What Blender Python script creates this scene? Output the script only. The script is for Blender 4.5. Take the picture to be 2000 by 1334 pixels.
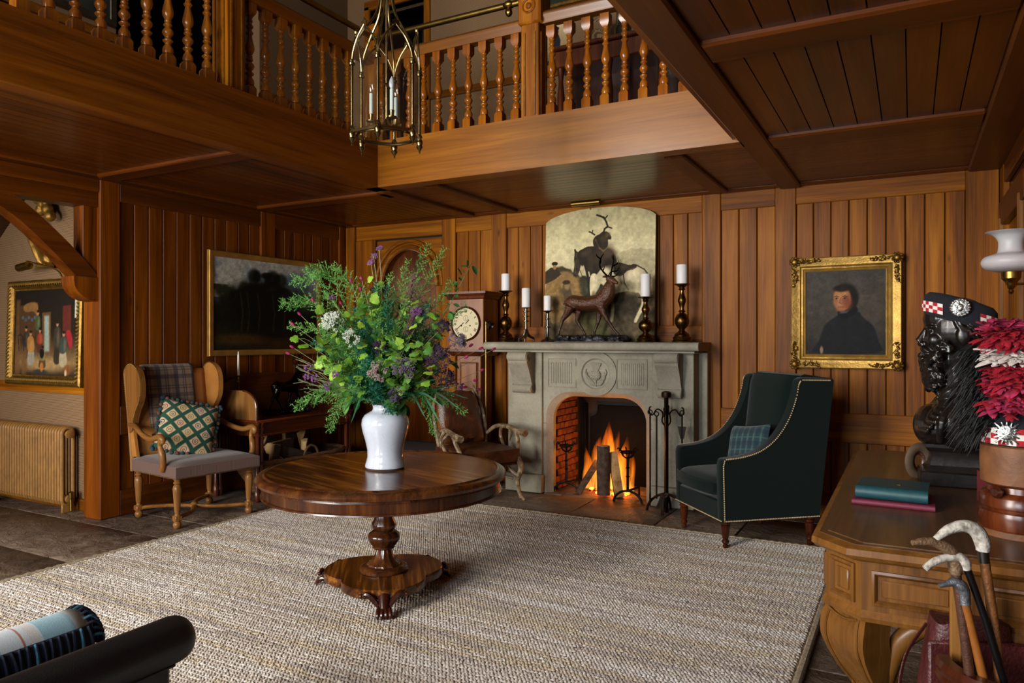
import bpy, bmesh, math, random
import numpy as np
from mathutils import Vector, Matrix
PI = math.pi
SC = bpy.context.scene
C = SC.collection
for _o in list(bpy.data.objects):
    bpy.data.objects.remove(_o)
random.seed(7)
RNG = np.random.default_rng(11)

# ---------------------------------------------------------------- camera
YAW = math.radians(28.6)
_c = bpy.data.cameras.new('camera')
_c.sensor_width = 36.0
_c.lens = 36.0 * 1430.0 / 2000.0
_c.shift_y = -0.0025
_c.clip_start = 0.05
CAM = bpy.data.objects.new('camera', _c)
CAM.location = (0, 0, 1.45)
CAM.rotation_euler = (PI / 2, 0, YAW)
C.objects.link(CAM)
SC.camera = CAM

# ---------------------------------------------------------------- world, daylight, exposure
W = bpy.data.worlds.new('overcast_sky')
SC.world = W
W.use_nodes = True
_bg = W.node_tree.nodes['Background']
_bg.inputs[0].default_value = (0.62, 0.76, 1.0, 1)
_bg.inputs[1].default_value = 0.5


def window_light(name, loc, rot, sx, sy, power, col):
    l = bpy.data.lights.new(name, 'AREA')
    l.shape = 'RECTANGLE'
    l.size, l.size_y = sx, sy
    l.energy = power
    l.color = col
    o = bpy.data.objects.new(name, l)
    o.location = loc
    o.rotation_euler = rot
    C.objects.link(o)
    return o


# daylight outside the tall hall window behind the camera, and outside the smaller corridor window
window_light('daylight_hall_window', (-4.1, -2.75, 2.55), (PI / 2, 0, 0), 2.5, 3.7, 640, (1.0, 0.955, 0.88))
window_light('daylight_near_window', (-1.3, -2.75, 1.65), (PI / 2, 0, 0), 1.6, 1.6, 125, (0.86, 0.93, 1.0))
window_light('daylight_corridor_window', (-7.9, -1.35, 1.7), (PI / 2, 0, 0), 1.2, 1.8, 60, (1.0, 0.93, 0.82))
window_light('added_light_back_room', (-6.85, 7.6, 1.7), (PI / 2, 0, -PI / 2), 1.0, 1.5, 14, (1.0, 0.9, 0.75))  # warm lamp added in the back room to brighten the open door leaf
SC.view_settings.view_transform = 'Standard'
SC.view_settings.look = 'None'
SC.view_settings.gamma = 1.0
SC.view_settings.use_curve_mapping = False
SC.view_settings.exposure = 0.88
SC.cycles.max_bounces = 7
SC.cycles.diffuse_bounces = 4
SC.cycles.glossy_bounces = 3
SC.cycles.transmission_bounces = 6
SC.cycles.transparent_max_bounces = 12
SC.cycles.volume_bounces = 0
SC.cycles.caustics_reflective = False
SC.cycles.caustics_refractive = False
SC.cycles.sample_clamp_indirect = 4.0


# ---------------------------------------------------------------- mesh builder
def T(x=0, y=0, z=0):
    return Matrix.Translation((x, y, z))


def R(a, ax):
    return Matrix.Rotation(a, 4, ax)


def S(x, y, z):
    return Matrix.Diagonal((x, y, z, 1))


def frame_to(d):
    """matrix whose Z axis points along d"""
    return Vector(d).to_track_quat('Z', 'Y').to_matrix().to_4x4()


class MB:
    def __init__(s):
        s.v, s.f = [], []

    def add(s, vs, fs, M=None):
        b = len(s.v)
        if M is not None:
            vs = [(M @ Vector(p))[:] for p in vs]
        s.v.extend([tuple(p) for p in vs])
        s.f.extend([tuple(i + b for i in q) for q in fs])
        return s

    def box(s, x0, x1, y0, y1, z0, z1, c=0.0, M=None):
        if c <= 0:
            vs = [(x, y, z) for x in (x0, x1) for y in (y0, y1) for z in (z0, z1)]
            return s.add(vs, [(0, 1, 3, 2), (4, 6, 7, 5), (0, 4, 5, 1), (2, 3, 7, 6), (0, 2, 6, 4), (1, 5, 7, 3)], M)
        vs, ids = [], {}
        for i, x in enumerate((x0, x1)):
            for j, y in enumerate((y0, y1)):
                for k, z in enumerate((z0, z1)):
                    dx, dy, dz = c * (1 - 2 * i), c * (1 - 2 * j), c * (1 - 2 * k)
                    for a, p in enumerate(((x, y + dy, z + dz), (x + dx, y, z + dz), (x + dx, y + dy, z))):
                        ids[i, j, k, a] = len(vs)
                        vs.append(p)
        g = lambda i, j, k, a: ids[i, j, k, a]
        fs = []
        for i in (0, 1):
            q = [g(i, 0, 0, 0), g(i, 0, 1, 0), g(i, 1, 1, 0), g(i, 1, 0, 0)]
            fs.append(q if i == 0 else q[::-1])
            q = [g(0, i, 0, 1), g(1, i, 0, 1), g(1, i, 1, 1), g(0, i, 1, 1)]
            fs.append(q if i == 0 else q[::-1])
            q = [g(0, 0, i, 2), g(0, 1, i, 2), g(1, 1, i, 2), g(1, 0, i, 2)]
            fs.append(q if i == 0 else q[::-1])
        for a in (0, 1):
            for b in (0, 1):
                s_ = 1 if a == b else -1
                q = [g(a, b, 0, 0), g(a, b, 0, 1), g(a, b, 1, 1), g(a, b, 1, 0)]
                fs.append(q[::s_] if s_ == 1 else q[::-1])
                q = [g(a, 0, b, 0), g(a, 1, b, 0), g(a, 1, b, 2), g(a, 0, b, 2)]
                fs.append(q if s_ == 1 else q[::-1])
                q = [g(0, a, b, 1), g(0, a, b, 2), g(1, a, b, 2), g(1, a, b, 1)]
                fs.append(q if s_ == 1 else q[::-1])
        for i in (0, 1):
            for j in (0, 1):
                for k in (0, 1):
                    q = [g(i, j, k, 0), g(i, j, k, 1), g(i, j, k, 2)]
                    fs.append(q if (i + j + k) % 2 == 1 else q[::-1])
        return s.add(vs, fs, M)

    def lathe(s, prof, n=24, M=None, mod=None, cap=True):
        vs, fs = [], []
        m = len(prof)
        for r, z in prof:
            for k in range(n):
                a = 2 * PI * k / n
                q = r * (mod(a, z) if mod else 1.0)
                vs.append((q * math.cos(a), q * math.sin(a), z))
        for i in range(m - 1):
            for k in range(n):
                k2 = (k + 1) % n
                fs.append((i * n + k, i * n + k2, (i + 1) * n + k2, (i + 1) * n + k))
        if cap:
            fs.append(tuple(range(n - 1, -1, -1)))
            fs.append(tuple((m - 1) * n + k for k in range(n)))
        return s.add(vs, fs, M)

    def tube(s, pts, r, n=8, closed=False, cap=True, M=None, flat=None):
        P = [Vector(p) for p in pts]
        m = len(P)
        rr = list(r) if isinstance(r, (list, tuple)) else [r] * m
        tang = []
        for i in range(m):
            a = P[i - 1] if (i > 0 or closed) else P[i]
            b = P[(i + 1) % m] if (i < m - 1 or closed) else P[i]
            d = b - a
            tang.append(d.normalized() if d.length > 1e-9 else Vector((0, 0, 1)))
        t0 = tang[0]
        up = Vector((0, 0, 1)) if abs(t0.z) < 0.9 else Vector((1, 0, 0))
        u = t0.cross(up).normalized()
        vs, fs = [], []
        for i in range(m):
            t = tang[i]
            u = (u - t * u.dot(t))
            u = u.normalized() if u.length > 1e-6 else t.orthogonal().normalized()
            w = t.cross(u)
            e = flat if flat else 1.0
            for k in range(n):
                a = 2 * PI * k / n
                vs.append((P[i] + u * (rr[i] * math.cos(a)) + w * (rr[i] * e * math.sin(a)))[:])
        for i in range(m if closed else m - 1):
            j = (i + 1) % m
            for k in range(n):
                k2 = (k + 1) % n
                fs.append((i * n + k, i * n + k2, j * n + k2, j * n + k))
        if cap and not closed:
            fs.append(tuple(range(n - 1, -1, -1)))
            fs.append(tuple((m - 1) * n + k for k in range(n)))
        return s.add(vs, fs, M)

    def prism(s, poly, h0, h1, M=None):
        n = len(poly)
        ar = sum(poly[i][0] * poly[(i + 1) % n][1] - poly[(i + 1) % n][0] * poly[i][1] for i in range(n))
        if ar < 0:
            poly = poly[::-1]
        vs = [(x, y, h0) for x, y in poly] + [(x, y, h1) for x, y in poly]
        fs = [tuple(range(n - 1, -1, -1)), tuple(range(n, 2 * n))]
        fs += [(i, (i + 1) % n, n + (i + 1) % n, n + i) for i in range(n)]
        return s.add(vs, fs, M)

    def ell(s, c, r, n=16, m=10, M=None):
        r = (r, r, r) if not isinstance(r, (tuple, list)) else r
        vs, fs = [(c[0], c[1], c[2] - r[2])], []
        for i in range(1, m):
            p = -PI / 2 + PI * i / m
            for k in range(n):
                a = 2 * PI * k / n
                vs.append((c[0] + r[0] * math.cos(p) * math.cos(a), c[1] + r[1] * math.cos(p) * math.sin(a), c[2] + r[2] * math.sin(p)))
        vs.append((c[0], c[1], c[2] + r[2]))
        L = len(vs) - 1
        for k in range(n):
            k2 = (k + 1) % n
            fs.append((0, 1 + k2, 1 + k))
            for i in range(m - 2):
                fs.append((1 + i * n + k, 1 + i * n + k2, 1 + (i + 1) * n + k2, 1 + (i + 1) * n + k))
            fs.append((1 + (m - 2) * n + k, 1 + (m - 2) * n + k2, L))
        return s.add(vs, fs, M)

    def sweep(s, prof, path, closed=True, M=None):
        """prof (a,b): a = outwards from the closed xy path (mitred), b = z"""
        n, m = len(path), len(prof)
        vs, fs = [], []
        for i in range(n):
            p = Vector(path[i])
            d1 = (p - Vector(path[i - 1])).normalized() if (closed or i > 0) else None
            d2 = (Vector(path[(i + 1) % n]) - p).normalized() if (closed or i < n - 1) else None
            d1 = d1 or d2
            d2 = d2 or d1
            n1, n2 = Vector((d1.y, -d1.x)), Vector((d2.y, -d2.x))
            b = (n1 + n2)
            b = b.normalized() if b.length > 1e-6 else n1
            k = 1.0 / max(0.3, b.dot(n1))
            for a, z in prof:
                q = p + b * (a * k)
                vs.append((q.x, q.y, z))
        for i in range(n if closed else n - 1):
            j = (i + 1) % n
            for k in range(m):
                k2 = (k + 1) % m
                fs.append((i * m + k, j * m + k, j * m + k2, i * m + k2))
        if not closed:
            fs.append(tuple(range(m)))
            fs.append(tuple((n - 1) * m + k for k in range(m - 1, -1, -1)))
        return s.add(vs, fs, M)

    def surf(s, rows, M=None, closed_u=False, thick=0.0):
        """grid of points rows[i][j]; optional thickness along face normal is left to a modifier"""
        n, m = len(rows), len(rows[0])
        vs = [p for r_ in rows for p in r_]
        fs = []
        for i in range(n - 1):
            for j in range(m if closed_u else m - 1):
                j2 = (j + 1) % m
                fs.append((i * m + j, i * m + j2, (i + 1) * m + j2, (i + 1) * m + j))
        return s.add(vs, fs, M)

    def mesh(s, name, mat=None, ang=38):
        me = bpy.data.meshes.new(name)
        me.from_pydata(s.v, [], s.f)
        if len(s.f) < 30000:
            bm = bmesh.new()
            bm.from_mesh(me)
            bmesh.ops.recalc_face_normals(bm, faces=bm.faces)
            bm.to_mesh(me)
            bm.free()
        if ang:
            me.polygons.foreach_set('use_smooth', [True] * len(me.polygons))
            me.set_sharp_from_angle(angle=math.radians(ang))
        if mat is not None:
            me.materials.append(MATS[mat] if isinstance(mat, str) else mat)
        me.update()
        return me


MATS = {}


def link(name, me, parent=None, loc=None, rot=None):
    o = bpy.data.objects.new(name, me)
    C.objects.link(o)
    if parent is not None:
        o.parent = parent
    if loc is not None:
        o.location = loc
    if rot is not None:
        o.rotation_euler = rot if isinstance(rot, (tuple, list)) else (0, 0, rot)
    return o


def obj(name, mb, mat, parent=None, loc=None, rot=None, ang=38, kind=None, label=None):
    o = link(name, mb.mesh(name, mat, ang), parent, loc, rot)
    if kind:
        o['kind'] = kind
    if label:
        o['label'] = label
    return o


def tag(o, label, cat, group=None):
    o['label'] = label
    o['category'] = cat
    if group:
        o['group'] = group
    return o


def thing(name, label, cat, loc=(0, 0, 0), rz=0.0, group=None):
    o = bpy.data.objects.new(name, None)
    o.empty_display_size = 0.1
    C.objects.link(o)
    o.location = loc
    o.rotation_euler = rz if isinstance(rz, (tuple, list)) else (0, 0, rz)
    return tag(o, label, cat, group)


def struct(name, mb, mat, loc=None, rot=None, ang=38):
    return obj(name, mb, mat, None, loc, rot, ang, 'structure')


def dup(root, loc=None, rz=None, label=None, group=None, parent=None):
    r = root.copy()
    C.objects.link(r)
    r.parent = parent
    if loc is not None:
        r.location = loc
    if rz is not None:
        r.rotation_euler = (0, 0, rz)
    if label:
        r['label'] = label
    if group:
        r['group'] = group
    for ch in root.children:
        dup(ch, parent=r)
    return r


def remesh(o, voxel, smooth=4, fac=0.5):
    m = o.modifiers.new('remesh', 'REMESH')
    m.mode = 'VOXEL'
    m.voxel_size = voxel
    m.use_smooth_shade = True
    if smooth:
        k = o.modifiers.new('smooth', 'SMOOTH')
        k.iterations = smooth
        k.factor = fac
    return o


def solid(o, t, off=0.0):
    m = o.modifiers.new('solid', 'SOLIDIFY')
    m.thickness = t
    m.offset = off
    return o


def subd(o, n=2):
    m = o.modifiers.new('sub', 'SUBSURF')
    m.levels = n
    m.render_levels = n
    return o


def arc(cx, cy, r, a0, a1, n, ry=None):
    ry = r if ry is None else ry
    return [(cx + r * math.cos(a0 + (a1 - a0) * i / n), cy + ry * math.sin(a0 + (a1 - a0) * i / n)) for i in range(n + 1)]


def bez(p, n=12):
    """Catmull-Rom through the points p"""
    P = [Vector(q) for q in p]
    P = [P[0] * 2 - P[1]] + P + [P[-1] * 2 - P[-2]]
    out = []
    for i in range(1, len(P) - 2):
        a, b, c, d = P[i - 1], P[i], P[i + 1], P[i + 2]
        for k in range(n):
            t = k / n
            out.append(0.5 * ((2 * b) + (c - a) * t + (2 * a - 5 * b + 4 * c - d) * t * t + (3 * b - a - 3 * c + d) * t ** 3))
    out.append(P[-2])
    return [tuple(q) for q in out]


def lerpl(vals, n):
    """resample a list of numbers to n entries"""
    m = len(vals) - 1
    out = []
    for i in range(n):
        t = i / (n - 1) * m
        k = min(m - 1, int(t))
        out.append(vals[k] + (vals[k + 1] - vals[k]) * (t - k))
    return out


# ---------------------------------------------------------------- materials
def lin(h):
    if isinstance(h, str):
        h = h.lstrip('#')
        h = [int(h[i:i + 2], 16) / 255 for i in (0, 2, 4)]
    return tuple(((x / 12.92) if x <= 0.04045 else ((x + 0.055) / 1.055) ** 2.4) for x in h)


class NT:
    def __init__(s, name):
        s.m = bpy.data.materials.new(name)
        s.m.use_nodes = True
        s.t = s.m.node_tree
        s.b = s.t.nodes['Principled BSDF']
        s.out = s.t.nodes['Material Output']
        MATS[name] = s.m

    def n(s, typ, ins=None, **pr):
        k = s.t.nodes.new(typ)
        for a, v in pr.items():
            setattr(k, a, v)
        for a, v in (ins or {}).items():
            s.set(k.inputs[a], v)
        return k

    def set(s, sock, v):
        if isinstance(v, bpy.types.NodeSocket):
            s.t.links.new(v, sock)
        elif hasattr(v, 'outputs'):
            s.t.links.new(v.outputs[0], sock)
        elif isinstance(v, tuple) and len(v) == 3 and sock.type == 'RGBA':
            sock.default_value = (*v, 1)
        else:
            sock.default_value = v

    def p(s, **kw):
        for a, v in kw.items():
            s.set(s.b.inputs[{'col': 'Base Color', 'rough': 'Roughness', 'metal': 'Metallic', 'spec': 'Specular IOR Level', 'coat': 'Coat Weight', 'coatr': 'Coat Roughness', 'norm': 'Normal', 'trans': 'Transmission Weight', 'ior': 'IOR', 'emc': 'Emission Color', 'ems': 'Emission Strength', 'alpha': 'Alpha', 'sheen': 'Sheen Weight', 'sss': 'Subsurface Weight'}[a]], v)
        return s

    def ramp(s, fac, stops):
        r = s.n('ShaderNodeValToRGB', {'Fac': fac})
        e = r.color_ramp.elements
        while len(e) < len(stops):
            e.new(0.5)
        for k, (p, c) in enumerate(stops):
            e[k].position = p
            e[k].color = (*c, 1)
        return r

    def coord(s, scale=(1, 1, 1), rnd=0.0, kind='Object', rot=(0, 0, 0)):
        t = s.n('ShaderNodeTexCoord')
        v = t.outputs[kind]
        if rnd:
            oi = s.n('ShaderNodeObjectInfo')
            w = s.n('ShaderNodeMath', {0: oi.outputs['Random'], 1: rnd}, operation='MULTIPLY')
            v = s.n('ShaderNodeVectorMath', {0: v, 1: w.outputs[0]}, operation='ADD').outputs[0]
        return s.n('ShaderNodeMapping', {'Vector': v, 'Scale': scale, 'Rotation': rot}).outputs[0]

    def noise(s, vec, scale=5, detail=4, rough=0.55, dist=0.0):
        return s.n('ShaderNodeTexNoise', {'Vector': vec, 'Scale': scale, 'Detail': detail, 'Roughness': rough, 'Distortion': dist}).outputs[0]

    def bump(s, h, strength=0.3, dist=0.01):
        b = s.n('ShaderNodeBump', {'Height': h, 'Strength': strength, 'Distance': dist})
        s.set(s.b.inputs['Normal'], b.outputs[0])
        return s

    def mix(s, a, b, f, blend='MIX'):
        k = s.n('ShaderNodeMix', data_type='RGBA', blend_type=blend)
        s.set(k.inputs[0], f)
        s.set(k.inputs[6], a)
        s.set(k.inputs[7], b)
        return k.outputs[2]

    def math(s, op, a, b=0.0, c=0.0):
        return s.n('ShaderNodeMath', {0: a, 1: b, 2: c}, operation=op).outputs[0]


def wood(name, dark, mid, light, axis=2, rough=0.38, fig=9.0, vary=0.35, bump=0.12, coat=0.15, knots=False, rnd=9.0, flat=0.055, spec=0.28):
    m = NT(name)
    sc = [fig, fig, fig]
    sc[axis] = fig * flat
    v = m.coord(tuple(sc), rnd)
    a = m.noise(v, 1.0, 5, 0.6, 0.8)
    sc2 = [90, 90, 90]
    sc2[axis] = 2.5
    b = m.noise(m.coord(tuple(sc2), rnd), 1.0, 2, 0.5)
    f = m.math('ADD', m.math('MULTIPLY', a, 0.8), m.math('MULTIPLY', b, 0.25))
    r = m.ramp(f, [(0.34, lin(dark)), (0.52, lin(mid)), (0.7, lin(light))])
    oi = m.n('ShaderNodeObjectInfo')
    k = m.math('MULTIPLY_ADD', oi.outputs['Random'], vary, 1.0 - vary * 0.5)
    col = m.mix(r.outputs[0], m.n('ShaderNodeCombineColor', {0: k, 1: k, 2: k}).outputs[0], 1.0, 'MULTIPLY')
    if knots:
        kn = m.n('ShaderNodeTexVoronoi', {'Vector': m.coord((5, 5, 1.6) if axis == 2 else (1.6, 5, 5), rnd), 'Scale': 1.0, 'Randomness': 1.0}, feature='F1').outputs['Distance']
        kr = m.ramp(kn, [(0.02, (0.22, 0.22, 0.22)), (0.085, (1, 1, 1))])
        col = m.mix(col, kr.outputs[0], 0.8, 'MULTIPLY')
    m.p(col=col, rough=rough, coat=coat, coatr=0.22, spec=spec)
    if bump:
        m.bump(f, bump, 0.004)
    return m


def plain(name, col, rough=0.5, metal=0.0, vary=0.12, nscale=20, bump=0.0, bscale=60, **kw):
    m = NT(name)
    v = m.coord((1, 1, 1), 3.0)
    c = lin(col)
    nz = m.noise(v, nscale, 4)
    r = m.ramp(nz, [(0.3, tuple(x * (1 - vary) for x in c)), (0.7, tuple(min(1, x * (1 + vary)) for x in c))])
    m.p(col=r, rough=rough, metal=metal, **kw)
    if bump:
        m.bump(m.noise(v, bscale, 3), bump, 0.01)
    return m


WD, WM, WL = '#3a1604', '#84410f', '#aa6420'
wood('panel_pine', '#4e2702', '#7f4602', '#a26408', 2, 0.5, 8, 0.2, coat=0.0, knots=True, spec=0.18)
wood('panel_pine_x', '#4e2702', '#7f4602', '#a26408', 0, 0.5, 8, 0.16, coat=0.0, knots=True, spec=0.18)
wood('panel_red', '#3a1800', '#622e00', '#7e4404', 2, 0.45, 8, 0.2, coat=0.0, knots=True, spec=0.18)
wood('ceil_y', '#321300', '#522500', '#683404', 1, 0.4, 7, 0.16, coat=0.05)
wood('ceil_x', '#321300', '#522500', '#683404', 0, 0.4, 7, 0.16, coat=0.05)
wood('fascia_x', '#4c2802', '#744204', '#8e580c', 0, 0.34, 6, 0.05, coat=0.25)
wood('fascia_y', '#4a2202', '#743c04', '#8c500a', 1, 0.4, 6, 0.05, coat=0.05)
wood('baluster_wood', '#5a2904', '#864808', '#a0600c', 2, 0.24, 8, 0.15, coat=0.5, bump=0.03)
wood('oak', '#553312', '#7c5024', '#926a38', 2, 0.36, 9, 0.1, coat=0.15)
wood('oak_x', '#553312', '#7c5024', '#926a38', 0, 0.36, 9, 0.1, coat=0.15)
wood('oak_y', '#3c2614', '#5a3c22', '#6e4e30', 1, 0.36, 9, 0.1, coat=0.2)
wood('desk_oak', '#482a0c', '#6c441a', '#865a26', 2, 0.38, 9, 0.06, coat=0.15)
wood('mahogany', '#2c1008', '#50220e', '#6c3416', 2, 0.26, 7, 0.1, coat=0.4, bump=0.03)
wood('mahogany_y', '#2c1008', '#50220e', '#6c3416', 1, 0.26, 7, 0.1, coat=0.4, bump=0.03)
wood('mahogany_dark', '#180806', '#34140a', '#4a2010', 2, 0.25, 7, 0.1, coat=0.4, bump=0.03)
wood('rosewood', '#140804', '#4c280c', '#9a5f24', 0, 0.22, 20, 0.06, coat=0.4, bump=0.02, flat=0.06)
wood('rosewood_z', '#1c0b06', '#40200d', '#603818', 2, 0.22, 9, 0.08, coat=0.5, bump=0.02)
wood('clock_wood', '#4c240c', '#764018', '#905828', 2, 0.28, 8, 0.05, coat=0.3)
wood('log_split', '#9a6c3c', '#cfa26a', '#e0bd8a', 0, 0.7, 10, 0.3, coat=0)
plain('bark', '#3a2a20', 0.9, 0, 0.5, 14, 0.8, 30)
plain('brass_old', '#8f6f35', 0.3, 1.0, 0.25, 12)
plain('brass_dark', '#6a4e28', 0.28, 1.0, 0.3, 14)
plain('brass_rail', '#8a7238', 0.32, 1.0, 0.25, 9)
plain('pewter', '#6e6a66', 0.28, 1.0, 0.2, 14)
plain('iron', '#16140f', 0.5, 0.7, 0.3, 25, 0.4, 80)
plain('iron_red', '#2a1a14', 0.42, 0.8, 0.3, 25, 0.3, 80)
plain('bronze_dark', '#120e0b', 0.22, 0.85, 0.4, 12, 0.15, 40)
plain('black_leather', '#0e0d0f', 0.45, 0, 0.3, 7, 0.12, 200, spec=0.6)
plain('white_wax', '#e6e4e4', 0.5, 0, 0.03, 8, sss=0.15)
plain('ivory_wax', '#e2dccb', 0.5, 0, 0.03, 8)
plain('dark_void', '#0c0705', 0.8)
plain('plaster', '#6a5c48', 0.9)
plain('white_frame', '#b9b4aa', 0.5)
# ================================================================ THE SETTING
XL, YB, XR, YF = -5.7, 6.5, 0.6, -2.6        # left, back, right and front wall faces
ZC, ZF, ZT = 2.75, 3.06, 5.5                  # ceiling under the gallery, gallery floor, upper ceiling
GX, GY, GR = -4.0, 4.91, -0.97                # edges of the open well

# wallpaper: fine woven check
m = NT('wallpaper')
v = m.coord()
w1 = m.n('ShaderNodeTexWave', {'Vector': v, 'Scale': 32.0, 'Distortion': 0.4, 'Detail': 1.0}, bands_direction='Z').outputs[1]
w2 = m.n('ShaderNodeTexWave', {'Vector': v, 'Scale': 30.0}, bands_direction='DIAGONAL').outputs[1]
r1 = m.ramp(w1, [(0.28, lin('#4a3222')), (0.5, lin('#967650'))])
m.p(col=m.mix(r1.outputs[0], lin('#5c4434'), m.math('MULTIPLY', w2, 0.35)), rough=0.9)
m = NT('flagstone')
v = m.coord((1, 1, 1), 7.0)
a = m.noise(v, 2.2, 6, 0.6, 1.2)
b = m.noise(v, 9, 6, 0.65, 0.6)
oi = m.n('ShaderNodeObjectInfo')
rc = m.ramp(m.math('ADD', m.math('MULTIPLY', a, 0.7), m.math('MULTIPLY', b, 0.3)), [(0.3, lin('#473c34')), (0.5, lin('#6c5c50')), (0.72, lin('#8a7a6a'))])
k = m.math('MULTIPLY_ADD', oi.outputs['Random'], 0.4, 0.8)
kc = m.n('ShaderNodeCombineColor', {0: k, 1: m.math('MULTIPLY', k, 0.98), 2: m.math('MULTIPLY', k, 0.95)})
m.p(col=m.mix(rc.outputs[0], kc.outputs[0], 1.0, 'MULTIPLY'), rough=m.math('MULTIPLY_ADD', b, 0.35, 0.28), spec=0.5)
st = m.n('ShaderNodeTexWave', {'Vector': v, 'Scale': 2.2, 'Distortion': 9.0, 'Detail': 4.0, 'Detail Scale': 1.3}, wave_profile='SAW').outputs[1]
m.bump(m.math('ADD', m.math('MULTIPLY', st, 0.22), m.math('MULTIPLY', b, 0.9)), 1.0, 0.05)
plain('grout', '#241d18', 0.9)
plain('red_carpet', '#6a3428', 0.95, 0, 0.4, 40)

# ---- floor: bed plus loose-laid flagstones (each one its own piece) where the rug does not hide them
fl_ = MB().box(-9.2, XR + 0.3, YF, 8.6, -0.08, -0.012)
floor = struct('floor', fl_, 'grout')
rs = random.Random(5)


def flag(x0, x1, y0, y1):
    n = 3
    g = 0.005
    pts = []
    w = lambda: rs.uniform(-0.006, 0.006)
    for (ax, ay), (bx, by) in (((x0 + g, y0 + g), (x1 - g, y0 + g)), ((x1 - g, y0 + g), (x1 - g, y1 - g)), ((x1 - g, y1 - g), (x0 + g, y1 - g)), ((x0 + g, y1 - g), (x0 + g, y0 + g))):
        for i in range(n):
            t = i / n
            pts.append((ax + (bx - ax) * t + w(), ay + (by - ay) * t + w()))
    cx, cy = (x0 + x1) / 2, (y0 + y1) / 2
    loc = [(px - cx, py - cy) for px, py in pts]
    h = rs.uniform(-0.004, 0.0)
    N = len(loc)
    vs = [(px, py, -0.03) for px, py in loc] + [(px, py, h - 0.003) for px, py in loc]
    vs += [(px * 0.988, py * 0.988, h) for px, py in loc]
    fs = []
    for k in (0, 1):
        fs += [(k * N + i, k * N + (i + 1) % N, (k + 1) * N + (i + 1) % N, (k + 1) * N + i) for i in range(N)]
    fs.append(tuple(2 * N + i for i in range(N)))
    mb = MB()
    mb.add(vs, fs)
    obj('flagstone', mb, 'flagstone', floor, (cx, cy, 0))


y = 0.9
while y < 6.49:
    dy = min(rs.choice((0.42, 0.5, 0.58, 0.66)), 6.5 - y)
    if 6.5 - y - dy < 0.2:
        dy = 6.5 - y
    x = -8.6 + rs.uniform(-0.4, 0)
    while x < XR:
        dx = rs.choice((0.5, 0.62, 0.75, 0.9))
        x1 = min(x + dx, XR)
        if XR - x1 < 0.2:
            x1 = XR
        hid = x > -4.6 and x1 < -0.5 and y + dy < 5.3
        alc = x1 < -5.9 and y > 3.7
        if not hid and not alc:
            flag(x, x1, y, y + dy)
        x = x1
    y += dy
# hearth floor inside the firebox
obj('hearth_slab', MB().box(-2.99, -2.04, 6.5, 6.95, -0.03, 0.0, 0.004), 'flagstone', floor)

# ---- boards: shared meshes
_bc = {}


def board(parent, w, l, mat, loc, rot=None, name='board', t=0.018):
    """a board lying in local x (width) and z (length), front face at local y=0"""
    key = (round(w, 3), round(l, 3), mat, t)
    if key not in _bc:
        g = 0.003
        ww = w / 2 - g
        prof = [(-ww, t), (-ww, 0.006), (-ww + 0.006, 0), (ww - 0.006, 0), (ww, 0.006), (ww, t)]
        vs = [(a, b, z) for z in (-l / 2, l / 2) for a, b in prof]
        fs = [(i, (i + 1) % 6, 6 + (i + 1) % 6, 6 + i) for i in range(6)] + [(0, 1, 2, 3, 4, 5), (11, 10, 9, 8, 7, 6)]
        mb = MB()
        mb.add(vs, fs)
        _bc[key] = mb.mesh('board', mat, 30)
    return link(name, _bc[key], parent, loc, rot)


def piece(parent, name, x0, x1, y0, y1, z0, z1, mat, c=0.006):
    cx, cy, cz = (x0 + x1) / 2, (y0 + y1) / 2, (z0 + z1) / 2
    mb = MB().box(x0 - cx, x1 - cx, y0 - cy, y1 - cy, z0 - cz, z1 - cz, c)
    return obj(name, mb, mat, parent, (cx, cy, cz), ang=30)


# ---- back wall (with a doorway and the chimney opening)
wb = MB()
wb.box(-5.7, -5.28, YB + 0.02, YB + 0.18, 0, ZC)
wb.box(-5.28, -4.38, YB + 0.02, YB + 0.18, 2.53, ZC)
wb.box(-4.38, -3.06, YB + 0.02, YB + 0.18, 0, ZC)
wb.box(-3.06, -1.98, YB + 0.02, YB + 0.18, 1.01, ZC)
wb.box(-1.98, XR + 0.2, YB + 0.02, YB + 0.18, 0, ZC)
wall_back = struct('wall_back', wb, 'dark_void')


def back_section(x0, x1, z0, z1, n):
    w = (x1 - x0) / n
    for i in range(n):
        board(wall_back, w, z1 - z0, 'panel_pine', (x0 + w * (i + 0.5), YB, (z0 + z1) / 2))


for a, b, n in ((-4.21, -3.77, 3), (-1.46, -1.006, 3), (-0.843, 0.361, 9)):
    back_section(a, b, 0.85, 2.57, n)
    back_section(a, b, 0.19, 0.61, n)
back_section(-3.60, -1.62, 1.57, 2.57, 15)
for a, b in ((-4.21, -3.77), (-1.46, -1.006), (-0.843, 0.361)):
    piece(wall_back, 'rail', a, b, YB - 0.018, YB + 0.02, 0.61, 0.85, 'panel_pine_x')
    piece(wall_back, 'skirting', a, b, YB - 0.018, YB + 0.02, 0.0, 0.19, 'panel_pine_x')
    piece(wall_back, 'rail', a, b, YB - 0.018, YB + 0.02, 2.57, ZC, 'panel_pine_x')
piece(wall_back, 'rail', -3.60, -1.62, YB - 0.018, YB + 0.02, 2.57, ZC, 'panel_pine_x')
piece(wall_back, 'rail', -3.60, -1.62, YB - 0.018, YB + 0.02, 1.40, 1.57, 'panel_pine_x')
piece(wall_back, 'rail', -5.56, -4.38, YB - 0.018, YB + 0.02, 2.56, ZC, 'panel_pine_x')
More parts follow.
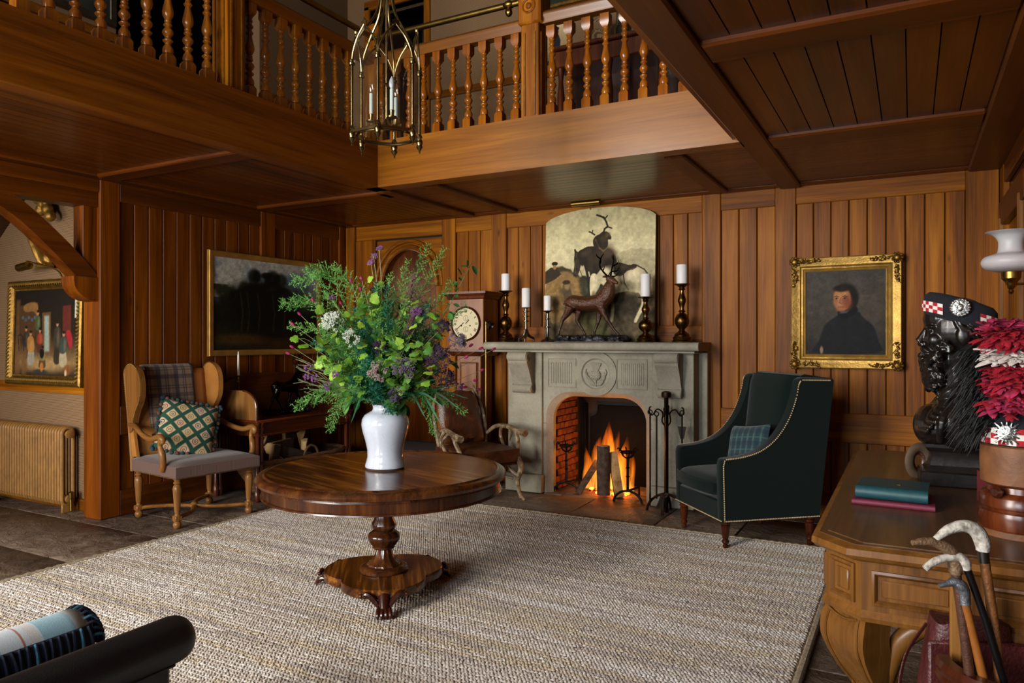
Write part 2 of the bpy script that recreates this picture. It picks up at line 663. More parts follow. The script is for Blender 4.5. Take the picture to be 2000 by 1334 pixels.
for a, b in ((-5.70, -5.56), (-5.56, -5.28), (-4.38, -4.21), (-3.77, -3.60), (-1.62, -1.46), (-1.006, -0.843), (0.361, 0.572)):
    d = 0.05 if a < -5.6 else 0.026
    piece(wall_back, 'post', a, b, YB - d, YB + 0.02, 0, 2.56 if a == -5.56 else ZC, 'panel_pine')
for a, b in ((-3.60, -3.42), (-1.66, -1.62)):
    piece(wall_back, 'side_board', a, b, YB - 0.01, YB + 0.02, 0, 1.40, 'panel_pine')

# arched doorway in the back wall
dr = MB()
ax0, ax1 = -5.26, -4.39
am, ah = (ax0 + ax1) / 2, (ax1 - ax0) / 2
out = [(ax0, 0), (ax0, 2.54), (ax1, 2.54), (ax1, 0)]
inn = [(ax1 - 0.07, 0), (ax1 - 0.07, 2.02)] + arc(am, 2.02, ah - 0.07, 0, PI, 20, 0.42)[1:] + [(ax0 + 0.07, 0)]
top = [(ax0, 2.02)] + [(ax0, 2.54), (ax1, 2.54), (ax1, 2.02)] + [p for p in arc(am, 2.02, ah - 0.07, 0, PI, 20, 0.42)]
MXZ = Matrix(((1, 0, 0, 0), (0, 0, -1, 0), (0, 1, 0, 0), (0, 0, 0, 1)))   # prism xy -> xz, height -> -y
door1 = obj('door_1', MB().prism(top, -YB - 0.10, -YB + 0.01, MXZ), 'panel_pine_x')
door1['kind'] = 'structure'
piece(door1, 'jamb', ax0, ax0 + 0.07, YB - 0.01, YB + 0.10, 0, 2.02, 'panel_pine')
piece(door1, 'jamb', ax1 - 0.07, ax1, YB - 0.01, YB + 0.10, 0, 2.02, 'panel_pine')
ring = MB()
for r0, t in ((0.0, 0.03), (0.07, 0.022)):
    pts = [(x, YB - 0.02, z) for x, z in arc(am, 2.02, ah - 0.06 + r0, 0.0, PI, 22, 0.43 + r0)]
    ring.tube(pts, t, 8)
obj('arch_moulding', ring, 'panel_pine_x', door1)
# room beyond the doorway
br = MB()
br.box(-6.9, -3.9, 8.5, 8.6, 0, ZC)
br.box(-7.0, -6.9, YB + 0.18, 7.05, 0, ZC)
br.box(-7.0, -6.9, 8.15, 8.6, 0, ZC)
br.box(-7.0, -6.9, 7.05, 8.15, 0, 0.9)
br.box(-7.0, -6.9, 7.05, 8.15, 2.5, ZC)
br.box(-3.9, -3.8, YB + 0.18, 8.6, 0, ZC)
br.box(-7.0, -5.7, YB + 0.1, YB + 0.18, 0, ZC)
struct('wall_back_room', br, 'panel_red')
struct('ceiling_back_room', MB().box(-7.0, -3.8, YB + 0.18, 8.6, ZC, ZC + 0.05), 'ceil_x')
cp = MB().box(-5.4, -4.2, 6.72, 8.4, -0.011, 0.012, 0.004)
tag(obj('runner_carpet', cp, 'red_carpet'), 'worn red carpet on the floor beyond the arched doorway', 'carpet')
dl = thing('panelled_door', 'open honey-coloured panelled door beyond the arched doorway', 'door', (-5.15, 7.9, 0), -0.35)
obj('door_leaf', MB().box(0, 0.85, -0.02, 0.02, 0.02, 2.05, 0.004), 'oak', dl)
for px in (0.09, 0.46):
    for pz, ph in ((0.15, 0.6), (0.85, 1.05)):
        obj('door_panel', MB().box(px, px + 0.3, -0.034, -0.018, pz, pz + ph, 0.012), 'oak', dl)
obj('door_knob', MB().ell((0.79, -0.06, 0.98), 0.03).tube([(0.79, -0.02, 0.98), (0.79, -0.06, 0.98)], 0.01), 'brass_old', dl)

# ---- left wall: panelled from the arch post to the corner
wl = MB()
wl.box(XL - 0.15, XL - 0.02, 3.60, YB + 0.1, 0, ZC)
wl.box(XL - 0.15, XL - 0.02, YF, 0.6, 0, ZC)
wl.box(XL - 0.15, XL - 0.02, 0.6, 3.6, 2.55, ZC)
wall_left = struct('wall_left', wl, 'dark_void')
RL = PI / 2      # local +y points to -x, so the front face looks to +x


def left_section(y0, y1, z0, z1, n):
    w = (y1 - y0) / n
    for i in range(n):
        board(wall_left, w, z1 - z0, 'panel_red', (XL, y0 + w * (i + 0.5), (z0 + z1) / 2), RL)


for a, b, n in ((3.724, 5.20, 11), (5.388, 6.336, 7)):
    left_section(a, b, 0.90, 2.57, n)
    left_section(a, b, 0.213, 0.66, n)
    piece(wall_left, 'rail', XL - 0.02, XL + 0.018, a, b, 0.66, 0.90, 'ceil_y')
    piece(wall_left, 'rail', XL - 0.02, XL + 0.018, a, b, 2.57, ZC, 'ceil_y')
    piece(wall_left, 'skirting', XL - 0.02, XL + 0.018, a, b, 0.0, 0.213, 'ceil_y')
piece(wall_left, 'post', XL - 0.2, XL + 0.022, 3.552, 3.724, 0, ZC, 'panel_red', 0.008)
piece(wall_left, 'post', XL - 0.02, XL + 0.022, 5.20, 5.388, 0, ZC, 'panel_red')
piece(wall_left, 'post', XL - 0.02, XL + 0.022, 6.336, 6.48, 0, ZC, 'panel_red')
# arch over the corridor opening
piece(wall_left, 'lintel', XL - 0.17, XL - 0.0, 0.6, 3.552, 2.50, 2.66, 'ceil_y')
piece(wall_left, 'rail', XL - 0.02, XL + 0.018, 0.6, 3.552, 2.62, ZC, 'ceil_y')
MYZ = Matrix(((0, 0, 1, 0), (1, 0, 0, 0), (0, 1, 0, 0), (0, 0, 0, 1)))    # prism xy -> yz, height -> x
up_ = [p[:2] for p in bez([(3.553, 1.93, 0), (3.53, 1.99, 0), (3.28, 2.235, 0), (2.95, 2.49, 0), (2.6, 2.63, 0)], 6)]
lo_ = [p[:2] for p in bez([(3.395, 1.93, 0), (3.15, 2.17, 0), (2.874, 2.385, 0), (2.55, 2.52, 0), (2.3, 2.56, 0)], 6)]
for mir in (0, 1):
    br0 = up_ + [(2.3, 2.63)] + lo_[::-1]
    if mir:
        br0 = [(4.15 - y_, z_) for y_, z_ in br0]
    obj('arch_brace', MB().prism(br0, XL - 0.155, XL - 0.012, MYZ), 'ceil_y', wall_left)
piece(wall_left, 'arch_upright', XL - 0.15, XL - 0.02, 3.44, 3.552, 1.93, 2.52, 'panel_red')
cb = [(3.552, 1.94), (3.36, 1.94), (3.36, 1.90)] + arc(3.552, 1.90, 0.19, PI, 1.5 * PI, 8, 0.15) + [(3.552, 1.75)]
obj('corbel', MB().prism(cb, XL - 0.17, XL + 0.0, MYZ), 'panel_red', wall_left)

# ---- corridor beyond the arch
struct('wall_corridor', MB().box(-8.8, XL - 0.15, 3.70, 3.80, 0, ZC), 'wallpaper')
cw = MB()
cw.box(-8.9, -8.8, -1.3, 3.8, 0, ZC)
cw.box(-8.9, -8.5, -1.3, -1.2, 0, ZC)
cw.box(-7.3, XL - 0.15, -1.3, -1.2, 0, ZC)
cw.box(-8.5, -7.3, -1.3, -1.2, 0, 0.8)
cw.box(-8.5, -7.3, -1.3, -1.2, 2.6, ZC)
struct('wall_corridor_side', cw, 'wallpaper')
sl = MB()
sl.add([(-7.44, 3.71, 2.40), (-6.98, 3.71, 2.75), (-6.98, 0.4, 2.75), (-7.44, 0.4, 2.40), (-8.8, 3.71, 1.37), (-8.8, 0.4, 1.37)], [(0, 1, 2, 3), (0, 3, 5, 4)])
so = struct('ceiling_corridor_slope', sl, 'wallpaper')
solid(so, 0.02)
struct('ceiling_corridor', MB().box(-8.9, XL - 0.02, -1.3, 3.8, ZC, ZC + 0.05), 'ceil_y')
dm = MB()
dm.sweep([(0, 0), (0.05, 0.0), (0.05, 0.03), (0.03, 0.05), (0.03, 0.085), (0, 0.085)], [(-8.8, 3.70), (-5.85, 3.70)], False)
o = obj('trim_1', dm, 'panel_pine_x', None, (0, 0, 0.985))
o['kind'] = 'structure'
o = obj('baseboard_corridor', MB().box(-8.8, XL - 0.2, 3.675, 3.70, 0, 0.10, 0.006), 'panel_pine_x')
o['kind'] = 'structure'

# ---- right wall with a panelled door frame
wr = MB().box(XR + 0.02, XR + 0.15, YF, YB + 0.1, 0, ZT)
wall_right = struct('wall_right', wr, 'mahogany_dark')
nb = 0
y = 3.0
while y < 4.95:
    board(wall_right, 0.14, 1.75, 'panel_pine', (XR, y, 1.7), -PI / 2)
    board(wall_right, 0.14, 0.63, 'panel_pine', (XR, y, 0.52), -PI / 2)
    y += 0.14
piece(wall_right, 'rail', XR - 0.018, XR + 0.02, 2.9, 6.45, 2.57, ZC, 'ceil_y')
piece(wall_right, 'post', XR - 0.022, XR + 0.02, 6.28, 6.5, 0, ZC, 'panel_pine')
piece(wall_right, 'rail', XR - 0.018, XR + 0.02, 2.9, 5.0, 0.0, 0.21, 'ceil_y')
door2 = obj('door_2', MB().box(XR - 0.004, XR + 0.02, 5.2, 6.12, 0, 2.25, 0.004), 'panel_pine')
door2['kind'] = 'structure'
piece(door2, 'jamb', XR - 0.035, XR + 0.01, 5.06, 5.2, 0, 2.25, 'panel_pine')
piece(door2, 'jamb', XR - 0.035, XR + 0.01, 6.12, 6.26, 0, 2.25, 'panel_pine')
piece(door2, 'jamb_bead', XR - 0.06, XR - 0.02, 5.12, 5.16, 0, 2.3, 'oak')
piece(door2, 'jamb_bead', XR - 0.06, XR - 0.02, 6.15, 6.19, 0, 2.3, 'oak')
piece(door2, 'lintel', XR - 0.05, XR + 0.01, 5.02, 6.3, 2.25, 2.42, 'ceil_y')
for a in (5.27, 5.69):
    piece(door2, 'door_panel', XR - 0.016, XR, a, a + 0.34, 1.0, 2.1, 'panel_pine', 0.01)
    piece(door2, 'door_panel', XR - 0.016, XR, a, a + 0.34, 0.2, 0.85, 'panel_pine', 0.01)

# ---- front wall behind the camera, with the tall hall window
wf = MB()
W1, W2 = (-5.3, -2.9, 0.75, 4.5), (-2.1, -0.5, 0.85, 2.45)
wf.box(XL - 0.15, W1[0], YF - 0.15, YF, 0, ZT)
wf.box(W1[1], W2[0], YF - 0.15, YF, 0, ZT)
wf.box(W2[1], XR + 0.15, YF - 0.15, YF, 0, ZT)
for w_ in (W1, W2):
    wf.box(w_[0], w_[1], YF - 0.15, YF, 0, w_[2])
    wf.box(w_[0], w_[1], YF - 0.15, YF, w_[3], ZT)
struct('wall_front', wf, 'panel_red')
for i, (wx0, wx1, wz0, wz1) in enumerate((W1, W2)):
    win = obj('window_%d' % (i + 1), MB().box(wx0, wx1, YF - 0.11, YF - 0.03, wz0, wz0 + 0.07).box(wx0, wx1, YF - 0.11, YF - 0.03, wz1 - 0.07, wz1).box(wx0, wx0 + 0.07, YF - 0.11, YF - 0.03, wz0, wz1).box(wx1 - 0.07, wx1, YF - 0.11, YF - 0.03, wz0, wz1), 'white_frame')
    win['kind'] = 'structure'
    nv, nh = ((4, 5), (3, 3))[i]
    for k in range(1, nv):
        x = wx0 + (wx1 - wx0) * k / nv
        piece(win, 'mullion', x - 0.03, x + 0.03, YF - 0.10, YF - 0.04, wz0, wz1, 'white_frame', 0.004)
    for k in range(1, nh):
        z = wz0 + (wz1 - wz0) * k / nh
        piece(win, 'transom', wx0, wx1, YF - 0.10, YF - 0.04, z - 0.025, z + 0.025, 'white_frame', 0.004)

# ---- upper storey walls and ceiling
ub = MB()
ub.box(XL, -5.36, YB, YB + 0.15, ZC, ZT)
ub.box(-4.62, XR, YB, YB + 0.15, ZC, ZT)
ub.box(-5.36, -4.62, YB, YB + 0.15, 5.15, ZT)
struct('wall_back_upper', ub, 'wallpaper')
ul = MB()
ul.box(XL - 0.15, XL, YF, 3.70, ZC, ZT)
ul.box(XL - 0.15, XL, 5.2, YB, ZC, ZT)
ul.box(XL - 0.15, XL, 3.7, 5.2, 5.0, ZT)
struct('wall_left_upper', ul, 'wallpaper')
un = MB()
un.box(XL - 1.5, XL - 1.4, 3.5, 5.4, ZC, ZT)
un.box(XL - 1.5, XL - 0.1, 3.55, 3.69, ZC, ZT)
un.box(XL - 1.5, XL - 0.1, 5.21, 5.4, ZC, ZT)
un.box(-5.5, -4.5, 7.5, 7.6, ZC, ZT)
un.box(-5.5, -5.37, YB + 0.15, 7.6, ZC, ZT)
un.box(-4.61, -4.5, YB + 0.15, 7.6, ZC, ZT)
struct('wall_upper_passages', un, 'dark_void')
struct('ceiling_upper', MB().box(-7.3, XR + 0.2, YF - 0.1, 7.6, ZT, ZT + 0.1), 'plaster')
struct('floor_gallery', MB().box(-7.2, GX - 0.06, YF, 7.6, ZC + 0.06, ZF).box(GX - 0.06, XR + 0.1, GY + 0.06, 7.6, ZC + 0.06, ZF).box(GR + 0.06, XR + 0.1, YF, GY + 0.06, ZC + 0.06, ZF), 'panel_red')
for i, (p0, p1, zz) in enumerate((((-4.62, YB), (XR, YB), 4.02), ((XL, YF), (XL, 3.70), 3.86), ((XL, 5.2), (XL, YB), 3.86))):
    mb = MB()
    mb.sweep([(0, 0), (0.03, 0), (0.03, 0.05), (0.015, 0.075), (0, 0.075)], [p0, p1], False)
    o = obj('trim_%d' % (i + 2), mb, 'fascia_x', None, (0, 0, zz))
    o['kind'] = 'structure'
for i, (x0, x1, y0, y1) in enumerate(((-5.44, -5.36, YB - 0.03, YB + 0.1), (-4.62, -4.54, YB - 0.03, YB + 0.1))):
    o = obj('trim_%d' % (i + 5), MB().box(x0, x1, y0, y1, ZF, 5.2, 0.01), 'panel_pine')
    o['kind'] = 'structure'
o = obj('trim_7', MB().box(-5.44, -4.54, YB - 0.03, YB + 0.1, 5.15, 5.26, 0.01), 'panel_pine_x')
o['kind'] = 'structure'

# ---- ceiling under the gallery: boards and joists
ce = MB()
ce.box(XL, GX, YF, YB, ZC + 0.02, ZC + 0.06)
ce.box(GX, XR, GY, YB, ZC + 0.02, ZC + 0.06)
ce.box(GR, XR, YF, GY, ZC + 0.02, ZC + 0.06)
ceiling = struct('ceiling', ce, 'dark_void')


def ceil_board_y(x, w, y0, y1):      # length along y, facing down
    board(ceiling, w, y1 - y0, 'ceil_y0', (x, (y0 + y1) / 2, ZC), (-PI / 2, 0, 0), 'ceiling_board')


def ceil_board_x(y, w, x0, x1):
    board(ceiling, w, x1 - x0, 'ceil_y0', ((x0 + x1) / 2, y, ZC), (-PI / 2, 0, PI / 2), 'ceiling_board')


wood('ceil_y0', '#321300', '#522500', '#683404', 2, 0.34, 7, 0.16, coat=0.15)
wbd = 0.094
x = XL + 0.20
while x < GX - 0.04:
    for a, b in ((1.2, 3.45), (3.62, 5.03), (5.20, 6.42)):
        ceil_board_y(x, wbd, a, b)
    x += wbd
y = GY + 0.16
while y < YB - 0.1:
    for a, b in ((-3.92, -3.56), (-3.42, -1.52), (-1.38, -0.97), (-0.80, 0.37)):
        ceil_board_x(y, wbd, a, b)
    y += wbd
w9 = (0.37 + 0.80) / 9
for i in range(9):
    for a, b in ((0.2, 1.62), (1.84, 3.155), (3.375, 4.83)):
        ceil_board_y(-0.80 + w9 * (i + 0.5), w9, a, b)
zj = ZC - 0.045
for a, b in ((3.45, 3.62), (5.03, 5.20)):
    piece(ceiling, 'joist', XL + 0.14, GX, a, b, zj, ZC + 0.02, 'ceil_x', 0.01)
piece(ceiling, 'wall_plate', XL + 0.0, XL + 0.15, 0.8, YB, zj + 0.012, ZC + 0.02, 'ceil_y', 0.012)
piece(ceiling, 'wall_plate', XL + 0.15, XR, YB - 0.11, YB, zj + 0.012, ZC + 0.02, 'ceil_x', 0.012)
for a, b in ((-4.08, -3.92), (-3.56, -3.42), (-1.52, -1.38)):
    piece(ceiling, 'joist', a, b, GY + 0.1, YB - 0.1, zj, ZC + 0.02, 'ceil_y', 0.01)
piece(ceiling, 'beam', GR, -0.80, YF, YB - 0.05, 2.70, ZC + 0.05, 'ceil_y', 0.012)
piece(ceiling, 'beam', 0.37, XR, YF, YB - 0.05, 2.70, ZC + 0.05, 'ceil_y', 0.012)
for a, b in ((1.62, 1.84), (3.155, 3.375), (4.83, 5.07)):
    piece(ceiling, 'joist', -0.80, 0.37, a, b, 2.705, ZC + 0.02, 'ceil_x', 0.012)

# ---- gallery fascias
fb = MB()
fb.sweep([(0, 2.70), (0.012, 2.72), (0.012, 2.735), (0, 2.745), (0, 3.045), (0.008, 3.052), (0.008, 3.072), (0.0, 3.08), (-0.14, 3.08), (-0.14, 2.70)], [(GR + 0.02, GY), (GX, GY)], False)
o = obj('trim_8', fb, 'fascia_x')
o['kind'] = 'structure'
fy = MB()
fy.sweep([(0, 2.70), (0.012, 2.72), (0.012, 2.735), (0, 2.745), (0, 3.045), (0.008, 3.052), (0.008, 3.072), (0.0, 3.08), (-0.14, 3.08), (-0.14, 2.70)], [(GX, GY), (GX, YF)], False)
o = obj('trim_9', fy, 'fascia_y')
o['kind'] = 'structure'
o = obj('trim_10', MB().box(GR - 0.03, GR - 0.001, YF, GY - 0.001, 2.72, 3.08), 'fascia_y')
o['kind'] = 'structure'
o = obj('trim_11', MB().box(GX - 0.02, GX + 0.025, GY - 0.03, GY + 0.02, 2.99, 3.09, 0.006), 'fascia_x')
o['kind'] = 'structure'

# ---- balustrades
BP = [(0.030, 0.0), (0.033, 0.018), (0.030, 0.036), (0.019, 0.052), (0.017, 0.060), (0.020, 0.066), (0.030, 0.076), (0.031, 0.082), (0.022, 0.090), (0.017, 0.098), (0.019, 0.106), (0.029, 0.118), (0.034, 0.132), (0.029, 0.146), (0.019, 0.158), (0.016, 0.164), (0.023, 0.170), (0.026, 0.178), (0.022, 0.186), (0.016, 0.190), (0.021, 0.196), (0.021, 0.204), (0.016, 0.208), (0.024, 0.222), (0.032, 0.238), (0.034, 0.256), (0.031, 0.276), (0.024, 0.304), (0.018, 0.334), (0.016, 0.346), (0.022, 0.352), (0.027, 0.361), (0.022, 0.370), (0.016, 0.378), (0.016, 0.390), (0.023, 0.398), (0.027, 0.407), (0.022, 0.416), (0.016, 0.424), (0.017, 0.436), (0.023, 0.443), (0.019, 0.452), (0.016, 0.462), (0.021, 0.468), (0.024, 0.476), (0.020, 0.484)]
bb = MB()
bw = 0.034


def tomb(mb, z0, z1, up):
    zc = z1 - 0.028 if up else z0 + 0.028
    a, b = bw, bw * 0.55
    lv = [(a, z0), (a, zc), (b, z1)] if up else [(b, z0), (a, zc), (a, z1)]
    vs = [(sx * q, sy * q, z) for q, z in lv for sx, sy in ((-1, -1), (1, -1), (1, 1), (-1, 1))]
    fs = [(3, 2, 1, 0), (8, 9, 10, 11)] + [(k * 4 + i, k * 4 + (i + 1) % 4, k * 4 + 4 + (i + 1) % 4, k * 4 + 4 + i) for k in (0, 1) for i in range(4)]
    mb.add(vs, fs)


tomb(bb, 0.0, 0.135, True)
bb.lathe([(r, z + 0.128) for r, z in BP], 16)
tomb(bb, 0.605, 0.70, False)
BAL = bb.mesh('baluster', 'baluster_wood', 45)


def newel(parent, x, y):
    mb = MB()
    mb.box(x - 0.075, x + 0.075, y - 0.075, y + 0.075, 3.0, 3.86, 0.006)
    o = obj('newel_post', mb, 'panel_pine', parent)
    q = MB()
    for sx, sy in ((0, -1), (1, 0)):
        for a, b in ((-0.05, -0.036), (0.036, 0.05)):
            if sx:
                q.box(x + 0.073, x + 0.083, y + a, y + b, 3.12, 3.74)
            else:
                q.box(x + a, x + b, y - 0.083, y - 0.073, 3.12, 3.74)
    obj('panel_moulding', q, 'fascia_x', o)
    obj('newel_base', MB().box(x - 0.10, x + 0.10, y - 0.10, y + 0.10, 2.96, 3.07, 0.012), 'panel_pine', o)
    obj('newel_cap', MB().box(x - 0.095, x + 0.095, y - 0.095, y + 0.095, 3.80, 4.06, 0.014), 'panel_pine', o)
    ro = MB().tube([(x + 0.05 * math.cos(a), y - 0.097, 3.93 + 0.05 * math.sin(a)) for a in [2 * PI * k / 16 for k in range(16)]], 0.008, 6, True)
    ro.ell((x, y - 0.097, 3.93), (0.025, 0.012, 0.025), 10, 6)
    obj('rosette', ro, 'panel_pine', o)


bl = thing('balustrade', 'turned wooden balustrade of the left gallery with panelled newel post', 'balustrade', (0, 0, 0))
bx = GX - 0.028
for i in range(9):
    link('baluster', BAL, bl, (bx, 3.236 - 0.1425 * i, 3.08))
for i in range(8):
    link('baluster', BAL, bl, (bx, 3.585 + 0.1435 * i, 3.08))
newel(bl, bx, 3.41)
hr = [(0.0, 0), (0.04, 0.0), (0.045, 0.035), (0.055, 0.05), (0.055, 0.075), (0.035, 0.095), (-0.035, 0.095), (-0.055, 0.075), (-0.055, 0.05), (-0.045, 0.035), (-0.04, 0)]
mb = MB()
mb.sweep([(a, b + 3.775) for a, b in hr], [(bx, 3.34), (bx, YF)], False)
mb.sweep([(a, b + 3.775) for a, b in hr], [(bx, GY + 0.06), (bx, 3.48)], False)
obj('handrail', mb, 'fascia_y', bl)
br_ = MB().tube([(bx, 3.48, 4.02), (bx, GY + 0.06, 4.02)], 0.024, 12)
obj('brass_rail', br_, 'brass_rail', bl)
b2 = thing('balustrade', 'turned wooden balustrade of the back gallery above the fireplace', 'balustrade', (0, 0, 0))
by = GY + 0.028
for i in range(10):
    link('baluster', BAL, b2, (-2.652 - 0.1445 * i, by, 3.08))
for i in range(11):
    link('baluster', BAL, b2, (-2.352 + 0.1425 * i, by, 3.08))
newel(b2, -2.50, by)
mb = MB()
mb.sweep([(a, b + 3.775) for a, b in hr], [(-2.57, by), (GX - 0.02, by)], False)
mb.sweep([(a, b + 3.80) for a, b in hr], [(GR + 0.1, by), (-2.43, by)], False)
obj('handrail', mb, 'fascia_x', b2)
mb = MB().tube([(-2.57, by, 4.02), (GX - 0.06, by, 4.02)], 0.024, 12)
obj('brass_rail', mb, 'brass_rail', b2)
mb = MB().ell((-2.72, by, 4.02), (0.055, 0.04, 0.03), 10, 6).tube([(-2.72, by, 4.05), (-2.72, by, 4.16)], 0.012, 8).ell((-2.72, by, 3.965), (0.03, 0.03, 0.035), 8, 6)
obj('rail_bracket', mb, 'brass_old', b2)
cn = MB().box(bx - 0.06, bx + 0.06, by - 0.06, by + 0.06, 3.08, 3.98, 0.006).ell((bx, by, 4.08), 0.065, 14, 10)
obj('corner_post', cn, 'panel_pine', b2)
# ================================================================ RUG
m = NT('jute')
at = m.n('ShaderNodeVertexColor', layer_name='Col')
nz = m.noise(m.coord(), 160, 2)
m.p(col=m.mix(at.outputs[0], lin('#6a5a48'), m.math('MULTIPLY', nz, 0.2)), rough=0.85, spec=0.2)
plain('jute_edge', '#a8977e', 0.9, 0, 0.3, 60, 0.5, 150)


def make_rug():
    x0, x1, y0, y1 = -4.74, -0.40, 0.6, 5.43
    root = thing('braided_rug', 'large striped beige braided jute rug under the round table', 'rug', (0, 0, 0))
    obj('backing', MB().box(x0, x1, y0, y1, 0.002, 0.012, 0.003), 'jute_edge', root)
    pitch, step = 0.027, 0.019
    nr = int((y1 - y0 - 0.06) / pitch)
    nc = int((x1 - x0 - 0.10) / step)
    r, c, h = np.meshgrid(np.arange(nr), np.arange(nc), (0, 1), indexing='ij')
    r, c, h = r.ravel(), c.ravel(), h.ravel()
    n = len(r)
    cx = x0 + 0.06 + (c + 0.5 * h) * step + RNG.normal(0, 0.0015, n)
    cy = y0 + 0.035 + (r + 0.25 + 0.5 * h) * pitch + RNG.normal(0, 0.001, n) + 0.006 * np.sin(cx * 2.1 + r * 0.05)
    cz = 0.016 + RNG.normal(0, 0.0012, n)
    ang = np.where(h == 0, 0.62, -0.62) + RNG.normal(0, 0.12, n)
    L, Wd, Ht = 0.0138, 0.0074, 0.0068
    base = np.array([(-L, 0, 0), (0, -Wd, 0), (L, 0, 0), (0, Wd, 0), (-0.4 * L, 0, Ht), (0.4 * L, 0, Ht)])
    tri = np.array([(0, 1, 4), (1, 5, 4), (1, 2, 5), (2, 3, 5), (3, 4, 5), (3, 0, 4)])
    ca, sa = np.cos(ang), np.sin(ang)
    V = np.empty((n, 6, 3), np.float32)
    V[:, :, 0] = cx[:, None] + base[:, 0] * ca[:, None] - base[:, 1] * sa[:, None]
    V[:, :, 1] = cy[:, None] + base[:, 0] * sa[:, None] + base[:, 1] * ca[:, None]
    V[:, :, 2] = cz[:, None] + base[:, 2]
    F = (tri[None] + (np.arange(n) * 6)[:, None, None]).reshape(-1, 3)
    me = bpy.data.meshes.new('weave')
    me.vertices.add(n * 6)
    me.vertices.foreach_set('co', V.ravel())
    me.loops.add(len(F) * 3)
    me.loops.foreach_set('vertex_index', F.ravel().astype(np.int32))
    me.polygons.add(len(F))
    me.polygons.foreach_set('loop_start', np.arange(0, len(F) * 3, 3, dtype=np.int32))
    me.polygons.foreach_set('use_smooth', np.ones(len(F), bool))
    me.update(calc_edges=True)
    # dyed yarn: colour runs along each braid in long streaks, and the braids band into stripes
    pal = np.array([lin('#e4dbd2'), lin('#dcd1c7'), lin('#d7c7b0'), lin('#cbbeb2'), lin('#c2b8b3'), lin('#ebe5df')])
    wts = np.empty((nr, nc), int)
    band = RNG.random(nr // 3 + 2)
    for i in range(nr):
        j = 0
        b = band[i // 3]
        pr = np.array([0.34, 0.25, 0.12, 0.06, 0.05, 0.18]) if b > 0.45 else np.array([0.12, 0.25, 0.26, 0.19, 0.15, 0.03])
        while j < nc:
            k = int(RNG.integers(8, 50))
            wts[i, j:j + k] = RNG.choice(6, p=pr)
            j += k
    col = pal[wts[r, c]]
    col = np.minimum(0.95, col * (0.86 + 0.28 * RNG.random((n, 1))))
    buf = np.ones((n, 6, 4), np.float32)
    buf[:, :, :3] = col[:, None, :]
    ca_ = me.color_attributes.new('Col', 'FLOAT_COLOR', 'POINT')
    ca_.data.foreach_set('color', buf.ravel())
    me.materials.append(MATS['jute'])
    o = link('weave', me, root)
    o['kind'] = 'stuff'
    # bound edge
    for nm, p0, p1 in (('edge_braid', (x0 + 0.02, y0), (x0 + 0.02, y1)), ('edge_braid', (x1 - 0.02, y0), (x1 - 0.02, y1)), ('edge_braid', (x0, y1 - 0.012), (x1, y1 - 0.012))):
        k = 160
        pts = [(p0[0] + (p1[0] - p0[0]) * i / k, p0[1] + (p1[1] - p0[1]) * i / k, 0.014 + 0.003 * (i % 2)) for i in range(k + 1)]
        obj(nm, MB().tube(pts, [0.015 + 0.003 * (i % 2) for i in range(k + 1)], 6, flat=0.6), 'jute_edge', root)


make_rug()

# ================================================================ ROUND TABLE
TX, TY = -2.615, 3.285
RZ = 0.020                      # the rug's top, on which things stand
tb = thing('pedestal_table', 'round polished rosewood pedestal table on lobed base with claw feet', 'table', (TX, TY, RZ), math.radians(-51.4))
zt = 0.70
obj('table_top', MB().lathe([(0.0, zt - 0.03), (0.60, zt - 0.03), (0.635, zt - 0.02), (0.635, zt), (0.0, zt)][1:], 96), 'rosewood', tb, rot=math.radians(35))
rim = [(0.625, zt - 0.028), (0.636, zt + 0.001), (0.642, zt + 0.005), (0.648, zt + 0.001), (0.652, zt - 0.003), (0.668, zt - 0.004), (0.684, zt - 0.012), (0.692, zt - 0.026), (0.688, zt - 0.04), (0.676, zt - 0.046), (0.66, zt - 0.05), (0.625, zt - 0.05)]
obj('rim_moulding', MB().lathe(rim, 96, cap=False), 'rosewood_z', tb)
obj('apron', MB().lathe([(0.60, zt - 0.05), (0.665, zt - 0.048), (0.668, zt - 0.056), (0.658, zt - 0.06), (0.655, zt - 0.105), (0.663, zt - 0.11), (0.665, zt - 0.117), (0.655, zt - 0.12), (0.60, zt - 0.12)], 96, cap=False), 'rosewood_z', tb)
obj('bearer', MB().box(-0.3, 0.3, -0.06, 0.06, zt - 0.14, zt - 0.03, 0.01).lathe([(0.12, zt - 0.17), (0.16, zt - 0.12), (0.16, zt - 0.03)], 32), 'rosewood_z', tb)
petal = lambda k, amp: (lambda a, z: 1 - amp * abs(math.sin(k * a / 2)) ** 0.6 * 0 - amp * (0.5 - 0.5 * math.cos(k * a)))
obj('column', MB().lathe([(0.075, 0.60), (0.058, 0.56), (0.045, 0.49), (0.046, 0.45), (0.056, 0.415), (0.069, 0.39), (0.071, 0.377), (0.066, 0.364), (0.048, 0.35), (0.044, 0.345)], 48, mod=lambda a, z: 1 - 0.05 * abs(math.sin(6 * a))), 'rosewood_z', tb, ang=50)
obj('column_bulb', MB().lathe([(0.044, 0.35), (0.07, 0.345), (0.088, 0.332), (0.093, 0.318), (0.088, 0.298), (0.072, 0.275), (0.06, 0.262), (0.064, 0.257), (0.055, 0.25), (0.042, 0.254)], 64, mod=lambda a, z: 1 - 0.07 * (1 - abs(math.cos(3 * a))) ** 2), 'rosewood_z', tb, ang=60)
obj('leaf_cone', MB().lathe([(0.040, 0.26), (0.046, 0.235), (0.055, 0.208), (0.07, 0.185), (0.09, 0.172), (0.097, 0.165), (0.096, 0.158), (0.08, 0.154)], 72, mod=lambda a, z: 1 - 0.07 * abs(math.sin(6 * a)) ** 0.5), 'rosewood_z', tb, ang=60)
